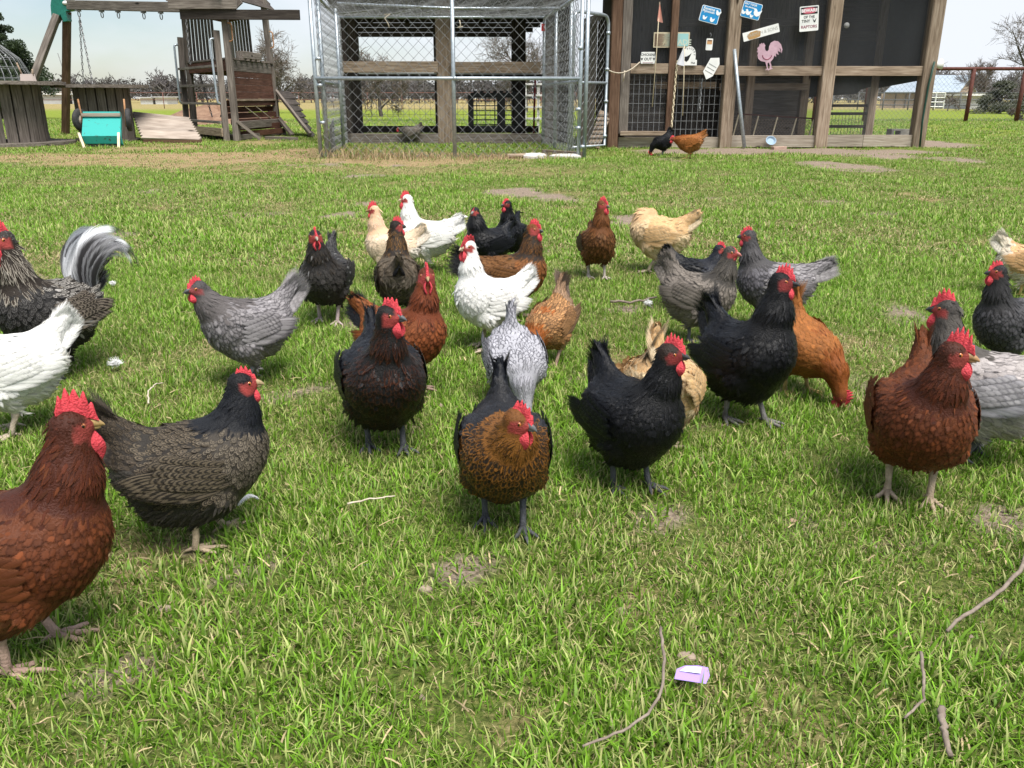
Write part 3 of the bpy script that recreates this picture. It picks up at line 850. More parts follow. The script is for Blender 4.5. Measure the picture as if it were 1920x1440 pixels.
MB().prism([(-pw/2, -.10), (0.02, -.17), (pw/2, -.09), (pw/2, .09), (.03, .16), (-pw/2, .10)], .006).build('plate', SIGNW, t)
for i in range(3):
    MB().box((0, -.005, .03 - .05*i), pw - .03, .003, .004).build('print_line', WIRE, t)
t = sign('barrel_sign', 'small white barrel-shaped sign reading CHICKENS OUT', 1215, 109, 0)
bw, bh = 27*MPP, 20*MPP
MB().prism([(-bw*.45, bh/2), (-bw/2, .03), (-bw/2, -.04), (-bw*.46, -bh/2), (bw*.46, -bh/2), (bw/2, -.04), (bw/2, .03), (bw*.45, bh/2)][::-1], .006).build('plate', SIGNW, t)
text_mesh('CHICKENS', .045, INK, t, 0, .04, -.0045, 0, .0006, sx=.95); text_mesh('OUT', .05, INK, t, 0, -.018, -.0045, 0, .001)
for s in (-1, 1): sil([(-.5, .5), (0, .2), (.5, .5), (.1, -.5), (-.1, -.5)], .035, INK, t, s*.085, -.015, -.0045, 1, 'claw_print')
MB().box((0, -.0045, -.065), bw*.7, .002, .006).build('small_print', MAROON, t)
t = sign('landscape_sign', 'wide framed board in brown and turquoise behind the brown door stile', 1259, 75, 0, .02)
aw, ah = 66*MPP, 26*MPP
MB().prism(rrect(aw, ah, .005), .010).build('frame', CREAM, t)
m_, nt_, b_ = new_mat('landscape_print')
tc_ = N(nt_, 'ShaderNodeTexCoord'); sx_ = N(nt_, 'ShaderNodeSeparateXYZ'); nt_.links.new(tc_.outputs['Generated'], sx_.inputs[0])
nz_ = N(nt_, 'ShaderNodeTexNoise'); nz_.inputs['Scale'].default_value = 9; nt_.links.new(tc_.outputs['Generated'], nz_.inputs['Vector'])
ad_ = N(nt_, 'ShaderNodeMath', operation='MULTIPLY_ADD'); ad_.inputs[1].default_value = .35; nt_.links.new(nz_.outputs['Fac'], ad_.inputs[0]); nt_.links.new(sx_.outputs[0], ad_.inputs[2])
rp_ = ramp(nt_, [(.2, (.13, .08, .05)), (.42, (.24, .18, .12)), (.62, (.42, .46, .36)), (.95, (.30, .55, .55))]); nt_.links.new(ad_.outputs[0], rp_.inputs[0]); nt_.links.new(rp_.outputs[0], b_.inputs['Base Color'])
o = MB().prism(rrect(aw - .035, ah - .035, .004), .003).build('picture', m_, t); o.location = (0, -.007, 0)
text_mesh('ADE', .10, flat('pale_print', (.55, .60, .50), .6), t, .185, -.035, -.0095, 0, .002); text_mesh('A', .10, flat('tan_print', (.42, .38, .26), .6), t, -.09, -.035, -.0095, 0, .002)
t = sign('arched_sign', 'white arched sign reading FLUFFY with a black hen print', 1293, 105, 0, .085)
fw, fh = 27*MPP, 33*MPP
k = 14
MB().prism([(-fw*.45, -fh/2), (-fw*.45, 0)][::1] + [(-fw*.02 + fw*.43*math.cos(math.pi - math.pi*i/k), fh*.06 + fh*.43*math.sin(math.pi*i/k)) for i in range(k+1)] + [(fw*.41, -fh*.2), (fw*.52, -fh*.22), (fw*.52, -fh/2)], .006).build('plate', SIGNW, t)
for i, ch in enumerate('FLUFFY'):
    an = math.radians(118 - 24*i); text_mesh(ch, .036, INK, t, -fw*.02 + fw*.34*math.cos(an), fh*.06 + fh*.33*math.sin(an), -.0045, math.radians(90) - an, .0006)
text_mesh('Hut', .038, INK, t, fw*.26, -fh*.37, -.0045, 0, .0006)
sil([(-.5, .05), (-.4, -.35), (-.1, -.55), (.15, -.35), (.3, .0), (.5, .5), (.2, .25), (-.1, .1)], .11, INK, t, -.03, -.02, -.0045, 1, 'hen_print')
# pennants on sticks
def pennant(name, label, px0, py0, px1, py1, tri, mat, off=.14):
    t = thing(name, label, 'flag')
    a = Vector((xat(px0, YC - off, zat(py0, YC)), YC - off, zat(py0, YC))); b = Vector((xat(px1, YC - off, zat(py1, YC)), YC - off, zat(py1, YC)))
    t.location = a
    MB().tube([Vector((0, 0, 0)), (b-a)*.5 + Vector((.005, 0, 0)), b-a], .0065, 6).build('stick', CREAM, t, True)
    P = [Vector((xat(x, YC - off, zat(y, YC)), YC - off - .008 - dy, zat(y, YC))) - a for x, y, dy in tri]
    mb = MB(); n = 8                                           # cloth with slight folds
    V = []
    for i in range(n+1):
        for j in range(n+1):
            u, v = i/n, j/n
            p = P[0].lerp(P[1], u).lerp(P[0].lerp(P[2], u), v)
            V.append(p + Vector((0, -.012*math.sin(v*5 + u*3), 0)))
    mb.add(V, [(i*(n+1)+j, i*(n+1)+j+1, (i+1)*(n+1)+j+1, (i+1)*(n+1)+j) for i in range(n) for j in range(n)]).build('cloth', mat, t, True)
pennant('pennant', 'faded salmon pink pennant on a thin stick', 1223, 200, 1237, 6, ((1237, 4, 0), (1232, 41, 0), (1242, 45, .02)), flat('salmon_cloth', (.62, .30, .24), .8))
pennant('pennant', 'folded white pennant beside the arched sign', 1280, 216, 1283, 86, ((1283, 86, 0), (1268, 121, 0), (1282, 125, .02)), flat('white_cloth', (.66, .67, .72), .8), .16)

# ---------------------------------------------------------------- chain-link run in front of the shelter
YF, YR = 10.45, 13.6
run = thing('chain_link_run', 'galvanised chain-link kennel run with sagging wire roof', 'run')
HZ = 1.86
XL, XR = xat(602, YF), xat(1084, YF)
XLr, XRr = xat(648, YR), xat(1018, YR)
for nm, x, y in (('corner_post', XL, YF), ('corner_post', XL + .075, YF + .05), ('mid_post', xat(853, YF), YF), ('corner_post', XR, YF), ('corner_post', XR + .075, YF + .03), ('rear_post', XLr, YR), ('rear_post', XRr, YR), ('side_post', (XL + XLr)/2 + .03, (YF + YR)/2 + .5), ('side_post', xat(1040, YF + 2.0), YF + 2.0), ('side_post', xat(1067, YF + .95), YF + .95)):
    pipe(nm, [(x, y, -.02), (x + random.uniform(-.01, .01), y, HZ)], .024, GALV, run)
for z in (HZ, zat(147, YF), .05):
    if z < .1: continue
    pipe('rail', [(XL, YF - .005, z), (XR, YF - .005, z)], .021, GALV, run)
    pipe('rail', [(XL + .05, YF + .05, z - .03), (XLr, YR, z - .03)], .019, GALV, run)
    pipe('rail', [(XR, YF + .05, z - .03), (XRr, YR, z - .03)], .019, GALV, run)
pipe('rail', [(XLr, YR, HZ - .02), (XRr, YR, HZ - .02)], .019, GALV, run)
chain_link('front_mesh', (XL + .05, YF + .02, .02), (1, 0, 0), (0, 0, 1), XR - XL - .06, HZ - .03, .124, .0033, WIRE, run)
_sl = Vector((XLr - XL, YR - YF, 0)); chain_link('side_mesh', (XL + .04, YF + .04, .02), _sl, (0, 0, 1), _sl.length - .05, HZ - .03, .124, .003, WIRE, run)
_sr = Vector((XRr - XR, YR - YF, 0)); chain_link('side_mesh', (XR - .03, YF + .04, .02), _sr, (0, 0, 1), _sr.length - .05, HZ - .03, .124, .003, WIRE, run)
# sagging roof netting
mb = MB(); ng_ = 34
def roofp(u, v):
    a = Vector((XL, YF, HZ + .01)).lerp(Vector((XR, YF, HZ + .01)), u); b = Vector((XLr, YR, HZ)).lerp(Vector((XRr, YR, HZ)), u)
    p = a.lerp(b, v)
    return p - Vector((0, 0, .09*math.sin(math.pi*v)*(.5 + .5*math.sin(math.pi*((u*2) % 1))) + .012*math.sin(u*37 + v*19)))
for i in range(64):
    mb.tube([roofp(i/63, v) for v in np.linspace(0, 1, 9)], .0026, 3, False)
for j in range(44):
    mb.tube([roofp(u, j/43) for u in np.linspace(0, 1, 25)], .0026, 3, False)
mb.build('roof_netting', WIRE, run)
pipe('roof_pole', [(XL + .1, YF + 1.1, HZ - .03), ((XL+XR)/2, YF + 1.3, HZ - .07), (XR - .1, YF + 1.6, HZ - .04)], .017, GALV, run)
for px_, py_ in ((600, 160), (597, 110), (605, 230), (1088, 90), (1084, 205), (1084, 240), (1092, 275), (853, 147)):
    MB().tube([(xat(px_, YF, zat(py_, YF)), YF - .005, zat(py_, YF) - .018), (xat(px_, YF, zat(py_, YF)), YF - .005, zat(py_, YF) + .018)], .033, 10).build('clamp', GALV, run, True)
# low dark tin along the left side, and timber edging
panel('kick_sheet', [(XL + .1, YF + .12, .0), (XLr, YR - .8, .0), (XLr, YR - .8, .42), (XL + .1, YF + .12, .36)], noisy('grey_tin', (.07, .07, .07), (.16, .16, .155), 9, .6), run, .004)
MB().tube([(xat(952, YF), YF - .03, .03), (xat(1000, YF), YF + .01, .035)], .03, 6).build('edging_log', W_TAN, run, True)
beam('edging_timber', (xat(1020, YF + .4), YF + .6, .04), (xat(1090, YF + .1), YF + .1, .04), .06, .06, W_TAN, run)
MB().box((XRr - .02, YR - .06, zat(52, YR)), .05, .03, .10).build('red_clip', flat('red_plastic', (.5, .03, .03), .4), run)
tag(MB().tube([(xat(722, YF, 1.5), YF - .02, zat(28, YF)), (xat(733, YF, 1.5), YF - .025, zat(26, YF)), (xat(722, YF, 1.5), YF - .02, zat(34, YF)), (xat(728, YF, 1.5), YF - .03, zat(44, YF)), (xat(731, YF, 1.4), YF - .02, zat(52, YF))], .006, 5).build('twine', ROPE, None, True), 'curled scrap of pale twine caught high on the left half of the run front', 'twine')
tag(MB().tube([(xat(862, YF, 1.5), YF - .02, zat(38, YF)), (xat(864, YF, 1.5), YF - .025, zat(48, YF)), (xat(858, YF, 1.5), YF - .02, zat(52, YF)), (xat(868, YF, 1.5), YF - .03, zat(50, YF))], .006, 5).build('twine', ROPE, None, True), 'knotted scrap of pale twine just right of the run middle pole', 'twine')
# open gate
gate = thing('wire_gate', 'open galvanised gate with rounded top corners beside the run', 'gate')
ga, gb = Vector((xat(1071, 11.6), 11.6, 0)), Vector((xat(1133, 12.3), 12.3, 0))
up_ = Vector((0, 0, 1))
z0, z1 = .06, zat(24, 11.9)
gp = fillet([ga + up_*z0, ga + up_*z1, gb + up_*z1, gb + up_*z0], .14)
pipe('frame', gp + [ga + up_*z0], .022, GALV, gate)
pipe('mid_rail', [ga + up_*zat(155, 11.9), gb + up_*zat(155, 12.1)], .018, GALV, gate)
chain_link('mesh', ga + up_*z0 + (gb-ga)*.03 + Vector((0, .02, 0)), gb - ga, up_, (gb-ga).length*.94, z1 - z0 - .03, .11, .003, WIRE, gate)
for py_ in (62, 130, 190, 255):
    p = gb + up_*zat(py_, 12.3); MB().tube([p - up_*.018, p + up_*.018], .031, 10).build('clamp', GALV, gate, True)
# stones by the gate foot
def rock(name, label, px, py, sx, sy, sz, mat, seed, cat='stone', rz=0.0):
    r = np.random.default_rng(seed)
    th = np.linspace(0, 2*math.pi, 10, endpoint=False)
    rr = .8 + .35*r.random(10)
    V = []
    for z, k in ((-.1, 1.0), (.55, 1.0), (.95, .78), (1.0, .4)):
        V += [(math.cos(a)*q*k*sx, math.sin(a)*q*k*sy, z*sz*(.85 + .3*r.random())) for a, q in zip(th, rr)]
    F = [(l*10+i, l*10+(i+1) % 10, (l+1)*10+(i+1) % 10, (l+1)*10+i) for l in range(3) for i in range(10)] + [tuple(range(30, 40))]
    o = tag(MB().add(V, F).build(name, mat), label, cat)
    p = G(px, py); o.location = (p.x, p.y, float(gz(p.x, p.y))); o.rotation_euler = (0, 0, rz)
    return o
rock('stone', 'pale flat stone slab lying before the run near its right end', 1003, 298, .15, .13, .06, STONE, 1)
rock('stone', 'long pale stone lying at the foot of the double gate posts', 1062, 297, .20, .10, .045, STONE, 2)

# ---------------------------------------------------------------- open shelter behind the run
shel = thing('open_shelter', 'open timber shelter with dark roof behind the chain-link run', 'shelter')
YS, YS2 = 14.0, 16.2
sx0, sx1 = xat(636, YS), xat(1060, YS)
for px_, w_, m_, y in ((834, .24, W_TAN, YS), (648, .14, W_DARK, YS), (1032, .26, W_GREY, YS), (1056, .14, W_DARK, YS), (664, .25, W_DARK, YS2), (826, .20, W_DARK, YS2), (972, .26, W_DARK, YS2)):  # rear posts use dark timber: their backlit silhouette is put into the colour
    x = xat(px_, y, .8); beam('post', (x, y, 0), (x, y, 2.35), w_, min(w_, .15), m_, shel, (0, 1, 0))
beam('cross_beam', (xat(645, YS - .1, .9), YS - .1, zat(126, YS)), (xat(822, YS - .1, .9), YS - .1, zat(126, YS)), .06, .165, W_TAN, shel)
beam('cross_beam', (xat(846, YS - .1, .9), YS - .1, zat(127, YS)), (xat(1012, YS - .1, .9), YS - .1, zat(127, YS)), .06, .165, W_TAN, shel)
beam('rear_rail', (xat(650, YS2, .9), YS2 - .08, zat(145, YS2)), (xat(1030, YS2, .9), YS2 - .08, zat(145, YS2)), .05, .10, W_DARK, shel)
beam('pale_edge', (xat(676, YS2, .9), YS2 - .10, zat(138, YS2)), (xat(1010, YS2, .9), YS2 - .10, zat(139, YS2)), .03, .022, WHITE, shel)  # pale strip along the top of the rear rail
for i in range(4):
    za, zb = zat(70 - 9*i - .5, YS2), zat(61 - 9*i, YS2)
    beam('fascia_board', (xat(640, YS2, 1.8), YS2 - .02 - .002*i, (za+zb)/2), (xat(985 + 14*i, YS2, 1.8), YS2 - .02 - .002*i, (za+zb)/2), .03, zb - za, W_DARK, shel)
panel('roof', [(xat(612, YS, 2.0), YS - .55, 2.28), (xat(1075, YS, 2.0), YS - .55, 2.28), (xat(1060, YS2, 2), YS2 + .4, 2.02), (xat(628, YS2, 2), YS2 + .4, 2.02)], W_DARK, shel, .05)
for i in range(6):
    x = xat(650, YS, 2) + i*.66
    beam('rafter', (x, YS - .4, 2.24), (x, YS2 + .2, 1.99), .05, .10, W_DARK, shel)
for px_a, px_b, py0, py1, y, m_ in ((640, 1015, 250, 270, YS - .05, W_GREY), (660, 1010, 236, 249, YS2 - .1, W_DARK)):
    za, zb = zat(py1, y), zat(py0, y)
    beam('sill_board', (xat(px_a, y, .2), y, max((za+zb)/2, .07)), (xat(px_b, y, .2), y, max((za+zb)/2, .07)), .04, zb - za, m_, shel)
grid_wire('welded_mesh', (xat(676, YS2, .4), YS2 + .02, .3), (1, 0, 0), (0, 0, 1), xat(1010, YS2, .4) - xat(676, YS2, .4), zat(152, YS2) - .3, .10, .10, .003, WIRE_D, shel)
for i in range(8):                                             # wall between shelter and coop
    y = YS + .1 + i*.27
    beam('wall_board', (xat(1066, YS, .8) + .02*(i % 2), y, 0), (xat(1066, YS, .8) + .02*(i % 2), y, 1.9 + .05*random.random()), .025, .255, W_GREY if i < 3 else W_DARK, shel, (0, 1, 0))
cr = thing('pet_crate', 'black plastic crate with grid sides inside the shelter', 'crate', (xat(928, 15.0), 15.0, .18), .05)
cw, chh, cd = .82, .56, .5
for sx_ in (-1, 1):
    for sy_ in (-1, 1):
        beam('corner_upright', (sx_*cw/2, sy_*cd/2, 0), (sx_*cw/2, sy_*cd/2, chh), .09, .05, BLACKP, cr, (0, 1, 0))
beam('door_stile', (.10, -cd/2 - .01, 0), (.10, -cd/2 - .01, chh), .14, .04, BLACKP, cr, (0, 1, 0))
for z in (0.02, chh):
    beam('side_rail', (-cw/2, -cd/2, z), (cw/2, -cd/2, z), .05, .08, BLACKP, cr); beam('side_rail', (-cw/2, cd/2, z), (cw/2, cd/2, z), .05, .08, BLACKP, cr)
for i in range(6):
    beam('grille_bar', (-cw/2, -cd/2, .09 + i*.075), (cw/2, -cd/2, .09 + i*.075), .012, .016, BLACKP, cr)
for i in range(5):
    beam('grille_upright', (-cw/2 + .1 + i*.15, -cd/2 - .012, .02), (-cw/2 + .1 + i*.15, -cd/2 - .012, chh), .014, .012, BLACKP, cr, (0, 1, 0))
beam('top_panel', (-cw/2, 0, chh + .02), (cw/2, 0, chh + .02), cd, .03, BLACKP, cr)
for i in range(7): MB().box((-cw/2 + .08 + i*.11, 0, chh + .05), .06, cd*.8, .03).build('top_ridge', BLACKP, cr)
tag(MB().tube([(xat(1003, YS2, .9), YS2 - .2, zat(150, YS2)), (xat(1000, YS2, .2), YS2 - .25, .05)], .02, 6).build('red_pole', flat('red_paint', (.30, .02, .03), .5), None, True), 'thin red pole standing at the back of the shelter', 'pole')
ch = thing('white_rack', 'white painted rack standing outside behind the shelter', 'rack', (xat(1000, 17.6, .6), 17.6, 0))
for x in (-.16, .10): beam('upright', (x, 0, 0), (x, 0, .95), .05, .04, WHITE, ch, (0, 1, 0))
for z in (.30, .52, .74, .95): beam('shelf_bar', (-.2, -.03, z), (.22, -.03, z), .03, .035, WHITE, ch)
# ---------------------------------------------------------------- play tower and swing beam
tower = thing('play_tower', 'weathered wooden play tower with ladder, slatted walls and swing beam', 'play tower')
pA = Vector((xat(445, 14.8), 14.8, 0)); pB = Vector((xat(523, 16.9), 16.9, 0)); pC = Vector((xat(366, 16.7), 16.7, 0)); pD = pB + pC - pA
ZP = 1.30; up_ = Vector((0, 0, 1))
cenT = (pA + pB + pC + pD)/4
def lean(p, z, k=.10):
    """tower posts lean in a little towards the top"""
    return p.lerp(cenT, k*z/2.6)*1.0 + up_*z - up_*p.lerp(cenT, k*z/2.6).z
TZ = 2.45
for p in (pA, pB, pC, pD): beam('post', lean(p, -.03), lean(p, TZ), .10, .09, W_GREY, tower, (pB - pA))
# ladder on the near left face
u = (pC - pA).normalized(); nL = Vector((u.y, -u.x, 0)); nL = nL if nL.y < 0 else -nL
fa, fc = pA + u*.06 + nL*.16, pC - u*.06 + nL*.16
for q in (fa, fc): beam('ladder_rail', q + up_*-.02, lean(q, 1.75, .13), .10, .05, W_GREY, tower, u)
for i, py_ in enumerate((137, 168, 197, 227)):
    z = .30 + (3-i)*.30
    beam('rung', lean(fa, z, .13) + nL*.04, lean(fc, z, .13) + nL*.04, .09, .04, W_GREY, tower)
beam('tyre_swing_seat', lean(fa, .14) + nL*.05, lean(fc, .14) + nL*.05, .05, .13, W_TAN, tower)
for q in (fa, fc):
    b0 = lean(q, .60, .13) + nL*.07; b1 = lean(q, 1.62, .13) + nL*.10
    pipe('grab_rail', fillet([b0 - nL*.05, b0 + nL*.02, b1 + nL*.02, b1 - nL*.06], .05), .02, GALV, tower)
# platform
for a, b, m_ in ((pA, pC, W_RED), (pA, pB, W_GREY), (pB, pD, W_RED), (pC, pD, W_RED)):
    beam('platform_fascia', lean(a, ZP - .09) , lean(b, ZP - .09), .04, .17, m_, tower)
for i in range(8):
    t = (i+.5)/8
    beam('deck_plank', lean(pA.lerp(pB, t), ZP + .02), lean(pC.lerp(pD, t), ZP + .02), .24, .03, W_GREY, tower)
v = (pB - pA).normalized(); nR = Vector((v.y, -v.x, 0)); nR = nR if nR.x > 0 else -nR
beam('seat_block', lean(pA.lerp(pB, .25), ZP + .10), lean(pA.lerp(pB, .70), ZP + .10), .12, .12, W_GREY, tower)
# slatted walls: far left wall and far right wall
def slats(a, b, n, z0, z1, gap, m_, t0=0.0, t1=1.0):
    for i in range(n):
        t = t0 + (t1-t0)*(i+.5)/n; w = (b-a).length*(t1-t0)/n*(1-gap)
        beam('slat', lean(a.lerp(b, t), z0), lean(a.lerp(b, t), z1), .02, w, m_, tower, (b-a).normalized())
slats(pC, pD, 8, ZP + .05, 2.20, .45, W_GREY, .03, .66)
slats(pD, pB, 7, ZP + .05, 2.15, .45, W_GREY, .08, .62)
beam('top_rail', lean(pC, 2.2), lean(pD, 2.2), .05, .09, W_RED, tower)
beam('top_rail', lean(pD, 2.2), lean(pB, 2.2), .05, .09, W_RED, tower)
for p in (pD, pB, pA):
    c = lean(p, 1.72) + Vector((.06, -.07, 0))
    pipe('hand_hold', fillet([c + up_*.14, c + up_*.14 + Vector((.06, 0, 0)), c - up_*.14 + Vector((.06, 0, 0)), c - up_*.14], .05), .012, W_PLY, tower)
# long header board and brace
hz0 = zat(27, 14.6)
beam('header_board', (xat(345, 15.1, 2), 14.95, hz0 + .03), (xat(558, 14.4, 2), 14.5, zat(28, 14.5)), .05, .15, W_DARK, tower)
beam('brace', lean(pA, 1.95) + Vector((0, -.08, 0)), lean(pA, 2.2) + Vector((.32, -.10, .0)), .05, .10, W_GREY, tower)
beam('swing_header', (xat(314, 14.9, 2.3), 14.9, zat(8, 14.9)), (xat(441, 14.7, 2.3), 14.7, zat(8, 14.7)), .05, .14, W_GREY, tower)
beam('swing_header', (xat(312, 14.95, 2.3), 14.93, zat(-6, 14.9)), (xat(440, 14.75, 2.3), 14.73, zat(-6, 14.7)), .05, .12, W_GREY, tower)
# gable roof of boards
ra, rb = lean((pA+pC)/2, 3.05), lean((pB+pD)/2, 3.05)
d_ = (rb - ra).normalized()
for s, e0, e1 in ((0, pA, pB), (1, pC, pD)):
    lo0, lo1 = lean(e0, 2.28, .0), lean(e1, 2.28, .0)
    for i in range(6):
        t = (i+.5)/6
        a = lo0.lerp(ra, t) - d_*.25; b = lo1.lerp(rb, t) + d_*.25
        sl = (ra - lo0); nn = d_.cross(sl).normalized()
        beam('roof_board', a, b, .02, sl.length/6 + .02, W_DARK, tower, sl.normalized())
# boarded climbing wall on the near right face, lower slanting board wall, slide-like ramp
for i in range(5):
    z = ZP - .22 - i*.115
    beam('wall_board', lean(pA, z) + v*.12, lean(pB, z) - v*.05, .025, .11, W_RED, tower)
beam('wall_ledge', lean(pA, .66) + v*.1, lean(pB, .66), .07, .035, W_TAN, tower)
for i in range(6):
    z = .60 - i*.10
    beam('wall_board', lean(pA, z) + v*.15 + nR*(-.25 + .04*i), lean(pB, z) - v*.05 + nR*(-.1 + .05*i), .025, .095, W_RED, tower)
beam('sand_box_board', pA + up_*.25 + nR*.03 + v*.05, pB + up_*.25 + nR*.03, .06, .13, W_GREY, tower)
beam('base_timber', pA + up_*.05, pB + up_*.05 + v*.3, .09, .09, W_GREY, tower); beam('base_timber', pA + up_*.05, pC + up_*.05, .09, .09, W_DARK, tower)
beam('strut', pA + up_*.32 + nR*.03, pA + Vector((.36, .1, .02)), .08, .05, W_GREY, tower); beam('strut', pB + up_*.35, pB + Vector((.38, -.45, .02)), .08, .05, W_GREY, tower)
q0 = pB + up_*.80 + v*.05; q1 = Vector((xat(583, 15.9), 15.9, .03)); q2 = q1 + Vector((-.22, 1.1, 0)); q3 = q0 + Vector((.05, 1.0, 0))
for i in range(7):
    t = (i+.5)/7
    beam('ramp_board', q0.lerp(q1, t), q3.lerp(q2, t), .02, (q1-q0).length/7*.97, W_DARK, tower, (q1-q0).normalized())
beam('ramp_edge', q0 + Vector((0, -.03, .03)), q1 + Vector((0, -.03, .03)), .05, .06, W_GREY, tower)
for t, dx in ((.2, .10), (.45, .55)):
    a = lean(pA.lerp(pB, t), .66) - nR*.1; b = lean(pA.lerp(pB, min(t + .35, 1)), .31) + nR*.05
    pipe('climbing_rope', [a, b], .010, ROPE, tower, 5)
# swing beam, A-frame end
ba = Vector((xat(118, 17.0, 2.3), 17.0, zat(9, 17.0))); bb = Vector((xat(352, 15.6, 2.3), 15.6, zat(14, 15.6)))
beam('swing_beam', ba, bb, .10, .16, W_GREY, tower)
foot1 = Vector((xat(123, 17.6), 17.6, 0)); foot2 = Vector((xat(22, 16.0), 16.0, 0))
ea = ba - up_*.12
beam('a_frame_leg', foot1, ea + Vector((.05, .02, 0)), .12, .12, W_BROWN, tower, (0, 1, 0)); beam('a_frame_leg', foot2, ea - Vector((.08, .03, 0)), .12, .12, W_GREY, tower, (0, 1, 0))
br_ = MB().prism([(-.20, -.34), (-.12, -.36), (.02, -.18), (.06, -.34), (.16, -.32), (.15, -.12), (.30, -.10), (.30, .14), (-.12, .16), (-.17, .0)], .17).build('corner_bracket', GREENB, tower); br_.location = ba + Vector((-.03, -.03, -.02)); br_.scale = (.82, 1, .82)
o = MB().tube([(0, 0, 0), (0, -.006, 0)], .07, 16).build('bracket_badge', WHITE, tower, True); o.location = ba + Vector((.13, -.12, .02)); o.scale = (1, 1, .55)
def on_beam(px):
    t = (px - 118)/(352 - 118); p = ba.lerp(bb, t); return p - up_*.08
for px_ in (148, 193, 224, 271, 302, 345):
    p = on_beam(px_)
    o = MB().box((0, 0, -.012), .07, .08, .03).tube([Vector((.022*math.cos(a), 0, -.075 + .05*math.sin(a))) for a in np.linspace(0, 2*math.pi, 11)], .009, 5).build('swing_hook', CHAINM, tower); o.location = p
p = on_beam(148)
chain('swing_chain', p - up_*.12, Vector((xat(157, 16.8, .6), 16.8, .42)), .008, CHAINM, tower, .06); chain('swing_chain', p - up_*.12, Vector((xat(177, 16.4, .8), 16.4, .75)), .008, CHAINM, tower, .06)
p = on_beam(345); chain('swing_chain', p - up_*.1, Vector((xat(352, 15.5, 1.6), 15.5, 1.25)), .008, CHAINM, tower, .06)
chain('swing_chain', lean(pC, 1.2) + Vector((.1, .2, 0)), Vector((xat(402, 16.6), 16.6, .35)), .007, CHAINM, tower, .06); chain('swing_chain', lean(pA, .7) + Vector((-.2, .6, 0)), Vector((xat(417, 16.6), 16.6, .35)), .007, CHAINM, tower, .06)
pp = Vector((xat(128, 19), 19.2, 0)); pipe('swing_chain', [pp + Vector((-.05, 0, 1.6)), pp + Vector((.10, 0, .75))], .008, CHAINM, tower, 4)

# ---------------------------------------------------------------- cable spools used as tables
def disc_planks(r, n, th, mat, parent, z, name, rz):
    for i in range(n):
        x0, x1 = -r + 2*r*i/n + .004, -r + 2*r*(i+1)/n - .004
        k = 6; pts = []
        xsn = [x0 + (x1-x0)*j/k for j in range(k+1)]
        rr = r*(1 + random.uniform(-.012, .008))
        pts = [(x, math.sqrt(max(rr*rr - x*x, .0004))) for x in xsn] + [(x, -math.sqrt(max(rr*rr - x*x, .0004))) for x in xsn[::-1]]
        m = len(pts); dz = random.uniform(-.004, .004)
        V = [(y, x, dz) for x, y in pts] + [(y, x, th + dz) for x, y in pts]
        F = [tuple(range(m)), tuple(range(2*m-1, m-1, -1))] + [((q+1) % m, q, m+q, m+(q+1) % m) for q in range(m)]
        o = MB().add(V, F).build(name, mat, parent); o.location = (0, 0, z); o.rotation_euler = (0, 0, rz)
def spool(label, cx, cy, hgt, rtop, rdrum, nst, rz, rbase=None):
    t = thing('cable_spool', label, 'cable spool', (cx, cy, 0), rz, 'wooden cable spools used as tables')
    disc_planks(rtop, 8, .05, W_GREY, t, hgt - .05, 'top_plank', .3)
    disc_planks(rbase or rtop, 8, .05, W_GREY, t, 0, 'base_plank', 1.2)
    for i in range(nst):
        a0, a1 = 2*math.pi*i/nst, 2*math.pi*(i+1)/nst
        g = .012/rdrum
        V = []
        for z in (.05, hgt/2, hgt - .05):
            rr = rdrum*(1 + random.uniform(-.012, .012))
            for a in (a0 + g, (a0+a1)/2, a1 - g): V.append((math.cos(a)*rr, math.sin(a)*rr, z))
            for a in (a1 - g, a0 + g): V.append((math.cos(a)*(rr - .04), math.sin(a)*(rr - .04), z))
        F = [(l*5+k, l*5+(k+1) % 5, (l+1)*5+(k+1) % 5, (l+1)*5+k) for l in range(2) for k in range(5)]
        # turn the stave so its grain (local x) runs upward
        R = Matrix.Rotation(math.radians(90), 4, 'Y')
        o = MB().add([R @ Vector(p) for p in V], F).build('stave', W_GREY, t); o.matrix_local = R.inverted()
    return t
Y1 = G(60, 274).y
sp1 = spool('big grey cable spool cut by the left edge of the picture', xat(14, Y1 + .45), Y1 + .45, .93, .96, .60, 22, .1, .98)
Y2 = 14.6
sp2 = spool('smaller tilted-looking cable spool behind the teal cart', xat(204, Y2), Y2, .90, .74, .43, 18, .4, .5)
st = thing('little_stool', 'tiny pale upturned stool lying on the big cable spool', 'stool', (xat(57, Y1 + .3, .93), Y1 + .25, .935))
MB().prism([(-.10, 0), (.10, 0), (.085, .10), (-.085, .10)], .09).build('seat', flat('pale_pink_wood', (.52, .44, .40), .7), st)
for a, b in (((-.08, 0, .08), (-.13, 0, .26)), ((.08, 0, .07), (.09, 0, .17)), ((.05, .05, .08), (.06, .05, .15))): MB().tube([a, b], .012, 6).build('leg', W_TAN, st, True)
wd = thing('wire_cover', 'grey wire netting cover draped behind the big spool', 'netting', (xat(-8, 14.4), 14.4, 0))
mb = MB()
for i in range(36):
    a = 2*math.pi*i/36
    mb.tube([Vector((math.cos(a)*r, math.sin(a)*r*.8, z)) for r, z in ((.06, 1.62), (.35, 1.50), (.60, 1.30), (.72, 1.05), (.80, .5), (.85, .02))], .0045, 3, False)
for r, z in ((.2, 1.57), (.35, 1.50), (.48, 1.41), (.60, 1.30), (.68, 1.16), (.73, 1.0), (.77, .7), (.82, .3)):
    mb.tube([Vector((math.cos(a)*r, math.sin(a)*r*.8, z)) for a in np.linspace(0, 2*math.pi, 37)], .0045, 3, False)
mb.build('netting', WIRE, wd)

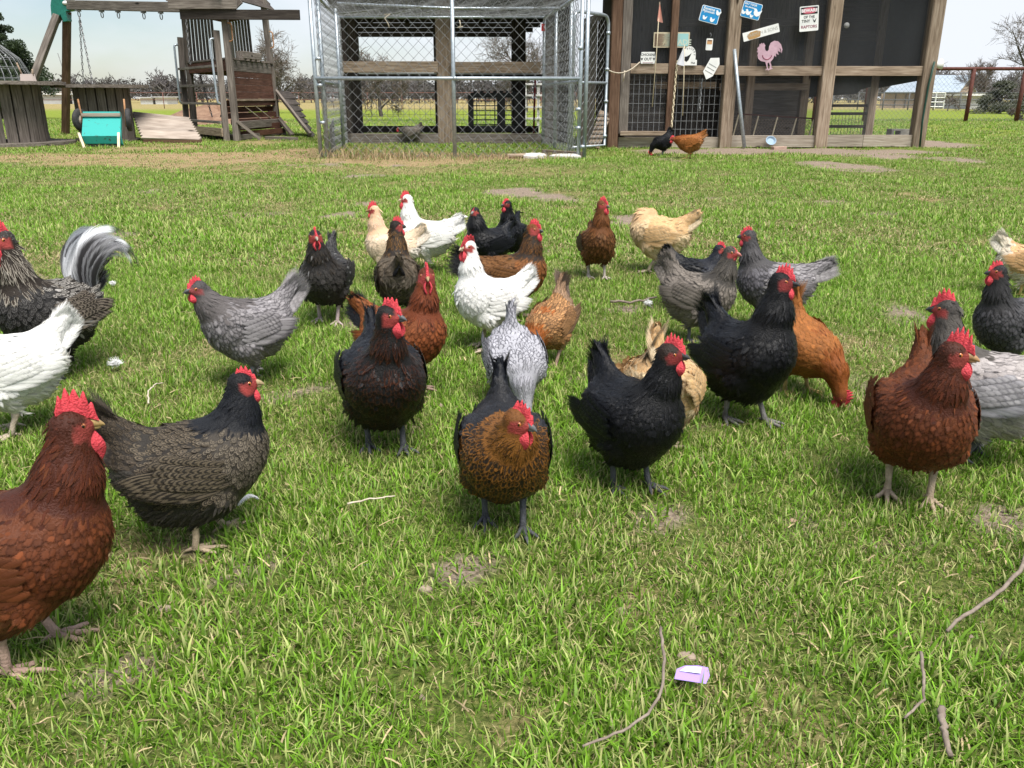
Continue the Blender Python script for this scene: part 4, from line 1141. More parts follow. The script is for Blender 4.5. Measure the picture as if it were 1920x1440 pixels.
# ---------------------------------------------------------------- teal cart tipped on its nose
YW = 12.95
cart = thing('tipped_cart', 'chipped teal toy cart tipped up on end with two black wheels', 'cart', (xat(193, YW), YW, 0), math.radians(6))
hw = .30
bed = MB()
A_ = [Vector((-hw*.80, -.02, .05)), Vector((hw*.98, -.02, .05)), Vector((hw*.98, -.06, .16)), Vector((-hw*.86, -.06, .16)), Vector((-hw*1.0, .22, .42)), Vector((hw*.82, .22, .42)), Vector((-hw*1.0, .25, .50)), Vector((hw*.78, .25, .50))]
bed.add(A_ + [p + Vector((0, .05, -.03)) for p in A_], [(0, 1, 2, 3), (3, 2, 5, 4), (4, 5, 7, 6), (8, 11, 10, 9), (11, 12, 13, 10), (12, 14, 15, 13), (0, 3, 11, 8), (1, 9, 10, 2), (3, 4, 12, 11), (2, 10, 13, 5), (4, 6, 14, 12), (5, 13, 15, 7), (0, 8, 9, 1), (6, 7, 15, 14)]).build('bed', TEAL, cart)
beam('trim', (-hw*1.02, .20, .455), (hw*.84, .20, .455), .03, .05, W_BASE, cart)
for s in (-1, 1):
    c = Vector((s*(hw + .05), .24, .50 - .12)); w = MB()
    k = 24; prof = ((-.035, .085), (-.035, .15), (-.02, .165), (.02, .165), (.035, .15), (.035, .085))
    w.add([Vector((x, math.cos(2*math.pi*i/k)*r, math.sin(2*math.pi*i/k)*r)) for x, r in prof for i in range(k)], [(j*k+i, j*k+(i+1) % k, (j+1)*k+(i+1) % k, (j+1)*k+i) for j in range(5) for i in range(k)])
    o = w.build('wheel', RUBBER, cart, True); o.location = c; o.rotation_euler = (0, 0, s*.25)
    q = MB(); q.tube([Vector((-.03, 0, 0)), Vector((.03, 0, 0))], .086, 16).build('rim', W_BASE, o, True)
    MB().tube([c + Vector((-s*.04, -.02, -.1)), c + Vector((-s*.02, -.02, .30))], .013, 6).build('handle', W_PLY, cart, True)
    beam('prop_leg', (s*hw*.95 - .02, -.03, .20), (s*hw*(.95 if s > 0 else .68) , -.18, -.01), .035, .03, CREAM, cart)
o = MB().box((0, .10, .05), .45, .22, .10).build('under_frame', BLACKP, cart)

# ---------------------------------------------------------------- low deck ramp of boards
deck = thing('deck_ramp', 'low sun-bleached plank ramp lying before the play tower', 'ramp')
e0, e1 = Vector((xat(268, 14.15, .06), 14.15, .07)), Vector((xat(377, 14.0, .06), 14.0, .05)); f0, f1 = Vector((xat(249, 15.0, .4), 15.0, .46)), Vector((xat(355, 15.1, .3), 15.1, .36))
npk = 10
for i in range(npk):
    t = (i+.5)/npk
    sl = (f0 - e0)
    beam('plank', e0.lerp(f0, t), e1.lerp(f1, t), sl.length/npk*.86, .03, W_DECK, deck, (e1-e0).cross(sl).normalized())
beam('skirt', e0 + Vector((0, .02, -.05)), e1 + Vector((0, .02, -.03)), .03, .08, W_BROWN, deck)
beam('bearer', e0 + Vector((.05, .05, -.03)), f0 + Vector((.05, 0, -.04)), .04, .05, W_DARK, deck); beam('bearer', e1 + Vector((-.05, .05, -.03)), f1 + Vector((-.05, 0, -.04)), .04, .05, W_DARK, deck)
beam('support', f0 + Vector((.3, 0, -.05)), Vector((f0.x + .3, f0.y, 0)), .06, .06, W_DARK, deck, (0, 1, 0)); beam('support', f1 + Vector((-.2, 0, -.05)), Vector((f1.x - .2, f1.y, 0)), .06, .06, W_DARK, deck, (0, 1, 0))
for i, (xa, ya, xb, yb) in enumerate(((500, 262, 556, 264), (380, 258, 430, 256))):
    a, b = G(xa, ya), G(xb, yb)
    tag(beam('loose_timber', a + Vector((0, 0, .03)), b + Vector((0, 0, .03)), .08, .06, W_GREY), ('weathered timber lying on the dirt right of the ladder foot', 'dark timber lying across the foot of the ladder')[i], 'timber')
# ---------------------------------------------------------------- far fences, buildings, trees
def pipe_fence(name, label, p0, p1, n, hgt, r, mat, mesh=False, rails=(1.0,), pitch=.2):
    t = thing(name, label, 'fence')
    p0, p1 = Vector(p0), Vector(p1)
    for i in range(n):
        p = p0.lerp(p1, i/(n-1)); MB().tube([p - Vector((0, 0, .1)), p + Vector((0, 0, hgt))], r*1.25, 8).build('post', mat, t, True)
    for k in rails: MB().tube([p0 + Vector((0, 0, hgt*k)), p1 + Vector((0, 0, hgt*k))], r, 8).build('rail', mat, t, True)
    if mesh: chain_link('mesh', p0 + Vector((0, .03, .03)), p1 - p0, (0, 0, 1), (p1-p0).length, hgt - .05, pitch, .0040, WIRE, t)
    return t
ff0, ff1 = G(1715, 231), G(2010, 227)
pd = (G(1905, 228) - G(1810, 228))
a0 = G(1810, 228)
pipe_fence('chain_link_fence', 'rust red pipe fence with chain-link mesh right of the coop', a0 - pd*3, a0 + pd*2, 6, 1.52, .05, RUST, True, (1.0,), .14)
yf = 57.0
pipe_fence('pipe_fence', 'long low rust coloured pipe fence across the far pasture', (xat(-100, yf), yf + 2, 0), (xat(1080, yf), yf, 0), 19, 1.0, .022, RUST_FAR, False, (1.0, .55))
yf2 = 52.0
pipe_fence('pasture_fence', 'dark wire and post fence before the tan barn', (xat(1560, yf2), yf2, 0), (xat(2050, yf2), yf2 - 2, 0), 12, .95, .03, WIRE_D, False, (1.0, .6, .3))
gt = thing('pasture_gate', 'white tube gate in the far fence before the barn', 'gate', (xat(1753, 50.5), 50.5, 0))
for z in (.2, .45, .7, .95): MB().tube([(-.55, 0, z), (.45, 0, z)], .035, 6).build('bar', WHITE, gt)
for x in (-.55, -.05, .45): MB().tube([(x, 0, .1), (x, 0, 1.0)], .035, 6).build('upright', WHITE, gt)

def shed(name, label, px0, px1, py_top, py_eave, py_base, Y, depth, wallm, roofm, doors=(), gable=False):
    t = thing(name, label, 'building')
    x0, x1 = xat(px0, Y), xat(px1, Y); zt, ze = zat(py_top, Y), zat(py_eave, Y)
    t.location = ((x0+x1)/2, Y, 0); w = x1 - x0
    MB().box((0, depth/2, ze/2), w, depth, ze).build('wall', wallm, t)
    MB().prism([(-w/2 - .3, ze), (w/2 + .3, ze), (w/2 + .3, ze + .08), (0 if gable else w/2 + .3, zt), (0 if gable else -w/2 - .3, zt), (-w/2 - .3, ze + .08)], depth + .6).build('roof', roofm, t).location = (0, depth/2, .01)
    for (a, b, h, m_) in doors:
        MB().box(((a+b)/2*w, -.03, h/2), (b-a)*w, .05, h).build('doorway', m_, t)
    return t
TANW = noisy('tan_metal_wall', (.33, .26, .20), (.42, .34, .27), 1.5, .7, bump=0); TIN = noisy('pale_tin_roof', (.28, .34, .40), (.38, .44, .50), .8, .55, bump=0, metal=.2)
DARKM = flat('opening_shade', (.012, .012, .013), .8); GREYW = noisy('pale_grey_wall', (.42, .42, .42), (.58, .58, .57), 1, .7, bump=0)  # near-black panels: the shade inside the openings is put into the colour
# barn: long tan hall, tin roof slope facing us
yb = 62
barn = thing('barn', 'tan metal barn with pale blue tin roof beyond the chain-link fence', 'building')
xb0, xb1, xb2 = xat(1650, yb), xat(1778, yb), xat(1862, yb + 6)
zb = zat(171, yb)
B0, B1, B2 = Vector((xb0, yb, 0)), Vector((xb1, yb, 0)), Vector((xb2, yb + 9, 0))
wv = (B2 - B1); R1 = B1 + wv*.5; R0 = B0 + wv*.5
panel('wall', [B0, B1, B1 + up_*1.0, B0 + up_*1.0], TANW, barn, -.1)
panel('gable_wall', [B1, B2, B2 + up_*1.0, R1 + up_*2.15, B1 + up_*1.0], TANW, barn, -.1)
panel('roof', [B0 + up_*.98 - Vector((0, .4, 0)), B1 + up_*.98 + Vector((.4, -.4, 0)), R1 + up_*2.2 + Vector((.4, 0, 0)), R0 + up_*2.2], TIN, barn, .1)
panel('roof', [R0 + up_*2.2, R1 + up_*2.2 + Vector((.4, 0, 0)), B2 + up_*.98 + Vector((.4, .4, 0)), B0 + wv + up_*.98 + Vector((0, .4, 0))], TIN, barn, .1)
panel('doorway', [B1.lerp(B0, .45) + Vector((0, -.16, 0)), B1.lerp(B0, .05) + Vector((0, -.16, 0)), B1.lerp(B0, .05) + Vector((0, -.16, .86)), B1.lerp(B0, .45) + Vector((0, -.16, .86))], DARKM, barn, .03)  # flat panel on the wall, coloured as the shaded inside
for i in range(5):
    p = B1.lerp(B0, .2 + .15*i); MB().box(p + Vector((0, -.08, .5)), .05, .05, 1.0).build('wall_rib', WIRE_D, barn)
shed('low_shed', 'low pale shed with white roof beyond the right fence', 1812, 1852, 176, 180, 187, 56, 4, GREYW, WHITE)
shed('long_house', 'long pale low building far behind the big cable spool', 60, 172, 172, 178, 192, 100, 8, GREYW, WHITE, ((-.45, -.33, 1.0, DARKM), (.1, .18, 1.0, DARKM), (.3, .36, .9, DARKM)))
shed('far_trailer', 'small white trailer far left of the other before the treeline', 264, 287, 182, 184, 193, 96, 3, WHITE, GREYW)
shed('far_trailer', 'small white trailer far right of the other before the treeline', 292, 314, 181, 183, 192, 96, 3, WHITE, GREYW)
mound = tag(MB().add([(math.cos(a)*r, math.sin(a)*r*.7, h*(1 + .25*math.sin(a*3 + r*4)) - .05) for r, h in ((2.2, 0), (1.5, .20), (.9, .36), (.4, .46), (.01, .5)) for a in np.linspace(0, 2*math.pi, 20, endpoint=False)],
    [(l*20+i, l*20+(i+1) % 20, (l+1)*20+(i+1) % 20, (l+1)*20+i) for l in range(4) for i in range(20)]).build('dirt_mound', noisy('red_brown_earth', (.13, .07, .045), (.28, .18, .12), 4, .95, bump=.6, bdist=.05), None, True), 'red brown earth mound on the pasture behind the play tower', 'mound')
mound.location = (xat(410, 25), 25, 0)

BARK = noisy('grey_bark', (.045, .036, .03), (.13, .11, .095), 6, .95, (1, 1, .3), .6, .02); TWIG = noisy('bare_twigs', (.07, .055, .045), (.16, .13, .11), 3, .95, bump=0)
TWIG_FAR = noisy('hazed_winter_wood', (.075, .070, .072), (.135, .125, .125), .35, 1.0, bump=0, c3=(.115, .12, .10))  # far wood greyed and lightened: distance haze put into its colour
def bare_tree(name, label, px, Y, hgt, spread, seed, depth=5, lean_x=0.0, r0=None, droop=0.0):
    r = np.random.default_rng(seed)
    t = thing(name, label, 'tree', (xat(px, Y), Y, 0))
    tr, tw = MB(), MB()
    r0 = r0 or hgt*.022
    def grow(p, d, L, rad, lev):
        n = 4; pts = [p]; rr = [rad]
        for i in range(n):
            d = (d + Vector(r.normal(0, .16, 3)) + Vector((0, 0, .04 - droop*lev*.05))).normalized()
            p = p + d*L/n; pts.append(p); rr.append(rad*(1 - .5*(i+1)/n))
        (tr if lev < 2 else tw).tube(pts, rr, 6 if lev < 2 else 3, False)
        if lev >= depth: return
        nk = (4, 5, 5, 4, 4)[min(lev, 4)]
        for k in range(nk):
            f = .35 + .65*(k + r.random())/nk
            q = pts[0].lerp(pts[-1], 0) if 0 else pts[min(int(f*n), n)]
            az = r.random()*6.283; sp_ = (.55 + .5*r.random())*spread
            side = d.orthogonal().normalized(); side = Matrix.Rotation(az, 3, d) @ side
            nd = (d*math.cos(sp_) + side*math.sin(sp_)).normalized()
            grow(q, nd, L*(.55 + .25*r.random()), max(rad*.45, .009), lev + 1)
    grow(Vector((0, 0, -.1)), Vector((lean_x, 0, 1)).normalized(), hgt*.36, r0, 0)
    tr.build('trunk', BARK, t, True); tw.build('crown', TWIG, t)
    return t
bare_tree('bare_tree', 'leafless spreading tree seen through and right of the play tower', 508, 42, 5.6, .95, 5, 5)
bare_tree('bare_tree', 'leafless tree with thick trunk seen through the left half of the run', 716, 34, 4.0, .9, 9, 5)
bare_tree('bare_tree', 'twiggy leafless tree seen through the right half of the run', 985, 44, 6.4, 1.0, 12, 5)
bare_tree('bare_tree', 'large leafless tree at the right edge beyond the chain-link fence', 1912, 46, 7.4, .85, 17, 5)
bare_tree('bare_tree', 'thin leafless sapling before the tan barn', 1777, 48, 1.9, .7, 21, 4, 0, .035)
bare_tree('bare_tree', 'tall upright leafless tree between barn and right edge', 1848, 58, 5.0, .6, 23, 5)
bare_tree('bare_tree', 'small bare thorny bush at the right edge behind the fence post', 1902, 27.5, .9, 1.1, 25, 4, 0, .02)

def leaf_mass(V, Q, C, c, rad, n, size, r, cols):
    p = r.normal(0, 1, (n, 3)); p = p/np.linalg.norm(p, axis=1, keepdims=True)*(r.random((n, 1))**.45)*rad + c
    nn = unit(r.normal(0, 1, (n, 3)) + np.array([0, 0, .5])); d = unit(np.cross(nn, r.normal(0, 1, (n, 3)))); b = np.cross(nn, d)
    s = size*(.6 + .8*r.random((n, 1)))
    o = sum(len(v) for v in V)
    V.append(np.stack([p - d*s, p + b*s*.45, p + d*s, p - b*s*.45], 1).reshape(-1, 3)); Q.append(np.arange(n*4).reshape(n, 4) + o)
    k = r.random((n, 1)); C.append(np.repeat(np.concatenate([cols[0]*(1-k) + cols[1]*k, np.ones((n, 1))], 1), 4, 0))
LEAF = blade_mat(); LEAF.name = 'evergreen_leaf'
def evergreen(name, label, px, Y, hgt, wid, seed, cols, z0=.1, clumps=40, n=260, size=.10):
    r = np.random.default_rng(seed)
    t = thing(name, label, 'tree', (xat(px, Y), Y, 0))
    mb = MB(); mb.tube([(0, 0, -.1), (.05, 0, hgt*.5), (0, 0, hgt*.95)], [hgt*.035, hgt*.022, .02], 7)
    V, Q, C = [], [], []
    for i in range(clumps):
        f = z0 + (1 - z0)*r.random()**.9; a = r.random()*6.283; rr = wid*(1.08 - f)**.75*(.35 + .65*r.random())
        c = np.array([math.cos(a)*rr, math.sin(a)*rr, f*hgt])
        mb.tube([(0, 0, f*hgt*.85), Vector(c)*.98], [.03, .008], 4)
        leaf_mass(V, Q, C, c, np.array([.30, .30, .16])*wid*.75*(1.15 - f*.6), n, size, r, cols)
    mb.build('trunk', BARK, t, True)
    me = arr_mesh('crown', np.concatenate(V), np.concatenate(Q), attrs={'ca': ('FLOAT_COLOR', np.concatenate(C))}, smooth=False)
    ob('crown', me, LEAF, t)
    return t
evergreen('cedar_tree', 'dark green cedar behind the swing frame at the left edge', 8, 30, 3.35, 2.0, 3, (np.array([.020, .036, .018]), np.array([.065, .09, .045])), .12, 90, 420, .045)
evergreen('evergreen_bush', 'dark green bush behind the chain-link fence near the barn', 1872, 40, 1.35, 1.5, 6, (np.array([.075, .080, .058]), np.array([.13, .135, .095])), .05, 44, 300, .045)
# far wood: one mass of winter trees
r = np.random.default_rng(99)
mb = MB()
def wood_tree(x, y, h):
    mb.tube([(x, y, -.2), (x + r.normal(0, .2), y, h*.55)], [h*.03, h*.018], 3, False)
    for k in range(58):
        f = .12 + .75*r.random(); a = r.random()*6.283; e = .25 + .9*r.random()
        p = Vector((x + r.normal(0, .10*h), y + r.normal(0, .3), f*h*.75)); L = h*(.16 + .22*r.random())
        d = Vector((math.cos(a)*math.cos(e), math.sin(a)*.4, math.sin(e)))
        q = p + d*L
        mb.tube([p, q], [.075, .03], 3, False)
        for m in range(3):
            s = p.lerp(q, .4 + .6*r.random()); mb.tube([s, s + Vector((r.normal(0, .5), r.normal(0, .2), .3 + .5*r.random()))*L*.5], [.05, .018], 3, False)
for i in range(330):
    px_ = -260 + 2450*r.random()
    y = 116 + 34*r.random()
    hh = 2.7 + 1.5*r.random() + (1.3 if r.random() < .10 else 0)
    if px_ > 1700: y *= .85; hh *= 1.25
    wood_tree(xat(px_, y), y, hh)
tag(mb.build('far_wood', TWIG_FAR), 'grey brown line of bare winter trees on the horizon', kind='stuff')
V, Q, C = [], [], []
for i in range(420):
    px_ = -260 + 2450*(i + r.random())/420; y = 119 + 14*r.random()
    leaf_mass(V, Q, C, np.array([xat(px_, y), y, .9 + 1.7*r.random()]), np.array([2.6, 1.0, 1.3]), 80, .20, r, (np.array([.050, .048, .047]), np.array([.105, .096, .088])))
me = arr_mesh('far_brush', np.concatenate(V), np.concatenate(Q), attrs={'ca': ('FLOAT_COLOR', np.concatenate(C))}, smooth=False)
tag(ob('far_brush', me, LEAF), 'dense grey brown brush under the far bare trees', kind='stuff')
# dry weeds along the run and at post feet
# ---------------------------------------------------------------- poultry
def plumage_mat(name, rough, spec, sheen=0.0):
    m, nt, b = new_mat(name)
    L = nt.links.new
    ca = N(nt, 'ShaderNodeAttribute', attribute_name='ca')
    cb = N(nt, 'ShaderNodeAttribute', attribute_name='cb')
    fu = N(nt, 'ShaderNodeAttribute', attribute_name='fuv')     # across -1..1, along 0..1, random
    sx = N(nt, 'ShaderNodeSeparateXYZ'); L(fu.outputs['Vector'], sx.inputs[0])
    def math_(op, a, b_=None, c=None):
        n = N(nt, 'ShaderNodeMath', operation=op)
        for i, q in enumerate((a, b_, c)):
            if q is None: continue
            if isinstance(q, (int, float)): n.inputs[i].default_value = q
            else: L(q, n.inputs[i])
        return n.outputs[0]
    u, v, rnd = sx.outputs
    vv = math_('MAXIMUM', math_('DIVIDE', math_('SUBTRACT', v, .35), .65), 0.0)
    e = math_('SQRT', math_('ADD', math_('MULTIPLY', u, u), math_('MULTIPLY', vv, vv)))
    # barb streaks run outward from the shaft
    cx = N(nt, 'ShaderNodeCombineXYZ')
    L(math_('MULTIPLY', math_('SUBTRACT', v, math_('MULTIPLY', math_('ABSOLUTE', u), .35)), 26.0), cx.inputs[0])
    L(math_('MULTIPLY', u, 1.3), cx.inputs[1]); L(math_('MULTIPLY', rnd, 91.0), cx.inputs[2])
    nz = N(nt, 'ShaderNodeTexNoise'); nz.inputs['Scale'].default_value = 1.0; nz.inputs['Detail'].default_value = 3
    L(cx.outputs[0], nz.inputs['Vector'])
    en = math_('ADD', e, math_('MULTIPLY', math_('SUBTRACT', nz.outputs['Fac'], .5), .34))
    lace = N(nt, 'ShaderNodeMapRange', interpolation_type='SMOOTHSTEP')
    lace.inputs['From Min'].default_value = .44; lace.inputs['From Max'].default_value = .74
    L(en, lace.inputs['Value'])
    pen = math_('MULTIPLY_ADD', math_('SINE', math_('MULTIPLY', en, 13.0)), .9, .45)
    pen = math_('MINIMUM', math_('MAXIMUM', pen, 0.0), 1.0)
    fac = N(nt, 'ShaderNodeMix'); fac.data_type = 'FLOAT'
    L(ca.outputs['Alpha'], fac.inputs['Factor']); L(lace.outputs[0], fac.inputs['A']); L(pen, fac.inputs['B'])
    amt = math_('MULTIPLY', fac.outputs['Result'], cb.outputs['Alpha'])
    mx = N(nt, 'ShaderNodeMix'); mx.data_type = 'RGBA'
    L(amt, mx.inputs['Factor']); L(ca.outputs['Color'], mx.inputs['A']); L(cb.outputs['Color'], mx.inputs['B'])
    hv = N(nt, 'ShaderNodeHueSaturation')
    L(math_('MULTIPLY_ADD', nz.outputs['Fac'], .5, .75), hv.inputs['Value'])
    L(mx.outputs['Result'], hv.inputs['Color'])
    L(hv.outputs['Color'], b.inputs['Base Color'])
    b.inputs['Roughness'].default_value = rough
    b.inputs['Specular IOR Level'].default_value = spec
    if sheen:
        b.inputs['Sheen Weight'].default_value = sheen
        b.inputs['Sheen Roughness'].default_value = .4
    bp = N(nt, 'ShaderNodeBump'); bp.inputs['Strength'].default_value = .5; bp.inputs['Distance'].default_value = .0014
    L(nz.outputs['Fac'], bp.inputs['Height']); L(bp.outputs['Normal'], b.inputs['Normal'])
    # barbs part at the rim: ragged, open edge
    c2 = N(nt, 'ShaderNodeCombineXYZ')
    L(math_('MULTIPLY', math_('SUBTRACT', v, math_('MULTIPLY', math_('ABSOLUTE', u), .5)), 34.0), c2.inputs[0])
    L(math_('MULTIPLY', u, .8), c2.inputs[1]); L(math_('MULTIPLY', rnd, 57.0), c2.inputs[2])
    n2 = N(nt, 'ShaderNodeTexNoise'); n2.inputs['Scale'].default_value = 1.0; n2.inputs['Detail'].default_value = 2
    L(c2.outputs[0], n2.inputs['Vector'])
    rim = math_('ADD', e, math_('MULTIPLY', math_('SUBTRACT', n2.outputs['Fac'], .5), 1.5))
    op = N(nt, 'ShaderNodeMapRange'); op.inputs['From Min'].default_value = 1.04; op.inputs['From Max'].default_value = .66
    op.inputs['To Min'].default_value = 0.0; op.inputs['To Max'].default_value = 1.0
    L(rim, op.inputs['Value'])
    tr = N(nt, 'ShaderNodeBsdfTransparent'); ms = N(nt, 'ShaderNodeMixShader')
    L(op.outputs[0], ms.inputs[0]); L(tr.outputs[0], ms.inputs[1]); L(b.outputs[0], ms.inputs[2])
    L(ms.outputs[0], nt.nodes['Material Output'].inputs['Surface'])
    return m

def skin_mat(name, rough, spec, bump, scale, sub=0.0):
    m, nt, b = new_mat(name)
    L = nt.links.new
    ca = N(nt, 'ShaderNodeAttribute', attribute_name='ca')
    tc = N(nt, 'ShaderNodeTexCoord')
    nz = N(nt, 'ShaderNodeTexNoise'); nz.inputs['Scale'].default_value = scale; nz.inputs['Detail'].default_value = 4
    L(tc.outputs['Object'], nz.inputs['Vector'])
    hv = N(nt, 'ShaderNodeHueSaturation')
    mr = N(nt, 'ShaderNodeMapRange'); mr.inputs['To Min'].default_value = .68; mr.inputs['To Max'].default_value = 1.3
    L(nz.outputs['Fac'], mr.inputs['Value']); L(mr.outputs[0], hv.inputs['Value'])
    L(ca.outputs['Color'], hv.inputs['Color']); L(hv.outputs['Color'], b.inputs['Base Color'])
    b.inputs['Roughness'].default_value = rough
    b.inputs['Specular IOR Level'].default_value = spec
    if sub:
        b.inputs['Subsurface Weight'].default_value = sub
        b.inputs['Subsurface Radius'].default_value = (.006, .002, .0015)
        b.inputs['Subsurface Scale'].default_value = .5
    bp = N(nt, 'ShaderNodeBump'); bp.inputs['Strength'].default_value = bump; bp.inputs['Distance'].default_value = .0035
    L(nz.outputs['Fac'], bp.inputs['Height']); L(bp.outputs['Normal'], b.inputs['Normal'])
    return m

PLUME = plumage_mat('plumage', .62, .18)
PLUME_GLOSS = plumage_mat('glossy_plumage', .36, .20)
SKIN = skin_mat('comb_skin', .58, .28, .9, 330, .15)
SCALE = skin_mat('leg_scale', .6, .3, .8, 260)
EYE = skin_mat('eye_gloss', .08, .6, 0.0, 50)
HORN = skin_mat('beak_horn', .42, .4, .2, 200)

def surface_nets(f, o, h):
    s = f < 0
    nx, ny, nz = f.shape
    acc = np.zeros((nx-1, ny-1, nz-1, 3)); cnt = np.zeros((nx-1, ny-1, nz-1))
    I, J, K = np.meshgrid(np.arange(nx-1), np.arange(ny-1), np.arange(nz-1), indexing='ij')
    base = np.stack([I, J, K], -1).astype(float)
    def sl(d): return f[d[0]:nx-1+d[0], d[1]:ny-1+d[1], d[2]:nz-1+d[2]]
    for ax in range(3):
        oth = [a for a in range(3) if a != ax]
        for p in (0, 1):
            for q in (0, 1):
                a = [0, 0, 0]; a[oth[0]] = p; a[oth[1]] = q
                b = list(a); b[ax] = 1
                fa, fb = sl(a), sl(b)
                m = (fa < 0) != (fb < 0)
                t = np.where(m, fa / np.where(m, fa - fb, 1), 0)
                pt = base + np.array(a, float)
                pt[..., ax] += t
                acc += pt * m[..., None]; cnt += m
    mask = cnt > 0
    idx = -np.ones(mask.shape, dtype=int); idx[mask] = np.arange(mask.sum())
    V = acc[mask] / cnt[mask][:, None] * h + o
    Q = []
    for ax in range(3):
        b_, c_ = (ax + 1) % 3, (ax + 2) % 3
        n = [nx, ny, nz]
        A = [slice(None)] * 3; B = [slice(None)] * 3
        A[ax] = slice(0, n[ax]-1); B[ax] = slice(1, n[ax])
        for q in (b_, c_):
            A[q] = slice(1, n[q]-1); B[q] = slice(1, n[q]-1)
        sa, sb = s[tuple(A)], s[tuple(B)]
        for inv in (False, True):
            m = (sa & ~sb) if not inv else (~sa & sb)
            p = np.argwhere(m)
            if not len(p): continue
            p[:, b_] += 1; p[:, c_] += 1
            def cell(db, dc):
                r = p.copy(); r[:, b_] += db; r[:, c_] += dc
                return idx[r[:, 0], r[:, 1], r[:, 2]]
            q4 = np.stack([cell(-1, -1), cell(0, -1), cell(0, 0), cell(-1, 0)], 1)
            Q.append(q4[:, ::-1] if inv else q4)
    return V, np.concatenate(Q)


def feathers(P, D, NRM, L, Wd, tilt, ca, cb, rnd, point=0.0, rows=4, curl=.10, camber=.16):
    """many feathers at once -> V,Q,attributes.  point: 0 round tip, 1 pointed"""
    n = len(P)
    D = unit(D - NRM * np.sum(D * NRM, 1, keepdims=True))
    B = np.cross(NRM, D)
    vs = np.linspace(0, 1, rows)
    prof_r = np.interp(vs, [0, .15, .45, .75, .92, 1], [.35, .62, 1.0, .95, .62, .22])
    prof_p = np.interp(vs, [0, .15, .45, .75, .92, 1], [.45, .75, 1.0, .72, .34, .05])
    L = np.broadcast_to(np.asarray(L, float), (n,)); Wd = np.broadcast_to(np.asarray(Wd, float), (n,))
    tilt = np.broadcast_to(np.asarray(tilt, float), (n,)); point = np.broadcast_to(np.asarray(point, float), (n,))
    curl = np.broadcast_to(np.asarray(curl, float), (n,))
    prof = prof_r[None] * (1 - point[:, None]) + prof_p[None] * point[:, None]           # n,rows
    us = np.array([-1., 0., 1.])
    al = vs[None, :, None] * L[:, None, None]
    h = al * np.sin(tilt)[:, None, None] - curl[:, None, None] * L[:, None, None] * vs[None, :, None] ** 2
    X = P[:, None, None, :] + D[:, None, None, :] * (al * np.cos(tilt)[:, None, None])[..., None]
    wv = us[None, None, :] * prof[:, :, None] * Wd[:, None, None] * .5
    X = X + B[:, None, None, :] * wv[..., None]
    hh = h + camber * Wd[:, None, None] * prof[:, :, None] * (1 - np.abs(us))[None, None, :]
    X = X + NRM[:, None, None, :] * hh[..., None]
    V = X.reshape(-1, 3)
    m = rows * 3
    q = []
    for r in range(rows - 1):
        for c in range(2):
            a = r * 3 + c
            q.append((a, a + 1, a + 4, a + 3))
    q = np.array(q)
    Q = (q[None] + (np.arange(n) * m)[:, None, None]).reshape(-1, 4)
    FU = np.zeros((n, rows, 3, 3))
    FU[..., 0] = us[None, None, :]; FU[..., 1] = vs[None, :, None]; FU[..., 2] = rnd[:, None, None]
    CA = np.repeat(ca, m, 0); CB = np.repeat(cb, m, 0)
    return V, Q, FU.reshape(-1, 3), CA, CB

class Plume:
    def __init__(s): s.V, s.Q, s.F, s.A, s.B, s.n = [], [], [], [], [], 0
    def add(s, V, Q, F, A, B):
        s.V.append(V); s.Q.append(Q + s.n); s.F.append(F); s.A.append(A); s.B.append(B); s.n += len(V)
    def build(s, name, mat, parent):
        me = arr_mesh(name, np.concatenate(s.V), np.concatenate(s.Q), attrs={
            'ca': ('FLOAT_COLOR', np.concatenate(s.A)), 'cb': ('FLOAT_COLOR', np.concatenate(s.B)), 'fuv': ('FLOAT_VECTOR', np.concatenate(s.F))})
        return ob(name, me, mat, parent)

def col_obj(name, V, Fq, Ft, col, mat, parent):
    c = np.asarray(col, float)
    if c.ndim == 1: c = np.tile(np.append(c[:3], 1), (len(V), 1))
    elif c.shape[1] == 3: c = np.concatenate([c, np.ones((len(c), 1))], 1)
    return ob(name, arr_mesh(name, V, Fq, Ft, {'ca': ('FLOAT_COLOR', c)}), mat, parent)

def loft(P, R, n=8, up=None, ellipse=1.0):
    """closed tapered tube through points -> V, quads (ends pinched)"""
    P = np.asarray(P, float); R = np.asarray(R, float)
    k = len(P)
    T = unit(np.gradient(P, axis=0))
    up = np.array([0, 0, 1.]) if up is None else np.asarray(up, float)
    A = np.cross(T, up); bad = np.linalg.norm(A, axis=1) < .15
    A[bad] = np.cross(T[bad], np.array([0, 1., 0]))
    A = unit(A); B = np.cross(A, T)
    th = np.linspace(0, 2 * math.pi, n, endpoint=False)
    V = P[:, None] + (A[:, None] * np.cos(th)[None, :, None] * ellipse + B[:, None] * np.sin(th)[None, :, None]) * R[:, None, None]
    q = []
    for i in range(k - 1):
        for j in range(n):
            j2 = (j + 1) % n
            q.append((i*n+j, i*n+j2, (i+1)*n+j2, (i+1)*n+j))
    return V.reshape(-1, 3), np.array(q)

def join(parts):
    V, Q, o = [], [], 0
    for v, q in parts:
        V.append(v); Q.append(q + o); o += len(v)
    return np.concatenate(V), np.concatenate(Q)

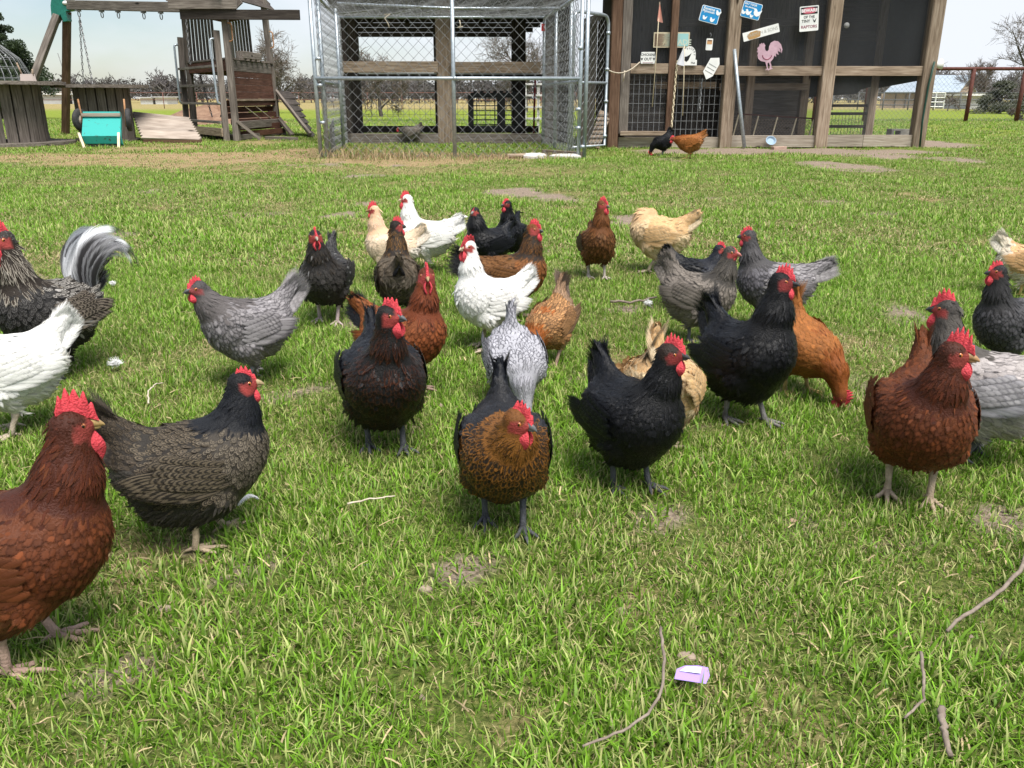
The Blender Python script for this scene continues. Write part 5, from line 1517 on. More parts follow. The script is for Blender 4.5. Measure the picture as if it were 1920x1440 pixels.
def blob(c, rx, ry, rz, axes=None, n=12, m=8, drop=0.0):
    th = np.linspace(0, 2*math.pi, n, endpoint=False); ph = np.linspace(.04, math.pi-.04, m)
    x = np.sin(ph)[:, None] * np.cos(th)[None]; y = np.sin(ph)[:, None] * np.sin(th)[None]; z = np.cos(ph)[:, None] * np.ones(n)[None]
    k = 1 - drop * np.clip(z, -1, 1)
    V = np.stack([x * k * rx, y * k * ry, z * rz], -1).reshape(-1, 3)
    if axes is not None: V = V @ np.asarray(axes)
    q = []
    for i in range(m-1):
        for j in range(n):
            j2 = (j+1) % n
            q.append((i*n+j, (i+1)*n+j, (i+1)*n+j2, i*n+j2))
    return V + np.asarray(c), np.array(q)

CM = 0.01
NECKS = {   # neck middle and head centre, from the neck base, cm (forward, up)
    'tall': ((1.2, 6.5), (2.0, 13.2)),
    'up':   ((2.0, 5.0), (3.2, 10.6)),
    'mid':  ((3.8, 3.4), (6.2, 8.0)),
    'low':  ((5.5, 0.2), (10.5, 1.0)),
    'peck': ((5.2, -5.0), (8.0, -12.0)),
    'peck2': ((5.5, -3.0), (9.5, -8.5)),
    'tuck': ((1.0, 3.0), (-2.5, 4.5)),
}

def roty(v, a):
    """nose-up rotation by a (about -y)"""
    c, s = math.cos(a), math.sin(a)
    v = np.asarray(v, float)
    return np.stack([v[..., 0]*c - v[..., 2]*s, v[..., 1], v[..., 0]*s + v[..., 2]*c], -1)

def rotz(v, a):
    c, s = math.cos(a), math.sin(a)
    v = np.asarray(v, float)
    return np.stack([v[..., 0]*c - v[..., 1]*s, v[..., 0]*s + v[..., 1]*c, v[..., 2]], -1)

def hen(sp):
    seed = sp.get('seed', 1)
    rg = np.random.default_rng(seed)
    foot = G(*sp['foot'])
    foot.z = float(gz(foot.x, foot.y)) + .004
    yaw = math.radians(sp['yaw']) - math.atan2(foot.x, foot.y)          # as seen from the camera side of the yard
    S = sp['size']
    root = thing(sp.get('name', 'hen'), sp['label'], sp.get('cat', 'hen'), foot, yaw, 'chickens in the yard')
    root.scale = (S, S, S)
    res = sp.get('res', .0085)
    fl = sp.get('fluff', 0.5); wide = sp.get('wide', 1.0)
    bp = math.radians(sp.get('pitch', 0)); lift = sp.get('lift', 0.0) - 2.7
    HIP = np.array([0, 0, 16.0 + lift]); LS = np.array([sp.get('long', .88), 1.0, 1.0])
    def TB(p):          # torso frame (cm) -> hen frame (cm)
        p = np.asarray(p, float)
        return roty((p - np.array([0, 0, 16.0]))*LS, bp) + HIP
    def TI(p):
        return roty(p - HIP, -bp)/LS + np.array([0, 0, 16.0])
    # skeleton
    N0 = TB([7.0, 0, 22.6])
    (a1, b1), (a2, b2) = NECKS[sp.get('neck', 'up')]
    k = sp.get('necklen', 1.0)*1.14; ny = math.radians(sp.get('nyaw', 0))
    N1 = N0 + rotz([a1*k, 0, b1*k], ny); HC = N0 + rotz([a2*k, 0, b2*k], ny)
    hy = math.radians(sp.get('hyaw', 0)); hp = math.radians(sp.get('hpitch', -4))
    hd = rotz([math.cos(hp), 0, math.sin(hp)], hy)                     # where the beak points
    hs = rotz([0, 1, 0], hy)                                           # the hen's left
    hu = np.cross(hd, hs)
    ta = math.radians(sp.get('tail', 52))
    T0 = TB([-11.5, 0, 24.0]); td = roty([-math.cos(ta), 0, math.sin(ta)], bp)
    T1 = T0 + td * sp.get('tailroot', 8.0)
    prim = [  # a, b, ra, rb, side squash
        (TB([-9.5, 0, 20.8]), TB([-2, 0, 19.2]), 6.0, 7.8, wide),
        (TB([-2, 0, 19.2]), TB([5.2, 0, 19.8]), 7.8, 7.3, wide),
        (TB([5.2, 0, 19.8]), TB([8.2, 0, 21.6]), 7.0, 5.4, wide),
        (TB([-7.5, 0, 21.5]), T1, 5.4, 1.9, .66),
        (TB([-6.0, 0, 17.0 - 2.2*fl]), TB([1.0, 0, 15.5 - 1.5*fl]), 5.0 + 1.6*fl, 5.0 + 1.2*fl, wide),
        (TB([5.6, 0, 21.2]), N1, 5.9 + .3*fl, 3.6*sp.get('neckw', 1.0), 1.0),
        (N1, HC - hd*.4, 3.6*sp.get('neckw', 1.0), 2.2, 1.0),
        (HC - hd*.5, HC + hd*1.6 - hu*.25, 2.15, 1.25, .92),
    ]
    # legs
    legs = []
    st = sp.get('stride', 2.0)
    for s in (1, -1):
        f = np.array([.4 + s*st, s*3.7, 0.0])
        if s == sp.get('raise', 0): f = f + np.array([2.5, 0, 2.6])
        hock = np.array([-1.2 + s*st*.35, s*3.9, 8.2 + lift*.8]) + (np.array([1.5, 0, 1.2]) if s == sp.get('raise', 0) else 0)
        kn = TB([2.0, s*4.6*wide, 14.5])
        prim.append((kn, hock + np.array([0, 0, .5]), 3.6, 1.0, 1.0))
        legs.append((s, hock, f))
    KS = [0, 2.2, 2.2, 2.6, 2.6, 3.0, 1.6, .9, 1.8, 1.8]
    def sdf(p):                                                        # p in cm
        d = None
        for (a, b, ra, rb, sq), ks in zip(prim, KS):
            if sq != 1.0:
                p_ = p.copy(); p_[..., 1] = p_[..., 1] / sq
            else: p_ = p
            ab = b - a
            pa = p_ - a
            t = np.clip((pa @ ab) / (ab @ ab), 0, 1)
            q = np.sqrt(np.maximum(((pa - t[..., None]*ab)**2).sum(-1), 1e-9)) - (ra + (rb - ra)*t)
            if d is None: d = q
            else:
                h_ = np.clip(.5 + .5*(d - q)/ks, 0, 1)
                d = d*(1-h_) + q*h_ - ks*h_*(1-h_)
        # folded wings swell the flanks
        if sp.get('wings', True):
            pt = TI(p)
            for s in (1, -1):
                e = np.sqrt(((pt[..., 0] + 2.2)/9.0)**2 + ((pt[..., 1] - s*6.3*wide)/1.9)**2 + ((pt[..., 2] - 20.6 - .10*(pt[..., 0]+2))/4.7)**2)
                q = (e - 1)*1.9
                h_ = np.clip(.5 + .5*(d - q)/.9, 0, 1)
                d = d*(1-h_) + q*h_ - .9*h_*(1-h_)
        return d
    pts = np.array([q for a, b, *_ in prim for q in (a, b)])
    lo = pts.min(0) - 9.5; hi = pts.max(0) + 9.5
    lo[1] = min(lo[1], -11); hi[1] = max(hi[1], 11); lo[2] = max(lo[2], 1.0)
    hcm = res*100
    n = np.ceil((hi - lo)/hcm).astype(int) + 1
    gx = [lo[i] + np.arange(n[i])*hcm for i in range(3)]
    GP = np.stack(np.meshgrid(*gx, indexing='ij'), -1)
    V, Q = surface_nets(sdf(GP), lo, hcm)
    def normal(p):
        e = .25
        g = np.stack([sdf(p + np.eye(3)[i]*e) - sdf(p - np.eye(3)[i]*e) for i in range(3)], -1)
        return unit(g)
    NV = normal(V)
    pal = sp['pal']
    def pick(*ks):
        for k_ in ks:
            if k_ in pal: return pal[k_]
        return pal['all']
    def classify(p, nm):
        """region index per point"""
        pt = TI(p)
        reg = np.full(len(p), 3)                                       # 3 side
        reg[(nm[:, 2] > .35) & (pt[:, 0] < 4)] = 4                     # 4 back
        reg[(pt[:, 0] > 3.0) & (nm[:, 0]*math.cos(0) > -.2)] = 2       # 2 breast
        reg[(pt[:, 2] < 14.2 + .12*(-pt[:, 0])) & (pt[:, 0] < 5)] = 5  # 5 fluff
        reg[(pt[:, 0] < -9.5) & (pt[:, 2] < 22.0)] = 5
        reg[(pt[:, 0] < -9.5) & (pt[:, 2] >= 22.0)] = 6                # 6 saddle / tail coverts
        def seg(a, b):
            ab = b - a; t = np.clip(((p-a) @ ab)/(ab @ ab), 0, 1)
            return np.linalg.norm(p - (a + t[:, None]*ab), axis=1), t
        dn, tn = seg(N0 + (N1-N0)*.25, N1); dh, th_ = seg(N1, HC)
        nk = ((dn < 5.4) & (tn > .12) & (((p - N0) @ unit(N1-N0)) > -.3)) | (dh < 3.9)
        nk |= (np.linalg.norm(p - N0 - np.array([-2.2, 0, 1.5]), axis=1) < 5.2) & (nm[:, 2] > .2)
        reg[nk] = 1
        reg[np.linalg.norm(p - HC, axis=1) < 2.75] = 0
        return reg
    NAMES = ['head', 'neck', 'breast', 'side', 'back', 'fluff', 'saddle']
    def colours(reg, m):
        A = np.zeros((m, 4)); B = np.zeros((m, 4))
        for r in range(7):
            k_ = reg == r
            c = pick(NAMES[r], {0: 'neck', 6: 'back', 3: 'back'}.get(r, 'all'))
            A[k_, :3] = c[0]; B[k_, :3] = c[1]; B[k_, 3] = c[2]
            A[k_, 3] = c[3] if len(c) > 3 else 0
        return A, B
    def jitter(A, B, amt=.16):
        g = np.exp(rg.normal(0, amt, (len(A), 1))); A[:, :3] *= g; B[:, :3] *= np.exp(rg.normal(0, amt*.8, (len(A), 1)))
        mott = sp.get('mottle')
        if mott:
            k_ = rg.random(len(A)) < mott[0]
            A[k_, :3] = mott[1]
        return A, B
    # bare red face
    FC = HC + hd*.75 - hu*.35
    rel = V - FC
    lat = np.abs(rel @ hs)
    redF = None; red = np.array(sp.get('face', (.26, .040, .036)))
    fr = sp.get('facer', 1.55)
    def face_mask(p):
        r_ = p - FC
        a = r_ @ hd; b = r_ @ hu; c = np.abs(r_ @ hs)
        return ((a/fr)**2 + ((b + .1)/(fr*.78))**2 < 1) & (c > .35) | ((a > .9) & (np.linalg.norm(r_, axis=1) < 2.3))
    regV = classify(V, NV)
    Ab, _ = colours(regV, len(V))
    fm = face_mask(V)
    fv = V[fm] - FC
    bl = .75 + .5*_vn(fv[:, 0]*2.2 + 7, fv[:, 2]*2.6 + 3, 5)
    Ab[fm, :3] = red*bl[:, None]
    Ab[:, 3] = 1
    col_obj('body', V*CM, Q, None, Ab, SKIN_BODY, root)
    # feather sites: dart throwing over the surface points
    dens = sp.get('dens', 1.0)
    LEN = np.array([1.0, 3.3, 2.5, 2.8, 2.9, 3.6, 3.2]); SPC = np.array([.45, .72, 1.0, 1.2, 1.1, .80, 1.1])
    WID = np.array([.7, .95, 2.0, 2.2, 2.0, 1.15, 1.7]); PNT = np.array([.2, .85, .15, .05, .2, .9, .3]); TLT = np.array([.18, .11, .145, .14, .14, .19, .15])*sp.get('sleek', 1.0)
    if sp.get('rooster'):
        LEN[1], LEN[6], PNT[6], LEN[4], PNT[4] = 4.2, 5.0, .9, 3.4, .5
    order = rg.permutation(len(V)); 
    cand = V[order] + rg.normal(0, .12, (len(V), 3)); regc = regV[order]
    cell = {}
    keep = []
    sp_c = SPC[regc]/math.sqrt(dens)
    fmc = fm[order]
    for i in range(len(cand)):
        if fmc[i]: continue
        p = cand[i]; r_ = sp_c[i]
        kx, ky, kz = int(p[0]//1.3), int(p[1]//1.3), int(p[2]//1.3)
        ok = True
        for dx in (-1, 0, 1):
            for dy in (-1, 0, 1):
                for dz in (-1, 0, 1):
                    for q in cell.get((kx+dx, ky+dy, kz+dz), ()):
                        if (q[0]-p[0])**2 + (q[1]-p[1])**2 + (q[2]-p[2])**2 < r_*r_:
                            ok = False; break
                    if not ok: break
                if not ok: break
            if not ok: break
        if ok:
            keep.append(i); cell.setdefault((kx, ky, kz), []).append(p)
    keep = np.array(keep)
    P = V[order][keep]; NM = NV[order][keep]; RG = regc[keep]
    # flow of the plumage, head to tail
    SK = [(HC + hd*1.0, HC - hd*.8), (HC, N1), (N1, N0), (N0, TB([5.5, 0, 17.5])), (TB([6.5, 0, 17.5]), TB([-1, 0, 15])), (TB([4, 0, 22]), TB([-7, 0, 22])), (TB([-2, 0, 16]), TB([-9, 0, 18.0])), (TB([-8, 0, 22]), T1 + td*2)]
    WT = [1.2, 1, 1, 1, .8, 1.2, .8, 1.0]
    D = np.zeros_like(P)
    for (a, b), w in zip(SK, WT):
        ab = b - a; t = np.clip(((P-a) @ ab)/(ab @ ab), 0, 1)
        d2 = ((P - (a + t[:, None]*ab))**2).sum(1)
        D += w*unit(ab)[None]/(d2[:, None] + 4)**2
    D = unit(D)
    low = (RG == 3) | (RG == 2) | (RG == 5)
    D[low] += np.array([0, 0, -.35]); D[RG == 5] += np.array([-.25, 0, -.35])
    D = unit(D + rg.normal(0, .15, D.shape)*np.where(RG == 5, 2.2, 1.0)[:, None])
    RGc = classify(P + rg.normal(0, .5, P.shape), NM); RGc = np.where((RGc == 0) | (RG == 0), RG, RGc)
    A, B = colours(RGc, len(P)); A, B = jitter(A, B, sp.get('jit', .14))
    Lf = LEN[RG]*np.exp(rg.normal(0, .20, len(P)))/dens**.40; Wf = WID[RG]*np.exp(rg.normal(0, .18, len(P)))/dens**.40
    # short feathers close to the bare face
    nf = np.linalg.norm(P - FC, axis=1) < 3.1
    Lf[nf] *= .7
    tl = TLT[RG] + rg.normal(0, .06, len(P)) + (rg.random(len(P)) < .06)*rg.random(len(P))*.30 + (RG == 5)*rg.random(len(P))*.12*fl
    pl = Plume()
    pl.add(*feathers((P - NM*np.where(RG == 5, .2, .08)[:, None])*CM, D, NM, Lf*CM, Wf*CM, tl, A, B, rg.random(len(P)), PNT[RG], rows=4, curl=.06, camber=.07))
    gm = PLUME_GLOSS if sp.get('gloss') else PLUME
    f = pl.build('feathers', gm, root); f['kind'] = 'stuff'
    # wings
    if sp.get('wings', True):
        for s in (1, -1):
            wp = Plume()
            def skin_y(x, z):
                """outermost flank point at torso x,z"""
                q = np.stack([x, np.full_like(x, s*13.0), z], -1)
                y = np.full(len(x), 13.0)
                for _ in range(26):
                    qq = np.stack([x, s*y, z], -1)
                    y = y - np.clip(sdf(TB(qq)), -.5, 1.2)*.8
                return y
            def row(xs, zs, L, Wd, dz, off, colkey, tilt=.05, pt=.1, rows=5, crl=.05):
                xs = np.asarray(xs, float); zs = np.asarray(zs, float)
                y = np.clip(skin_y(xs, zs), 3.5, 10)
                p = TB(np.stack([xs, s*y, zs], -1)); nm = normal(p)
                nm = unit(nm*np.array([.35, 1, .6]) + TB([0, s*.6, 0]) - TB([0, 0, 0]))
                p = p + nm*off
                d = roty(np.tile([-1.0, 0, dz], (len(xs), 1)), bp) + rg.normal(0, .03, (len(xs), 3))
                c = pick(colkey, 'wing', 'back')
                A = np.tile(np.append(np.array(c[0]), c[3] if len(c) > 3 else 0), (len(xs), 1)); B = np.tile(np.append(np.array(c[1]), c[2]), (len(xs), 1))
                A, B = jitter(A, B, .12)
                wp.add(*feathers(p*CM, d, nm, np.asarray(L)*CM, np.asarray(Wd)*CM, tilt, A, B, rg.random(len(xs)), pt, rows=rows, curl=crl))
            i = np.arange(9)
            row(3.2 - i*1.15, 16.6 + i*.42, 8.6 - .12*i, 2.3, -.02 + .0*i.mean(), .15, 'flight', rows=7, pt=.1, crl=.03)
            i = np.arange(5)
            row(-4.5 - i*.5, 20.2 + i*.55, 8.4, 1.9, .02, .3, 'flight', rows=7, pt=.35, crl=.03)
            for r_ in range(5):
                i = np.arange(9 - (r_ > 3))
                row(5.0 - i*1.25 - (r_ % 2)*.6, 17.6 + r_*1.15 + i*.36, 3.6 - .2*r_, 2.1 - .1*r_, -.10, .42 + .06*r_, 'wing', tilt=.07)
            wp.build('wing', gm, root)
    # tail
    tp = Plume(); sickles = []
    tlen = sp.get('taillen', 11.0)
    c = pick('tail', 'back')
    def tail_row(n_, spread0, spread1, L0, L1, Wd, lat0, lat1, off):
        for s in (1, -1):
            f_ = (np.arange(n_) + .5)/n_
            an = ta + np.radians(spread0 + (spread1 - spread0)*f_)
            d = roty(np.stack([-np.cos(an), s*(lat0 + (lat1-lat0)*f_), np.sin(an)], -1), bp)
            base = T0[None] + td[None]*(.5) + roty(np.stack([.8 - 2.4*(1-f_), s*(.35 + off + .9*(1-f_)), -1.8*(1-f_) + 1.2*f_], -1), bp)
            nm = unit(np.stack([np.zeros(n_), np.full(n_, s*1.0), .30 + 0*f_], -1))
            A = np.tile(np.append(np.array(c[0]), c[3] if len(c) > 3 else 0), (n_, 1)); B = np.tile(np.append(np.array(c[1]), c[2]), (n_, 1))
            A, B = jitter(A, B, .10)
            tp.add(*feathers(base*CM, d, nm, (L0 + (L1-L0)*f_)*CM, Wd*CM, .0, A, B, rg.random(n_), .05, rows=8, curl=-.02))
    sq = sp.get('tailspread', 1.0)
    if not sp.get('rooster'):
        tail_row(8, -17*sq, 7*sq, tlen*.92, tlen*1.06, 3.3, .10*sq, .02, 0.0)
        tail_row(7, -22*sq, 4*sq, tlen*.70, tlen*.86, 3.2, .16*sq, .05, .35)
        tail_row(6, -27*sq, 2*sq, tlen*.50, tlen*.66, 3.0, .22*sq, .09, .7)
        tail_row(6, -32*sq, 0, tlen*.36, tlen*.48, 2.8, .28*sq, .14, 1.0)
    else:
        tail_row(6, -15, 25, 9, 11, 3.0, .18, .05, 0)
        V_, Q_, F_, A_, B_ = [], [], [], [], []
        for s in (1, -1):
            for j in range(17):
                f_ = j/16
                L_ = 27 - 9*f_ + rg.normal(0, 2.0)
                an0 = math.radians(92 - 40*f_ + rg.normal(0, 7)); m_ = 14
                t = np.linspace(0, 1, m_)
                an = an0 - (t**1.15)*math.radians(175 - 50*f_)*-1*-1
                # arch: rises, curls back, drops
                dx = -np.cos(math.pi - (math.pi - an)) * 0
                ang = an0 + t**1.2*math.radians(190 - 55*f_ + rg.normal(0, 12))
                step = L_/(m_-1)
                X = np.cumsum(np.concatenate([[0], np.cos(ang[:-1])*step])); Z = np.cumsum(np.concatenate([[0], np.sin(ang[:-1])*step]))
                b0 = T0 + np.array([2.5 - 5*f_, s*(.6 + 1.8*f_), 1.5 - 3.5*f_])
                ctr = np.stack([b0[0] + X, b0[1] + s*t*(2.0 + 3.5*f_), b0[2] + Z], -1)
                wd = np.interp(t, [0, .15, .6, .9, 1], [.9, 1.8, 2.1, 1.1, .1])*(1.0 - .15*f_)
                tang = unit(np.gradient(ctr, axis=0)); nn = unit(np.array([0, s, .25]))
                bi = np.cross(tang, nn)
                us = np.array([-1., 0, 1.])
                Vv = ctr[:, None] + bi[:, None]*(us[None, :, None]*wd[:, None, None]) + nn*(.3*(1-np.abs(us))[None, :, None])*wd[:, None, None]
                q = np.array([(r*3+c_, r*3+c_+1, r*3+c_+4, r*3+c_+3) for r in range(m_-1) for c_ in range(2)])
                wt = f_ < .56 and (j % 5 != 4)
                ca_ = np.array([.74, .76, .79, 0]) if wt else np.array([.035, .033, .035, 0])
                cb_ = np.array([.03, .03, .032, .10 if f_ > .12 else .04]) if wt else np.array([.55, .55, .58, .35])
                CAm = np.tile(ca_, (m_*3, 1))
                if wt:       # white shaft running out into black ends
                    k_ = np.repeat(t, 3) > .70 + .25*rg.random()
                    CAm[k_] = (.03, .03, .033, 0)
                FU = np.stack([np.tile(us, m_), np.repeat(t, 3), np.full(m_*3, rg.random())], -1)
                one = Plume(); one.add(Vv.reshape(-1, 3)*CM, q, FU, CAm, np.tile(cb_, (m_*3, 1))); sickles.append(one)
    tail_o = tp.build('tail', gm, root)
    for one in sickles: one.build('sickle_feather', gm, tail_o)
    # comb
    cs = sp.get('comb', 1.0); ncomb = sp.get('points', 5)
    flop = sp.get('flop', 0.0)
    m_ = 56
    a = np.linspace(-1.9, 2.0, m_)*(.75 + .35*cs)
    u = np.linspace(0, 1, m_)
    env = np.interp(u, [0, .12, .4, .7, .92, 1], [.30, .75, 1.0, .88, .45, .12])
    saw = np.abs(((u*ncomb) % 1) - .5)*2
    saw = 1 - saw**1.25
    saw = saw*(.75 + .5*rg.random(ncomb + 1)[np.minimum((u*ncomb).astype(int), ncomb)])
    top = (env*(.70 + .46*saw))*2.15*cs
    bot = np.interp(u, [0, .25, .6, .85, 1], [1.55, 1.6, 1.3, .75, .35])
    wig = .16*np.sin(u*9 + seed)*cs
    rowsC = [(0, .34), (.35, .31), (.72, .24), (1.0, .09), (1.0, -.09), (.72, -.24), (.35, -.31), (0, -.34)]
    Cv = []
    for h_, th_ in rowsC:
        z = bot + top*h_
        latc = th_*(.7 + .5*cs) + wig*h_*1.3 + flop*cs*1.9*h_**1.6*(.4 + .6*u[::-1])
        z = z - abs(flop)*cs*1.2*h_**2*u[::-1]
        Cv.append(HC[None] + hd[None]*(a + .55)[:, None] + hu[None]*z[:, None] + hs[None]*latc[:, None])
    Cv = np.stack(Cv, 1).reshape(-1, 3)
    R_ = len(rowsC)
    q = np.array([(i*R_+j, i*R_+j+1, (i+1)*R_+j+1, (i+1)*R_+j) for i in range(m_-1) for j in range(R_-1)])
    redc = np.array(sp.get('red', (.56, .052, .068)))
    if cs > 0: col_obj('comb', Cv*CM, q, None, redc, SKIN, root)
    ws = sp.get('wattle', 1.0)*1.15
    ax = np.stack([hd, hs, hu])
    for s in (1, -1):
        if ws > 0:
            v_, q_ = blob(HC + hd*1.55 + hs*s*.74 - hu*(1.15 + 1.15*ws), 1.28*ws, .42, 1.55*ws, ax, 16, 10, .22)
            v_ = v_ + hs*(s*.25*np.sin((v_ - HC) @ hu*1.8))[:, None]
            col_obj('wattle', v_*CM, q_, None, redc*np.array([.95, 1, 1]), SKIN, root)
        ec = sp.get('lobe', tuple(redc*.85))
        v_, q_ = blob(HC - hd*.60 + hs*s*1.72 - hu*.95, .50, .30, .85, ax, 10, 7, .2)
        col_obj('earlobe', v_*CM, q_, None, np.array(ec), SKIN, root)
        # eye: pole outward
        E = HC + hd*.80 + hs*s*1.50 + hu*.30
        out = unit(hs*s + hd*.22)
        t1 = unit(np.cross(out, hu)); t2 = np.cross(out, t1)
        v_, q_ = blob((0, 0, 0), .50, .50, .40, None, 14, 11)
        ph = np.repeat(np.linspace(.04, math.pi-.04, 11), 14)
        cc = np.where(ph[:, None] < .42, np.array([[.004, .003, .003]]), np.where(ph[:, None] < 1.2, np.array([sp.get('iris', (.45, .15, .03))]), np.array([[.12, .03, .03]])))
        v_ = E + v_[:, :1]*t1 + v_[:, 1:2]*t2 + v_[:, 2:]*out
        col_obj('eye', v_*CM, q_, None, cc, EYE, root)
    bc = sp.get('beak', (.30, .20, .09))
    b0 = HC + hd*1.9 - hu*.12
    tt = np.array([0, .35, .65, .88, 1.0])
    up_ = loft([b0 + hd*2.05*t - hu*(.10 + .55*t**2.2) + hu*.28 for t in tt], [.82, .68, .48, .25, .06], 8, hu, .8)
    dn_ = loft([b0 + hd*1.55*t - hu*(.42 + .12*t) for t in (0, .5, .9, 1.0)], [.52, .42, .20, .05], 8, hu, .85)
    bv, bq = join([up_, dn_])
    bcol = np.tile(np.array(bc), (len(bv), 1))
    col_obj('beak', bv*CM, bq, None, bcol, HORN, root)
    # legs
    lc = np.array(sp.get('leg', (.42, .36, .25)))
    for s, hock, f in legs:
        parts = []
        an = f + np.array([-.2, 0, .75])
        mid = hock*.5 + an*.5 + np.array([.15, 0, 0])
        parts.append(loft([hock + np.array([0, 0, 1.2]), hock, hock*.8+an*.2, mid, an*.8+hock*.2, an, an - np.array([0, 0, .5])], [.92, .92, .70, .64, .66, .80, .42], 10))
        for ang, tl_ in ((-30, 4.4), (0, 5.6), (32, 4.6)):
            d = rotz([1, 0, 0], math.radians(ang + s*4))
            parts.append(loft([an + d*t*tl_ + np.array([0, 0, z]) for t, z in ((0, -.1), (.25, -.05), (.5, -.32), (.75, -.38), (.9, -.4), (1.08, -.66))], [.54, .50, .44, .42, .30, .06], 7))
        d = rotz([-1, 0, 0], math.radians(s*18))
        parts.append(loft([an + d*t*2.2 + np.array([0, 0, z]) for t, z in ((0, .1), (.4, -.1), (.8, -.45), (1.1, -.7))], [.42, .38, .28, .06], 7))
        lv, lq = join(parts)
        # scutes: faint rings up the shank
        ring = .80 + .22*(np.sin(lv[:, 2]*9.5) > 0)
        lcol = lc[None]*ring[:, None]*np.exp(rg.normal(0, .05, (len(lv), 1)))
        col_obj('leg', lv*CM, lq, None, lcol, SCALE, root)
    if 'place' in sp:
        root.location = (sp['place'][0], sp['place'][1], float(gz(sp['place'][0], sp['place'][1])) + .004)
    return root

SKIN_BODY = skin_mat('hen_skin', .6, .25, .6, 330)
# ---------------------------------------------------------------- the flock
def c(*a): return a
RED_D = dict(all=((.082, .023, .0075), (.125, .040, .013), .45), neck=((.048, .011, .0045), (.105, .027, .008), .55), head=((.045, .011, .005), (.06, .015, .006), .4), fluff=((.125, .043, .017), (.18, .066, .027), .4), breast=((.088, .024, .0075), (.050, .013, .0055), .35), back=((.085, .024, .008), (.13, .042, .014), .5), wing=((.090, .026, .009), (.13, .045, .016), .5))
ORANGE = dict(all=((0.24, 0.084, 0.02), (0.32, 0.128, 0.036), .5), neck=((0.208, 0.06, 0.0136), (0.272, 0.088, 0.02), .4), head=((0.16, 0.044, 0.0112), (0.16, 0.04, 0.008), .3), fluff=((0.288, 0.12, 0.04), (0.352, 0.16, 0.056), .4), tail=((0.272, 0.12, 0.04), (0.16, 0.064, 0.024), .4))
RUSTY = dict(all=((0.1872, 0.0576, 0.01584), (0.072, 0.0216, 0.00864), .75), neck=((0.1296, 0.03024, 0.00864), (0.018, 0.00864, 0.0072), .6), head=((0.0864, 0.0216, 0.0072), (0.036, 0.0144, 0.0072), .4), breast=((0.1584, 0.04464, 0.01296), (0.0864, 0.0252, 0.01008), .5), fluff=((0.2592, 0.1008, 0.036), (0.216, 0.072, 0.0252), .4), tail=((0.00864, 0.00936, 0.01152), (0.0216, 0.0216, 0.0252), .3), saddle=((0.2016, 0.0648, 0.01872), (0.0864, 0.0288, 0.01296), .5))
BLACK = dict(all=((0.00357, 0.003696, 0.00462), (0.00924, 0.00966, 0.01176), .30), back=((0.0042, 0.00462, 0.0063), (0.0126, 0.01428, 0.01848), .35), saddle=((0.00504, 0.00588, 0.0084), (0.01428, 0.0168, 0.0231), .4), tail=((0.0042, 0.00462, 0.00588), (0.01176, 0.01344, 0.0168), .35), fluff=((0.00588, 0.00567, 0.00588), (0.01092, 0.0105, 0.01092), .3))
BLACKRED = dict(BLACK, neck=((.006, .005, .005), (.085, .025, .009), .62), breast=((.005, .005, .0055), (.085, .031, .012), .34), head=((.006, .005, .005), (.03, .012, .008), .3))
BLACKGOLD = dict(BLACK, neck=((.165, .066, .012), (.012, .008, .006), .80), breast=((.016, .010, .006), (.19, .080, .016), .85), fluff=((.014, .011, .009), (.06, .03, .012), .4), head=((.13, .048, .010), (.06, .022, .008), .4), side=((.012, .011, .010), (.05, .032, .016), .5), back=((.012, .012, .014), (.030, .033, .038), .4))
PENC = dict(all=((0.0186, 0.0155, 0.0124), (0.1333, 0.1054, 0.0713), .70, 1.0), neck=((0.00527, 0.0062, 0.00868), (0.01364, 0.01612, 0.02356), .4), head=((0.0062, 0.0062, 0.00744), (0.0124, 0.0124, 0.0124), .3), breast=((0.0372, 0.031, 0.0248), (0.1488, 0.124, 0.0899), .75, 1.0), fluff=((0.0248, 0.02232, 0.01984), (0.093, 0.0806, 0.0651), .45, .5), tail=((0.01736, 0.01364, 0.01116), (0.0682, 0.0527, 0.0372), .5, 1.0), saddle=((0.0217, 0.01736, 0.01364), (0.0992, 0.0744, 0.0496), .6, 1.0))
GREY = dict(all=((0.2207, 0.2075, 0.2147), (0.08073, 0.07469, 0.07987), .75), neck=((0.08611, 0.07677, 0.07588), (0.1615, 0.1474, 0.1448), .5), head=((0.05382, 0.04876, 0.04992), (0.05382, 0.05187, 0.04992), .3), breast=((0.1722, 0.1608, 0.1647), (0.06674, 0.06224, 0.06589), .7), tail=((0.2906, 0.2749, 0.2796), (0.1507, 0.14, 0.1398), .5), fluff=((0.2045, 0.1919, 0.1897), (0.1507, 0.14, 0.1398), .4))
GREYD = dict(GREY, all=((0.07875, 0.0765, 0.0825), (0.0315, 0.03075, 0.0345), .7), neck=((0.0225, 0.02175, 0.02325), (0.0525, 0.051, 0.0525), .4), head=((0.0165, 0.01575, 0.0165), (0.0225, 0.0225, 0.0225), .3), breast=((0.054, 0.0525, 0.05625), (0.0225, 0.0225, 0.02475), .7), tail=((0.27, 0.27, 0.285), (0.15, 0.15, 0.165), .4), fluff=((0.09, 0.0885, 0.09), (0.0675, 0.0675, 0.0675), .4))
GREYL = dict(all=((0.3375, 0.3074, 0.297), (0.225, 0.2086, 0.2106), .5), neck=((0.0675, 0.06039, 0.054), (0.1463, 0.1318, 0.1188), .4), head=((0.045, 0.03953, 0.03564), (0.05625, 0.0549, 0.054), .3), wing=((0.36, 0.3459, 0.3618), (0.1575, 0.1537, 0.1674), .7), flight=((0.3375, 0.3294, 0.3564), (0.18, 0.1757, 0.1944), .6), fluff=((0.405, 0.3678, 0.3348), (0.3375, 0.3074, 0.2808), .4))
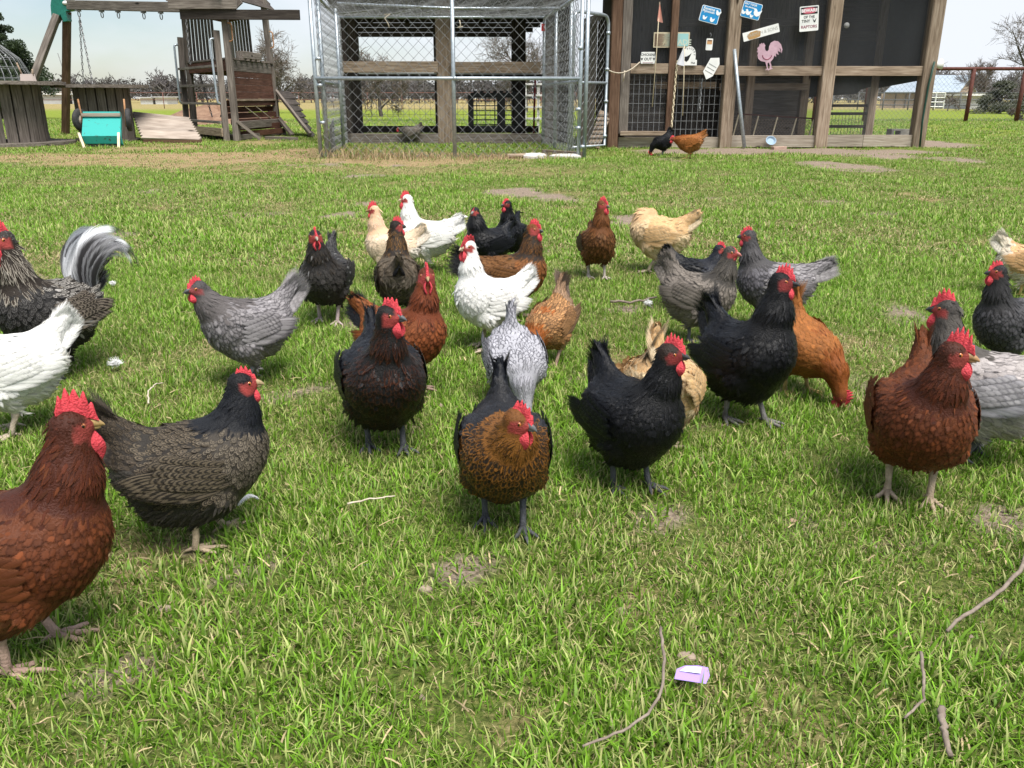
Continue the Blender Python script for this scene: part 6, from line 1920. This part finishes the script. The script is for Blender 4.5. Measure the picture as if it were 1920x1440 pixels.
LAV = dict(all=((0.3565, 0.3565, 0.391), (0.09775, 0.09775, 0.115), .95), neck=((0.322, 0.322, 0.3565), (0.115, 0.115, 0.1265), .7), fluff=((0.391, 0.391, 0.4255), (0.23, 0.23, 0.253), .5), tail=((0.3795, 0.3795, 0.414), (0.1725, 0.1725, 0.184), .6))
EGGER = dict(all=((0.1509, 0.1301, 0.1114), (0.07331, 0.063, 0.05445), .6), neck=((0.04744, 0.042, 0.03713), (0.1984, 0.1764, 0.1485), .5), head=((0.05175, 0.04452, 0.03795), (0.08625, 0.0756, 0.066), .4), tail=((0.2156, 0.1891, 0.165), (0.08625, 0.0756, 0.066), .6), fluff=((0.1811, 0.1596, 0.1361), (0.1294, 0.1135, 0.099), .4))
WHITEP = dict(all=((.70, .695, .665), (.60, .60, .585), .35), fluff=((.66, .64, .58), (.70, .69, .66), .4), neck=((.72, .715, .69), (.64, .64, .62), .3))
BUFF = dict(all=((0.5702, 0.3992, 0.2233), (0.6653, 0.5322, 0.3516), .45), neck=((0.5512, 0.3421, 0.1806), (0.6463, 0.4752, 0.2851), .5), head=((0.5322, 0.3231, 0.1711), (0.5702, 0.3802, 0.1901), .3), fluff=((0.6273, 0.4752, 0.2851), (0.6843, 0.5702, 0.3992), .4), tail=((0.6273, 0.5322, 0.3802), (0.5227, 0.3612, 0.1901), .4), back=((0.5227, 0.3279, 0.1568), (0.6463, 0.4942, 0.3041), .5))
CREAMB = dict(all=((.64, .49, .345), (.70, .60, .475), .5), neck=((.62, .40, .25), (.74, .64, .52), .6), tail=((.68, .62, .53), (.62, .52, .40), .4), fluff=((.68, .62, .54), (.7, .65, .58), .4), head=((.62, .42, .26), (.65, .5, .35), .3))
BUFFW = dict(all=((0.5152, 0.3128, 0.1518), (0.6072, 0.4416, 0.2668), .5), tail=((0.644, 0.6072, 0.5152), (0.552, 0.46, 0.3496), .3), fluff=((0.6072, 0.5336, 0.414), (0.644, 0.5704, 0.46), .4), neck=((0.4232, 0.2024, 0.0782), (0.6072, 0.4416, 0.276), .5), saddle=((0.6072, 0.5336, 0.4232), (0.552, 0.4416, 0.3036), .4), wing=((0.46, 0.2668, 0.1196), (0.552, 0.368, 0.2024), .5))
SPECK = dict(all=((0.0168, 0.0154, 0.0147), (0.084, 0.077, 0.0665), .40, .6), neck=((0.0126, 0.0112, 0.0105), (0.07, 0.0525, 0.035), .45), back=((0.0182, 0.0175, 0.0182), (0.119, 0.1155, 0.112), .5), saddle=((0.0196, 0.0189, 0.0196), (0.14, 0.1365, 0.133), .5), fluff=((0.0182, 0.0175, 0.0175), (0.042, 0.0406, 0.0385), .35), tail=((0.0154, 0.0154, 0.0161), (0.07, 0.07, 0.07), .3))
PART = dict(all=((0.07875, 0.0615, 0.0435), (0.15, 0.1215, 0.08625), .55), neck=((0.015, 0.0105, 0.0075), (0.27, 0.1387, 0.0435), .66), head=((0.015, 0.0105, 0.00825), (0.0375, 0.0225, 0.01125), .3), tail=((0.009, 0.009, 0.00975), (0.0225, 0.0225, 0.0225), .3), wing=((0.08625, 0.0675, 0.048), (0.03375, 0.027, 0.021), .65), breast=((0.0975, 0.0675, 0.04125), (0.18, 0.1275, 0.075), .5), fluff=((0.09, 0.075, 0.05625), (0.1275, 0.105, 0.0825), .4))
BROWNB = dict(all=((0.1237, 0.054, 0.0165), (0.07875, 0.0315, 0.01125), .6), neck=((0.0225, 0.0135, 0.00825), (0.2025, 0.08625, 0.021), .70), head=((0.1425, 0.045, 0.0105), (0.105, 0.03, 0.009), .3), tail=((0.00825, 0.009, 0.0105), (0.0225, 0.021, 0.0195), .35), flight=((0.0675, 0.0315, 0.0135), (0.0375, 0.01875, 0.009), .4), breast=((0.15, 0.05625, 0.015), (0.1125, 0.0375, 0.0105), .4))
BROWNC = dict(all=((0.1044, 0.0432, 0.01224), (0.054, 0.0216, 0.00792), .6), neck=((0.1116, 0.0396, 0.01008), (0.072, 0.02304, 0.0072), .5), wing=((0.0612, 0.036, 0.02016), (0.036, 0.0216, 0.01296), .5), head=((0.108, 0.036, 0.00936), (0.0864, 0.0288, 0.0072), .3), tail=((0.0288, 0.02016, 0.0144), (0.0216, 0.0144, 0.0108), .3))
SPANGLE = dict(all=((0.306, 0.1573, 0.06375), (0.0255, 0.017, 0.01275), .62), neck=((0.2805, 0.085, 0.0187), (0.119, 0.03825, 0.0119), .5), head=((0.255, 0.06375, 0.0153), (0.17, 0.0425, 0.0085), .3), wing=((0.2635, 0.1403, 0.06375), (0.085, 0.04675, 0.0255), .5), fluff=((0.374, 0.255, 0.1615), (0.289, 0.1785, 0.102), .4), saddle=((0.2805, 0.1785, 0.1105), (0.1275, 0.07225, 0.0425), .5), tail=((0.136, 0.09775, 0.0748), (0.0595, 0.0425, 0.034), .5), flight=((0.17, 0.102, 0.0595), (0.068, 0.0425, 0.0255), .5))
ROOST = dict(all=((.014, .012, .011), (.26, .25, .235), .62, 1.0), neck=((.020, .014, .010), (.40, .36, .30), .72), head=((.02, .016, .013), (.3, .3, .3), .5), breast=((.012, .011, .011), (.10, .095, .09), .5, 1.0), back=((.016, .013, .011), (.36, .34, .31), .68, 1.0), saddle=((.024, .019, .015), (.40, .38, .34), .62, 1.0), fluff=((.012, .012, .012), (.03, .03, .03), .3), wing=((.018, .014, .011), (.24, .20, .16), .62, 1.0), tail=((.014, .013, .013), (.30, .29, .28), .35))
PALE, SLATE, FLESH, YEL = (.46, .36, .25), (.085, .088, .095), (.46, .31, .25), (.50, .35, .13)
DKFACE = (.16, .022, .022)
WLOBE = (.70, .66, .64)

FLOCK = [
 # near row
 dict(label='rusty red hen nearest the camera, cut off by the left edge', foot=(20, 1262), yaw=-22, size=0.936, pal=RED_D, dens=3.6, res=.0075, neck='up', nyaw=12, hyaw=26, comb=1.65, points=5, wattle=1.45, leg=FLESH, beak=(.36, .24, .10), stride=2.2, fluff=.3, necklen=1.12, wide=1.05, tail=40, jit=0.24, iris=(.36, .13, .05), box=(None, 222, 735, 1290), neckw=1.15, face=(.20, .035, .028), place=(-0.629, 0.916)),
 dict(label='brown pencilled hen with a glossy black neck, walking right beside the red hen', foot=(352, 1012), yaw=-2, size=0.856, pal=PENC, dens=3.2, res=.0075, neck='up', necklen=.90, hyaw=5, comb=.8, wattle=1.0, lobe=WLOBE, leg=PALE, beak=(.34, .25, .14), fluff=1.0, wide=1.12, pitch=4, tail=62, stride=2.8, box=(135, 488, 685, 1038), long=0.94, taillen=12.5, place=(-0.507, 1.234)),
 dict(label='black hen with gold-laced breast in the centre, walking towards the camera', foot=(952, 985), yaw=-86, size=0.848, pal=BLACKGOLD, dens=3.2, res=.0075, neck='mid', necklen=.85, nyaw=18, hyaw=60, comb=1.15, wattle=1.25, leg=SLATE, beak=(.10, .105, .11), fluff=.7, wide=1.08, tail=66, tailspread=0.6, stride=2.4, gloss=1, pitch=-3, box=(850, 1045, None, 1022), hpitch=-14, place=(-0.014, 1.284)),
 dict(label='black hen with dark red face in front of the golden buff hen', foot=(1165, 918), yaw=-54, size=0.844, pal=dict(BLACK, head=((.02, .012, .009), (.05, .02, .01), .4)), dens=3.2, res=.0075, neck='up', necklen=1.08, hyaw=42, comb=1.25, points=6, wattle=1.1, leg=SLATE, beak=(.035, .035, .038), fluff=.9, wide=1.10, tail=64, face=DKFACE, gloss=1, pitch=4, stride=1.5, box=(1072, 1287, 617, 937), nyaw=26, place=(0.224, 1.429)),
 dict(label='black hen with copper-streaked breast facing the camera, left of centre', foot=(733, 832), yaw=-82, size=0.932, pal=BLACKRED, dens=2.2, neck='up', necklen=1.12, hyaw=55, comb=1.15, wattle=1.15, leg=SLATE, beak=(.07, .075, .08), fluff=1.0, wide=1.12, tail=44, stride=1.8, gloss=1, box=(630, 800, 548, 855), nyaw=10, long=0.92, neckw=0.95, place=(-0.269, 1.635)),
 dict(label='large jet black hen standing tall before the orange pecking hen', foot=(1396, 790), yaw=-44, size=0.925, pal=BLACK, dens=2.2, neck='tall', necklen=1.0, hyaw=40, comb=1.2, points=6, wattle=1.05, leg=(.20, .19, .18), beak=(.03, .03, .033), fluff=1.0, wide=1.05, tail=66, taillen=12, face=DKFACE, gloss=1, pitch=10, stride=3.0, neckw=1.12, box=(1292, 1492, 497, 808), nyaw=24, long=0.82, place=(0.529, 1.768)),
 dict(label='dark red hen on the right, standing squarely to the camera', foot=(1732, 945), yaw=-80, size=0.950, pal=RED_D, dens=3.2, res=.0075, neck='up', necklen=1.0, nyaw=36, hyaw=76, comb=1.35, points=6, wattle=1.15, leg=PALE, beak=(.33, .19, .09), fluff=.4, wide=1.08, tail=56, stride=.6, jit=0.24, neckw=1.05, box=(1612, 1845, 590, 966), face=(.20, .035, .028), place=(0.734, 1.392)),
 # middle row
 dict(label='pale grey hen at the right edge with her dark head turned left', foot=(1878, 850), yaw=180, size=0.915, pal=GREYL, dens=1.9, neck='up', necklen=1.08, hyaw=-5, comb=1.35, wattle=1.25, leg=SLATE, beak=(.05, .05, .055), fluff=.7, wide=1.05, stride=1.0, lobe=(.35, .06, .06), box=(1718, None, 540, 870), place=(0.941, 1.565)),
 dict(label='slate grey hen with black head behind the pale grey hen', foot=(1872, 715), yaw=-125, size=0.806, pal=GREYD, dens=1.5, neck='up', necklen=1.15, hyaw=-32, comb=1.05, wattle=1.1, leg=SLATE, beak=(.05, .05, .055), fluff=.4, tail=62, pitch=6, box=(1818, None, 487, 712), place=(1.312, 2.135)),
 dict(label='buff hen with white tail cut off by the right edge, farthest right', foot=(1908, 560), yaw=8, size=0.755, pal=BUFFW, dens=1.2, neck='up', comb=1, leg=YEL, tail=58, box=(1852, None, 416, 555), place=(1.935, 3.090)),
 dict(label='orange red hen pecking the ground behind the large black hen', foot=(1478, 758), yaw=-42, size=0.744, pal=ORANGE, dens=1.9, neck='peck', necklen=.95, nyaw=8, hyaw=14, hpitch=-58, pitch=-26, comb=1.15, wattle=1.0, leg=YEL, beak=(.4, .28, .12), fluff=.5, tail=70, stride=1.5, wide=1.05, box=(1425, 1597, 512, 772), long=0.95, place=(0.708, 1.958)),
 dict(label='golden buff hen partly hidden behind the black hen, head out of sight', foot=(1262, 832), yaw=72, size=0.812, pal=BUFF, dens=1.9, neck='peck2', pitch=-18, hpitch=-60, comb=1, leg=(.50, .40, .30), fluff=1.0, tail=78, tailspread=.8, stride=1.2, box=(1150, 1320, 588, 850), sleek=0.75, jit=0.08, wide=1.2, place=(0.310, 1.625)),
 dict(label='lavender grey hen feeding head down behind the central gold-laced hen', foot=(968, 745), yaw=-78, size=0.682, pal=LAV, dens=1.1, neck='peck', pitch=-24, hpitch=-65, comb=.9, leg=SLATE, fluff=.9, wide=1.3, tail=66, taillen=10, tailspread=.6, box=(893, 1036, 545, 792), sleek=0.75, jit=0.08, long=0.95, place=(0.006, 1.907)),
 dict(label='brown spangled hen pecking behind the lavender hen', foot=(1040, 668), yaw=-122, size=0.680, pal=SPANGLE, dens=1.5, neck='peck', pitch=-24, hpitch=-65, comb=1, leg=FLESH, fluff=.7, tail=58, taillen=13, jit=.25, box=(985, 1083, 512, 703), place=(0.110, 2.225)),
 dict(label='rust orange hen with black tail behind the copper-breasted black hen', foot=(772, 728), yaw=-34, size=0.853, pal=RUSTY, dens=1.9, neck='tall', necklen=.98, hyaw=-52, comb=1.05, wattle=1.35, leg=FLESH, beak=(.3, .2, .1), fluff=.4, tail=46, pitch=6, stride=1.0, box=(645, 835, 490, 750), place=(-0.260, 1.972)),
 dict(label='blue grey hen walking left on open grass at the left', foot=(508, 722), yaw=200, size=0.879, pal=GREY, dens=2.0, neck='mid', necklen=.98, hyaw=2, comb=.95, wattle=.8, leg=(.17, .175, .185), beak=(.06, .06, .065), fluff=.4, tail=56, taillen=13, tailspread=.7, pitch=6, stride=2.8, facer=1.4, face=(.22, .05, .05), box=(358, 572, 500, 742), long=0.8, place=(-0.673, 2.026)),
 dict(label='white hen walking out of the left edge with a few black flecks', foot=(42, 832), yaw=186, size=0.872, pal=WHITEP, dens=2.0, neck='mid', comb=1.1, leg=(.56, .46, .36), fluff=.6, tail=56, taillen=11, tailspread=.6, mottle=(.003, (.25, .25, .25)), pitch=4, stride=1.0, box=(None, 163, 570, 846), sleek=0.6, jit=0.05, place=(-1.080, 1.674)),
 dict(name='rooster', cat='rooster', label='large black speckled rooster with white arching tail at the left edge', foot=(52, 735), yaw=214, size=1.045, pal=ROOST, dens=2.0, neck='tall', comb=1.5, wattle=1.6, lobe=WLOBE, leg=SLATE, fluff=.5, rooster=1, tail=55, pitch=8, mottle=(.03, (.22, .21, .2)), box=(-12, 210, 408, 728), place=(-1.205, 2.095)),
 dict(label='black speckled hen facing the camera left of the white and buff hens', foot=(622, 594), yaw=-104, size=0.902, pal=SPECK, dens=1.5, neck='up', necklen=1.05, hyaw=25, comb=.9, wattle=1.1, lobe=WLOBE, leg=(.50, .40, .38), beak=(.3, .25, .2), fluff=.4, tail=56, mottle=(.03, (.14, .14, .14)), stride=2.0, box=(565, 660, 422, 612), place=(-0.608, 2.679)),
 dict(label='white hen in the middle with a large flopped comb, facing left', foot=(915, 648), yaw=208, size=0.841, pal=WHITEP, dens=1.9, neck='tall', necklen=.98, hyaw=12, comb=1.55, flop=.5, points=5, wattle=1.3, leg=(.56, .46, .36), beak=(.55, .45, .3), fluff=.1, tail=52, taillen=11, tailspread=.8, pitch=12, stride=.8, facer=1.5, box=(860, 1000, 443, 668), sleek=0.6, jit=0.05, long=0.82, wide=0.95, place=(-0.075, 2.345)),
 # back row
 dict(label='white hen standing at the back, farthest of the white ones', foot=(812, 514), yaw=186, size=0.869, pal=WHITEP, dens=1.3, neck='tall', necklen=.95, comb=1.25, wattle=1.3, leg=(.56, .50, .44), beak=(.55, .45, .3), fluff=.3, tail=42, taillen=10, pitch=6, stride=.6, facer=1.5, mottle=(.004, (.2, .2, .2)), box=(745, 880, 358, 516), sleek=0.6, jit=0.05, place=(-0.369, 3.489)),
 dict(label='cream buff hen looking away to the left of the back white hen', foot=(738, 536), yaw=160, size=0.817, pal=CREAMB, dens=1.3, neck='tall', necklen=.95, hyaw=15, comb=1.3, leg=YEL, fluff=.3, tail=56, pitch=6, box=(690, 803, 375, 532), sleek=0.75, jit=0.08, place=(-0.482, 3.299)),
 dict(label='brown partridge hen seen from behind with gold-streaked neck', foot=(738, 580), yaw=92, size=0.832, pal=PART, dens=1.4, neck='tall', necklen=.98, nyaw=-25, hyaw=-80, comb=1.15, wattle=1.1, lobe=WLOBE, leg=FLESH, beak=(.05, .05, .05), fluff=.6, tail=50, tailspread=.6, taillen=9, pitch=4, box=(693, 800, 410, 606), place=(-0.373, 2.675)),
 dict(label='black bearded hen with a fluffy head and tiny comb, back centre', foot=(925, 530), yaw=215, size=0.772, pal=BLACK, dens=1.3, neck='tall', necklen=.92, hyaw=28, comb=.35, wattle=0, facer=.9, leg=SLATE, beak=(.2, .2, .2), fluff=.5, neckw=1.25, gloss=1, pitch=4, box=(872, 972, 388, 522), place=(-0.102, 3.429)),
 dict(label='black hen facing the camera behind the brown hen with gold neck', foot=(957, 500), yaw=-104, size=0.762, pal=BLACK, dens=1.3, neck='up', necklen=1.15, hyaw=-50, comb=1.0, wattle=1.05, leg=SLATE, beak=(.05, .05, .05), face=DKFACE, fluff=.4, gloss=1, pitch=8, box=(930, 992, 372, 500), place=(-0.005, 3.677)),
 dict(label='brown hen with gold-streaked neck and black tail, facing right', foot=(945, 575), yaw=-8, size=0.860, pal=BROWNB, dens=1.4, neck='tall', necklen=.90, hyaw=-14, comb=1.25, wattle=1.2, lobe=(.62, .40, .38), leg=FLESH, beak=(.05, .05, .05), fluff=.3, tail=30, tailspread=1.5, taillen=15, pitch=8, box=(836, 1026, 412, 610), place=(0.008, 2.674)),
 dict(label='chestnut brown hen standing alone facing the camera, right of centre back', foot=(1120, 527), yaw=-78, size=0.825, pal=BROWNC, dens=1.3, neck='tall', necklen=.98, hyaw=50, comb=1.2, wattle=1.15, lobe=WLOBE, leg=(.48, .42, .36), beak=(.15, .12, .1), fluff=.1, tail=30, wide=.95, pitch=10, stride=1.2, box=(1078, 1157, 375, 533), nyaw=12, long=0.8, place=(0.339, 3.303)),
 dict(label='pale buff hen preening with her head tucked out of sight', foot=(1230, 508), yaw=165, size=0.924, pal=BUFF, dens=1.3, neck='tuck', hyaw=150, hpitch=-25, comb=0, leg=(.5, .4, .3), fluff=.6, tail=52, taillen=10, tailspread=.5, pitch=6, box=(1197, 1305, 393, 516), sleek=0.75, jit=0.08, wattle=0, face=(.5, .34, .18), red=(.4, .25, .13), place=(0.600, 3.457)),
 dict(label='blue black hen half hidden behind the grey brown hen', foot=(1290, 588), yaw=2, size=0.712, pal=dict(BLACK, all=((.010, .0115, .017), (.030, .036, .054), .4)), dens=1.3, neck='up', necklen=.85, hyaw=10, comb=1.1, leg=SLATE, fluff=.4, tail=48, gloss=1, pitch=-4, box=(1232, 1362, 452, 590), place=(0.631, 2.805)),
 dict(label='grey brown hen with small comb facing right before the blue black hen', foot=(1312, 660), yaw=-18, size=0.823, pal=EGGER, dens=1.5, neck='up', necklen=1.1, hyaw=-10, comb=.35, wattle=.35, facer=1.2, leg=SLATE, beak=(.35, .12, .1), fluff=.7, tail=66, tailspread=1.2, box=(1230, 1380, 463, 650), place=(0.559, 2.426)),
 dict(label='slate grey hen with pale tail facing left behind the large black hen', foot=(1462, 598), yaw=190, size=0.860, pal=dict(GREY, neck=((.055, .052, .054), (.12, .115, .12), .5), breast=((.105, .10, .11), (.05, .048, .053), .6)), dens=1.4, neck='up', necklen=1.12, hyaw=-14, comb=.95, wattle=.9, leg=SLATE, beak=(.06, .06, .065), fluff=.5, tail=30, tailspread=.7, taillen=12, pitch=4, box=(1378, 1575, 430, 632), place=(0.801, 2.527)),
 # by the coop
 dict(label='black hen pecking at the foot of the coop beside the orange one', foot=(1244, 290), yaw=205, size=0.961, pal=BLACK, dens=.8, res=.010, neck='peck', pitch=-20, hpitch=-60, comb=.8, leg=SLATE, fluff=.7, tail=56, box=(1218, 1262, 238, 294), place=(1.896, 10.873)),
 dict(label='orange brown hen leaning forward beside the black hen at the coop', foot=(1287, 293), yaw=176, size=1.116, pal=ORANGE, dens=.8, res=.010, neck='low', necklen=.9, pitch=-6, comb=1.2, wattle=1.1, leg=YEL, fluff=.5, tail=36, taillen=10, box=(1255, 1328, 241, 298), place=(2.133, 10.421)),
 dict(label='grey hen inside the wire run with only her tail and back in view', foot=(768, 271), yaw=172, size=1.049, pal=EGGER, dens=.6, res=.011, neck='low', comb=.5, leg=SLATE, fluff=.6, tail=52, box=(745, 792, 228, 270), place=(-1.617, 13.842)),
]
for i, sp in enumerate(FLOCK):
    sp.setdefault('seed', 11 + i*7)
    hen(sp)
# ---------------------------------------------------------------- small things on the lawn
TWIGB = noisy('grey_twig', (.13, .10, .08), (.28, .23, .19), 60, .9, bump=.5)
def on_ground(px, py, z=.0):
    p = G(px, py); return Vector((p.x, p.y, float(gz(p.x, p.y)) + z))
def stick(label, pix, r, mat=TWIGB, name='stick', cat='stick', z=.012):
    P = [on_ground(a, b, z + (c_ if c_ else 0)) for a, b, c_ in pix]
    # smooth through the points
    A = np.array([list(p) for p in P]); t = np.linspace(0, len(P) - 1, len(P)*4)
    Q_ = [Vector([np.interp(q, range(len(P)), A[:, k]) for k in range(3)]) + Vector(rng.normal(0, r*.45, 3)) for q in t]
    base = Q_[0].copy()
    o = tag(MB().tube([q - base for q in Q_], [r*(1.15 - .4*i/len(Q_)) for i in range(len(Q_))], 7).build(name, mat, None, True), label, cat)
    o.location = base
    return o
stick('long bare grey stick lying at the right edge of the lawn', [(1935, 1040, .02), (1905, 1100, .022), (1860, 1145, .02), (1800, 1190, .02), (1770, 1212, .015)], .0030)
stick('curved thin stick reaching the bottom edge right of centre', [(1236, 1215, .03), (1243, 1270, .028), (1240, 1330, .026), (1215, 1380, .024), (1160, 1415, .022), (1090, 1440, .02)], .0019)
stick('short hooked stick near the lower right corner', [(1716, 1272, .03), (1724, 1320, .028), (1722, 1355, .026), (1690, 1382, .02)], .0019)
stick('thin bent straw on the grass behind the pencilled hen', [(283, 785, .015), (282, 765, .02), (296, 750, .02), (310, 742, .012)], .0018, ROPE, 'straw', 'straw')
stick('straight pale straw lying left of the central hen', [(655, 986, .03), (700, 976, .032), (742, 966, .028)], .0015, ROPE, 'straw', 'straw')
stick('pale broken branch lying on bare earth behind the central hens', [(1145, 576, .01), (1185, 580, .015), (1230, 574, .02)], .0042)
stick('grey broken root by the bottom right corner', [(1755, 1368, .02), (1762, 1400, .02), (1775, 1440, .012)], .004)
# down feathers
DOWN = flat('white_down', (.78, .78, .78), .9)
def down(label, px, py, L, yaw, n=46, puff=False):
    r = np.random.default_rng(int(px)); mb = MB()
    t = thing('loose_feather', label, 'feather', on_ground(px, py, .022), yaw)
    if puff:
        for i in range(150):
            d = Vector(r.normal(0, 1, 3)); d.z = abs(d.z)*.5; d.normalize()
            mb.tube([Vector(r.normal(0, .004, 3)), d*L*.3 + Vector(r.normal(0, .003, 3)), d*L*(.4 + .3*r.random())], [.0007, .0005, .0002], 3, False)
        mb.build('barbs', DOWN, t)
    else:
        sh = [Vector((L*(k/8 - .5), .12*L*math.sin(k/8*2.4), .010*math.sin(k/8*3))) for k in range(9)]
        MB().tube(sh, [.0011*(1.1 - k/9) for k in range(9)], 5).build('shaft', DOWN, t, True)
        for i in range(n):
            f = i/n; p = sh[int(f*8)].lerp(sh[min(int(f*8)+1, 8)], f*8 % 1)
            for s in (-1, 1):
                w = L*.17*(1 - abs(f - .4)*1.2)*(.7 + .5*r.random())
                mb.tube([p, p + Vector((w*.5, s*w*.7, .004)), p + Vector((w*1.1, s*w, .001))], [.0008, .0007, .0002], 3, False)
        mb.build('barbs', DOWN, t)
down('white down feather on the grass right of the pencilled hen', 468, 962, .036, .5)
down('white fluffy down tuft on the grass above the pencilled hen', 219, 697, .034, 0, puff=True)
down('small white down tuft behind the black hens', 1215, 580, .028, 0, puff=True)
down('small white down tuft near the black speckled rooster tail', 212, 537, .022, 0, puff=True)
# purple scrap of paper
sc_ = thing('paper_scrap', 'torn lilac and white paper scrap on the grass', 'paper', on_ground(1294, 1288, .026), -.05); sc_.scale = (.55, .6, .8)
OUT = [(-.040, -.014), (.030, -.020), (.041, -.004), (.040, .013), (.018, .016), (-.012, .017), (-.032, .006)]
def sheet(name, pts, mat, dz):
    n = len(pts)
    V = [Vector((x, y*1.0, dz + .012*((y + .02)/.04) + .0015*math.sin(x*150))) for x, y in pts]
    return MB().add(V + [p - Vector((0, 0, .0006)) for p in V], [tuple(range(n)), tuple(range(2*n-1, n-1, -1))] + [((i+1) % n, i, n+i, n+(i+1) % n) for i in range(n)]).build(name, mat, sc_)
sheet('lilac_side', OUT, flat('lilac_paper', (.33, .23, .56), .7), 0)
sheet('white_patch', [(-.026, .000), (.020, -.003), (.024, .011), (-.008, .013)], flat('white_paper', (.74, .80, .86), .7), .0025)
# crumbs of earth, pebbles, dead leaves
EARTHC = noisy('earth_clod', (.16, .12, .09), (.34, .27, .21), 60, .95, bump=.5)
LEAFB = noisy('dead_leaf', (.20, .12, .08), (.36, .25, .18), 40, .9)
for i, (px, py, s, m_, lab, cat) in enumerate((
        (798, 1112, .013, EARTHC, 'grey brown earth clod left of the bare patch in front', 'clod'), (687, 1066, .009, STONE, 'small pale pebble in the grass left of the bare patch', 'pebble'),
        (1288, 1222, .016, EARTHC, 'tan clod in the grass above the lilac scrap', 'clod'), (1688, 1190, .013, LEAFB, 'brown curled leaf left of the long stick', 'leaf'),
        (381, 1048, .009, LEAFB, 'reddish leaf scrap below the pencilled hen foot', 'leaf'), (306, 1142, .014, EARTHC, 'dark clod on the grass right of the nearest red hen', 'clod'),
        (1488, 968, .010, LEAFB, 'small brown leaf in the grass left of the dark red hen', 'leaf'), (1165, 1140, .012, EARTHC, 'brown clod in the dry patch right of centre', 'clod'))):
    rock({'clod': 'earth_clod', 'pebble': 'pebble', 'leaf': 'dead_leaf'}[cat], lab, px, py, s*.75, s*.6, s*.45, m_, 50 + i, cat)
# dry weeds standing along the run front
r = np.random.default_rng(5)
V, Q, C, o = [], [], [], 0
for i in range(1800):
    x = XL + (XR - XL)*r.random()*.98; y = YF + r.normal(.05, .28)
    if x < XL + .9 and r.random() < .5: x = XL + .15 + .7*r.random()
    h = .03 + .10*r.random()**2*(1.7 if x < XL + 1.2 else .6); az = r.random()*6.283; ln = abs(r.normal(.5, .4))
    d2 = np.array([math.cos(az), math.sin(az), 0]); sd = np.array([-d2[1], d2[0], 0])*.003
    p = np.array([x, y, 0]); q = p + d2*h*.5*math.sin(ln) + np.array([0, 0, h*.55]); e = q + d2*h*.6*math.sin(ln + .6) + np.array([0, 0, h*.35])
    V += [p - sd, p + sd, q - sd, q + sd, e - sd*.3, e + sd*.3]; Q += [(o, o+1, o+3, o+2), (o+2, o+3, o+5, o+4)]; o += 6
    cc = np.array([.40, .30, .17])*(.6 + .7*r.random()) if r.random() < .8 else np.array([.12, .19, .04])
    C += [np.append(cc, 1)]*6
me = arr_mesh('dry_weeds', np.array(V), np.array(Q), attrs={'ca': ('FLOAT_COLOR', np.array(C))})
tag(ob('dry_weeds', me, BLADE), 'tangled straw coloured dead grass along the foot of the run', kind='stuff')

# trodden litter: crumbs of soil and broken straw over the lawn, thickest on the bare patches
r = np.random.default_rng(8)
V, Q, C, o = [], [], [], 0
xs_, ys_ = [], []
for i in range(14000):
    y = .35 + 10.2*r.random()**1.9; x = (r.random()*2 - 1)*(y*.66 + .8)
    xs_.append(x); ys_.append(y)
xs_, ys_ = np.array(xs_), np.array(ys_)
dd, dr_, _ = ground_state(xs_, ys_)
F3 = []
for x, y, d, q in zip(xs_, ys_, dd, dr_):
    if r.random() > .18 + d*1.2: continue
    z = float(gz(x, y)); k_ = 1 + .25*y
    if r.random() < .55*(1 - d) + .18:                       # straw
        L_ = (.008 + .022*r.random())*min(k_, 2); a = r.random()*6.283; w_ = .0010*min(k_, 2.5)
        dv = np.array([math.cos(a), math.sin(a), 0]); sd = np.array([-dv[1], dv[0], 0])*w_
        p = np.array([x, y, z + .004 + .012*r.random()*(1 - d)]); e = p + dv*L_ + np.array([0, 0, r.normal(0, .004)]); m = (p + e)/2 + np.array([0, 0, .002])
        V += [p - sd, p + sd, m - sd, m + sd, e - sd*.6, e + sd*.6]; Q += [(o, o+1, o+3, o+2), (o+2, o+3, o+5, o+4)]; o += 6
        C += [np.append(np.array([.46, .36, .20])*(.5 + .7*r.random()), 1)]*6
    else:                                                     # crumb of earth
        s_ = (.0016 + .0045*r.random()**2)*min(k_, 2.2); a = r.random()*6.283
        P = [np.array([x + math.cos(a + k*2.094)*s_*(.6 + .7*r.random()), y + math.sin(a + k*2.094)*s_*(.6 + .7*r.random()), z - .0005]) for k in range(3)]
        V += P + [np.array([x, y, z + s_*(.6 + .6*r.random())])]; F3 += [(o, o+1, o+3), (o+1, o+2, o+3), (o+2, o, o+3)]; o += 4
        C += [np.append(np.array([.26, .20, .15])*(.45 + .8*r.random()), 1)]*4
me = arr_mesh('ground_litter', np.array(V), np.array(Q), np.array(F3), attrs={'ca': ('FLOAT_COLOR', np.array(C))}, smooth=False)
tag(ob('ground_litter', me, SCALE), 'broken straw and crumbs of soil scattered over the lawn', kind='stuff')
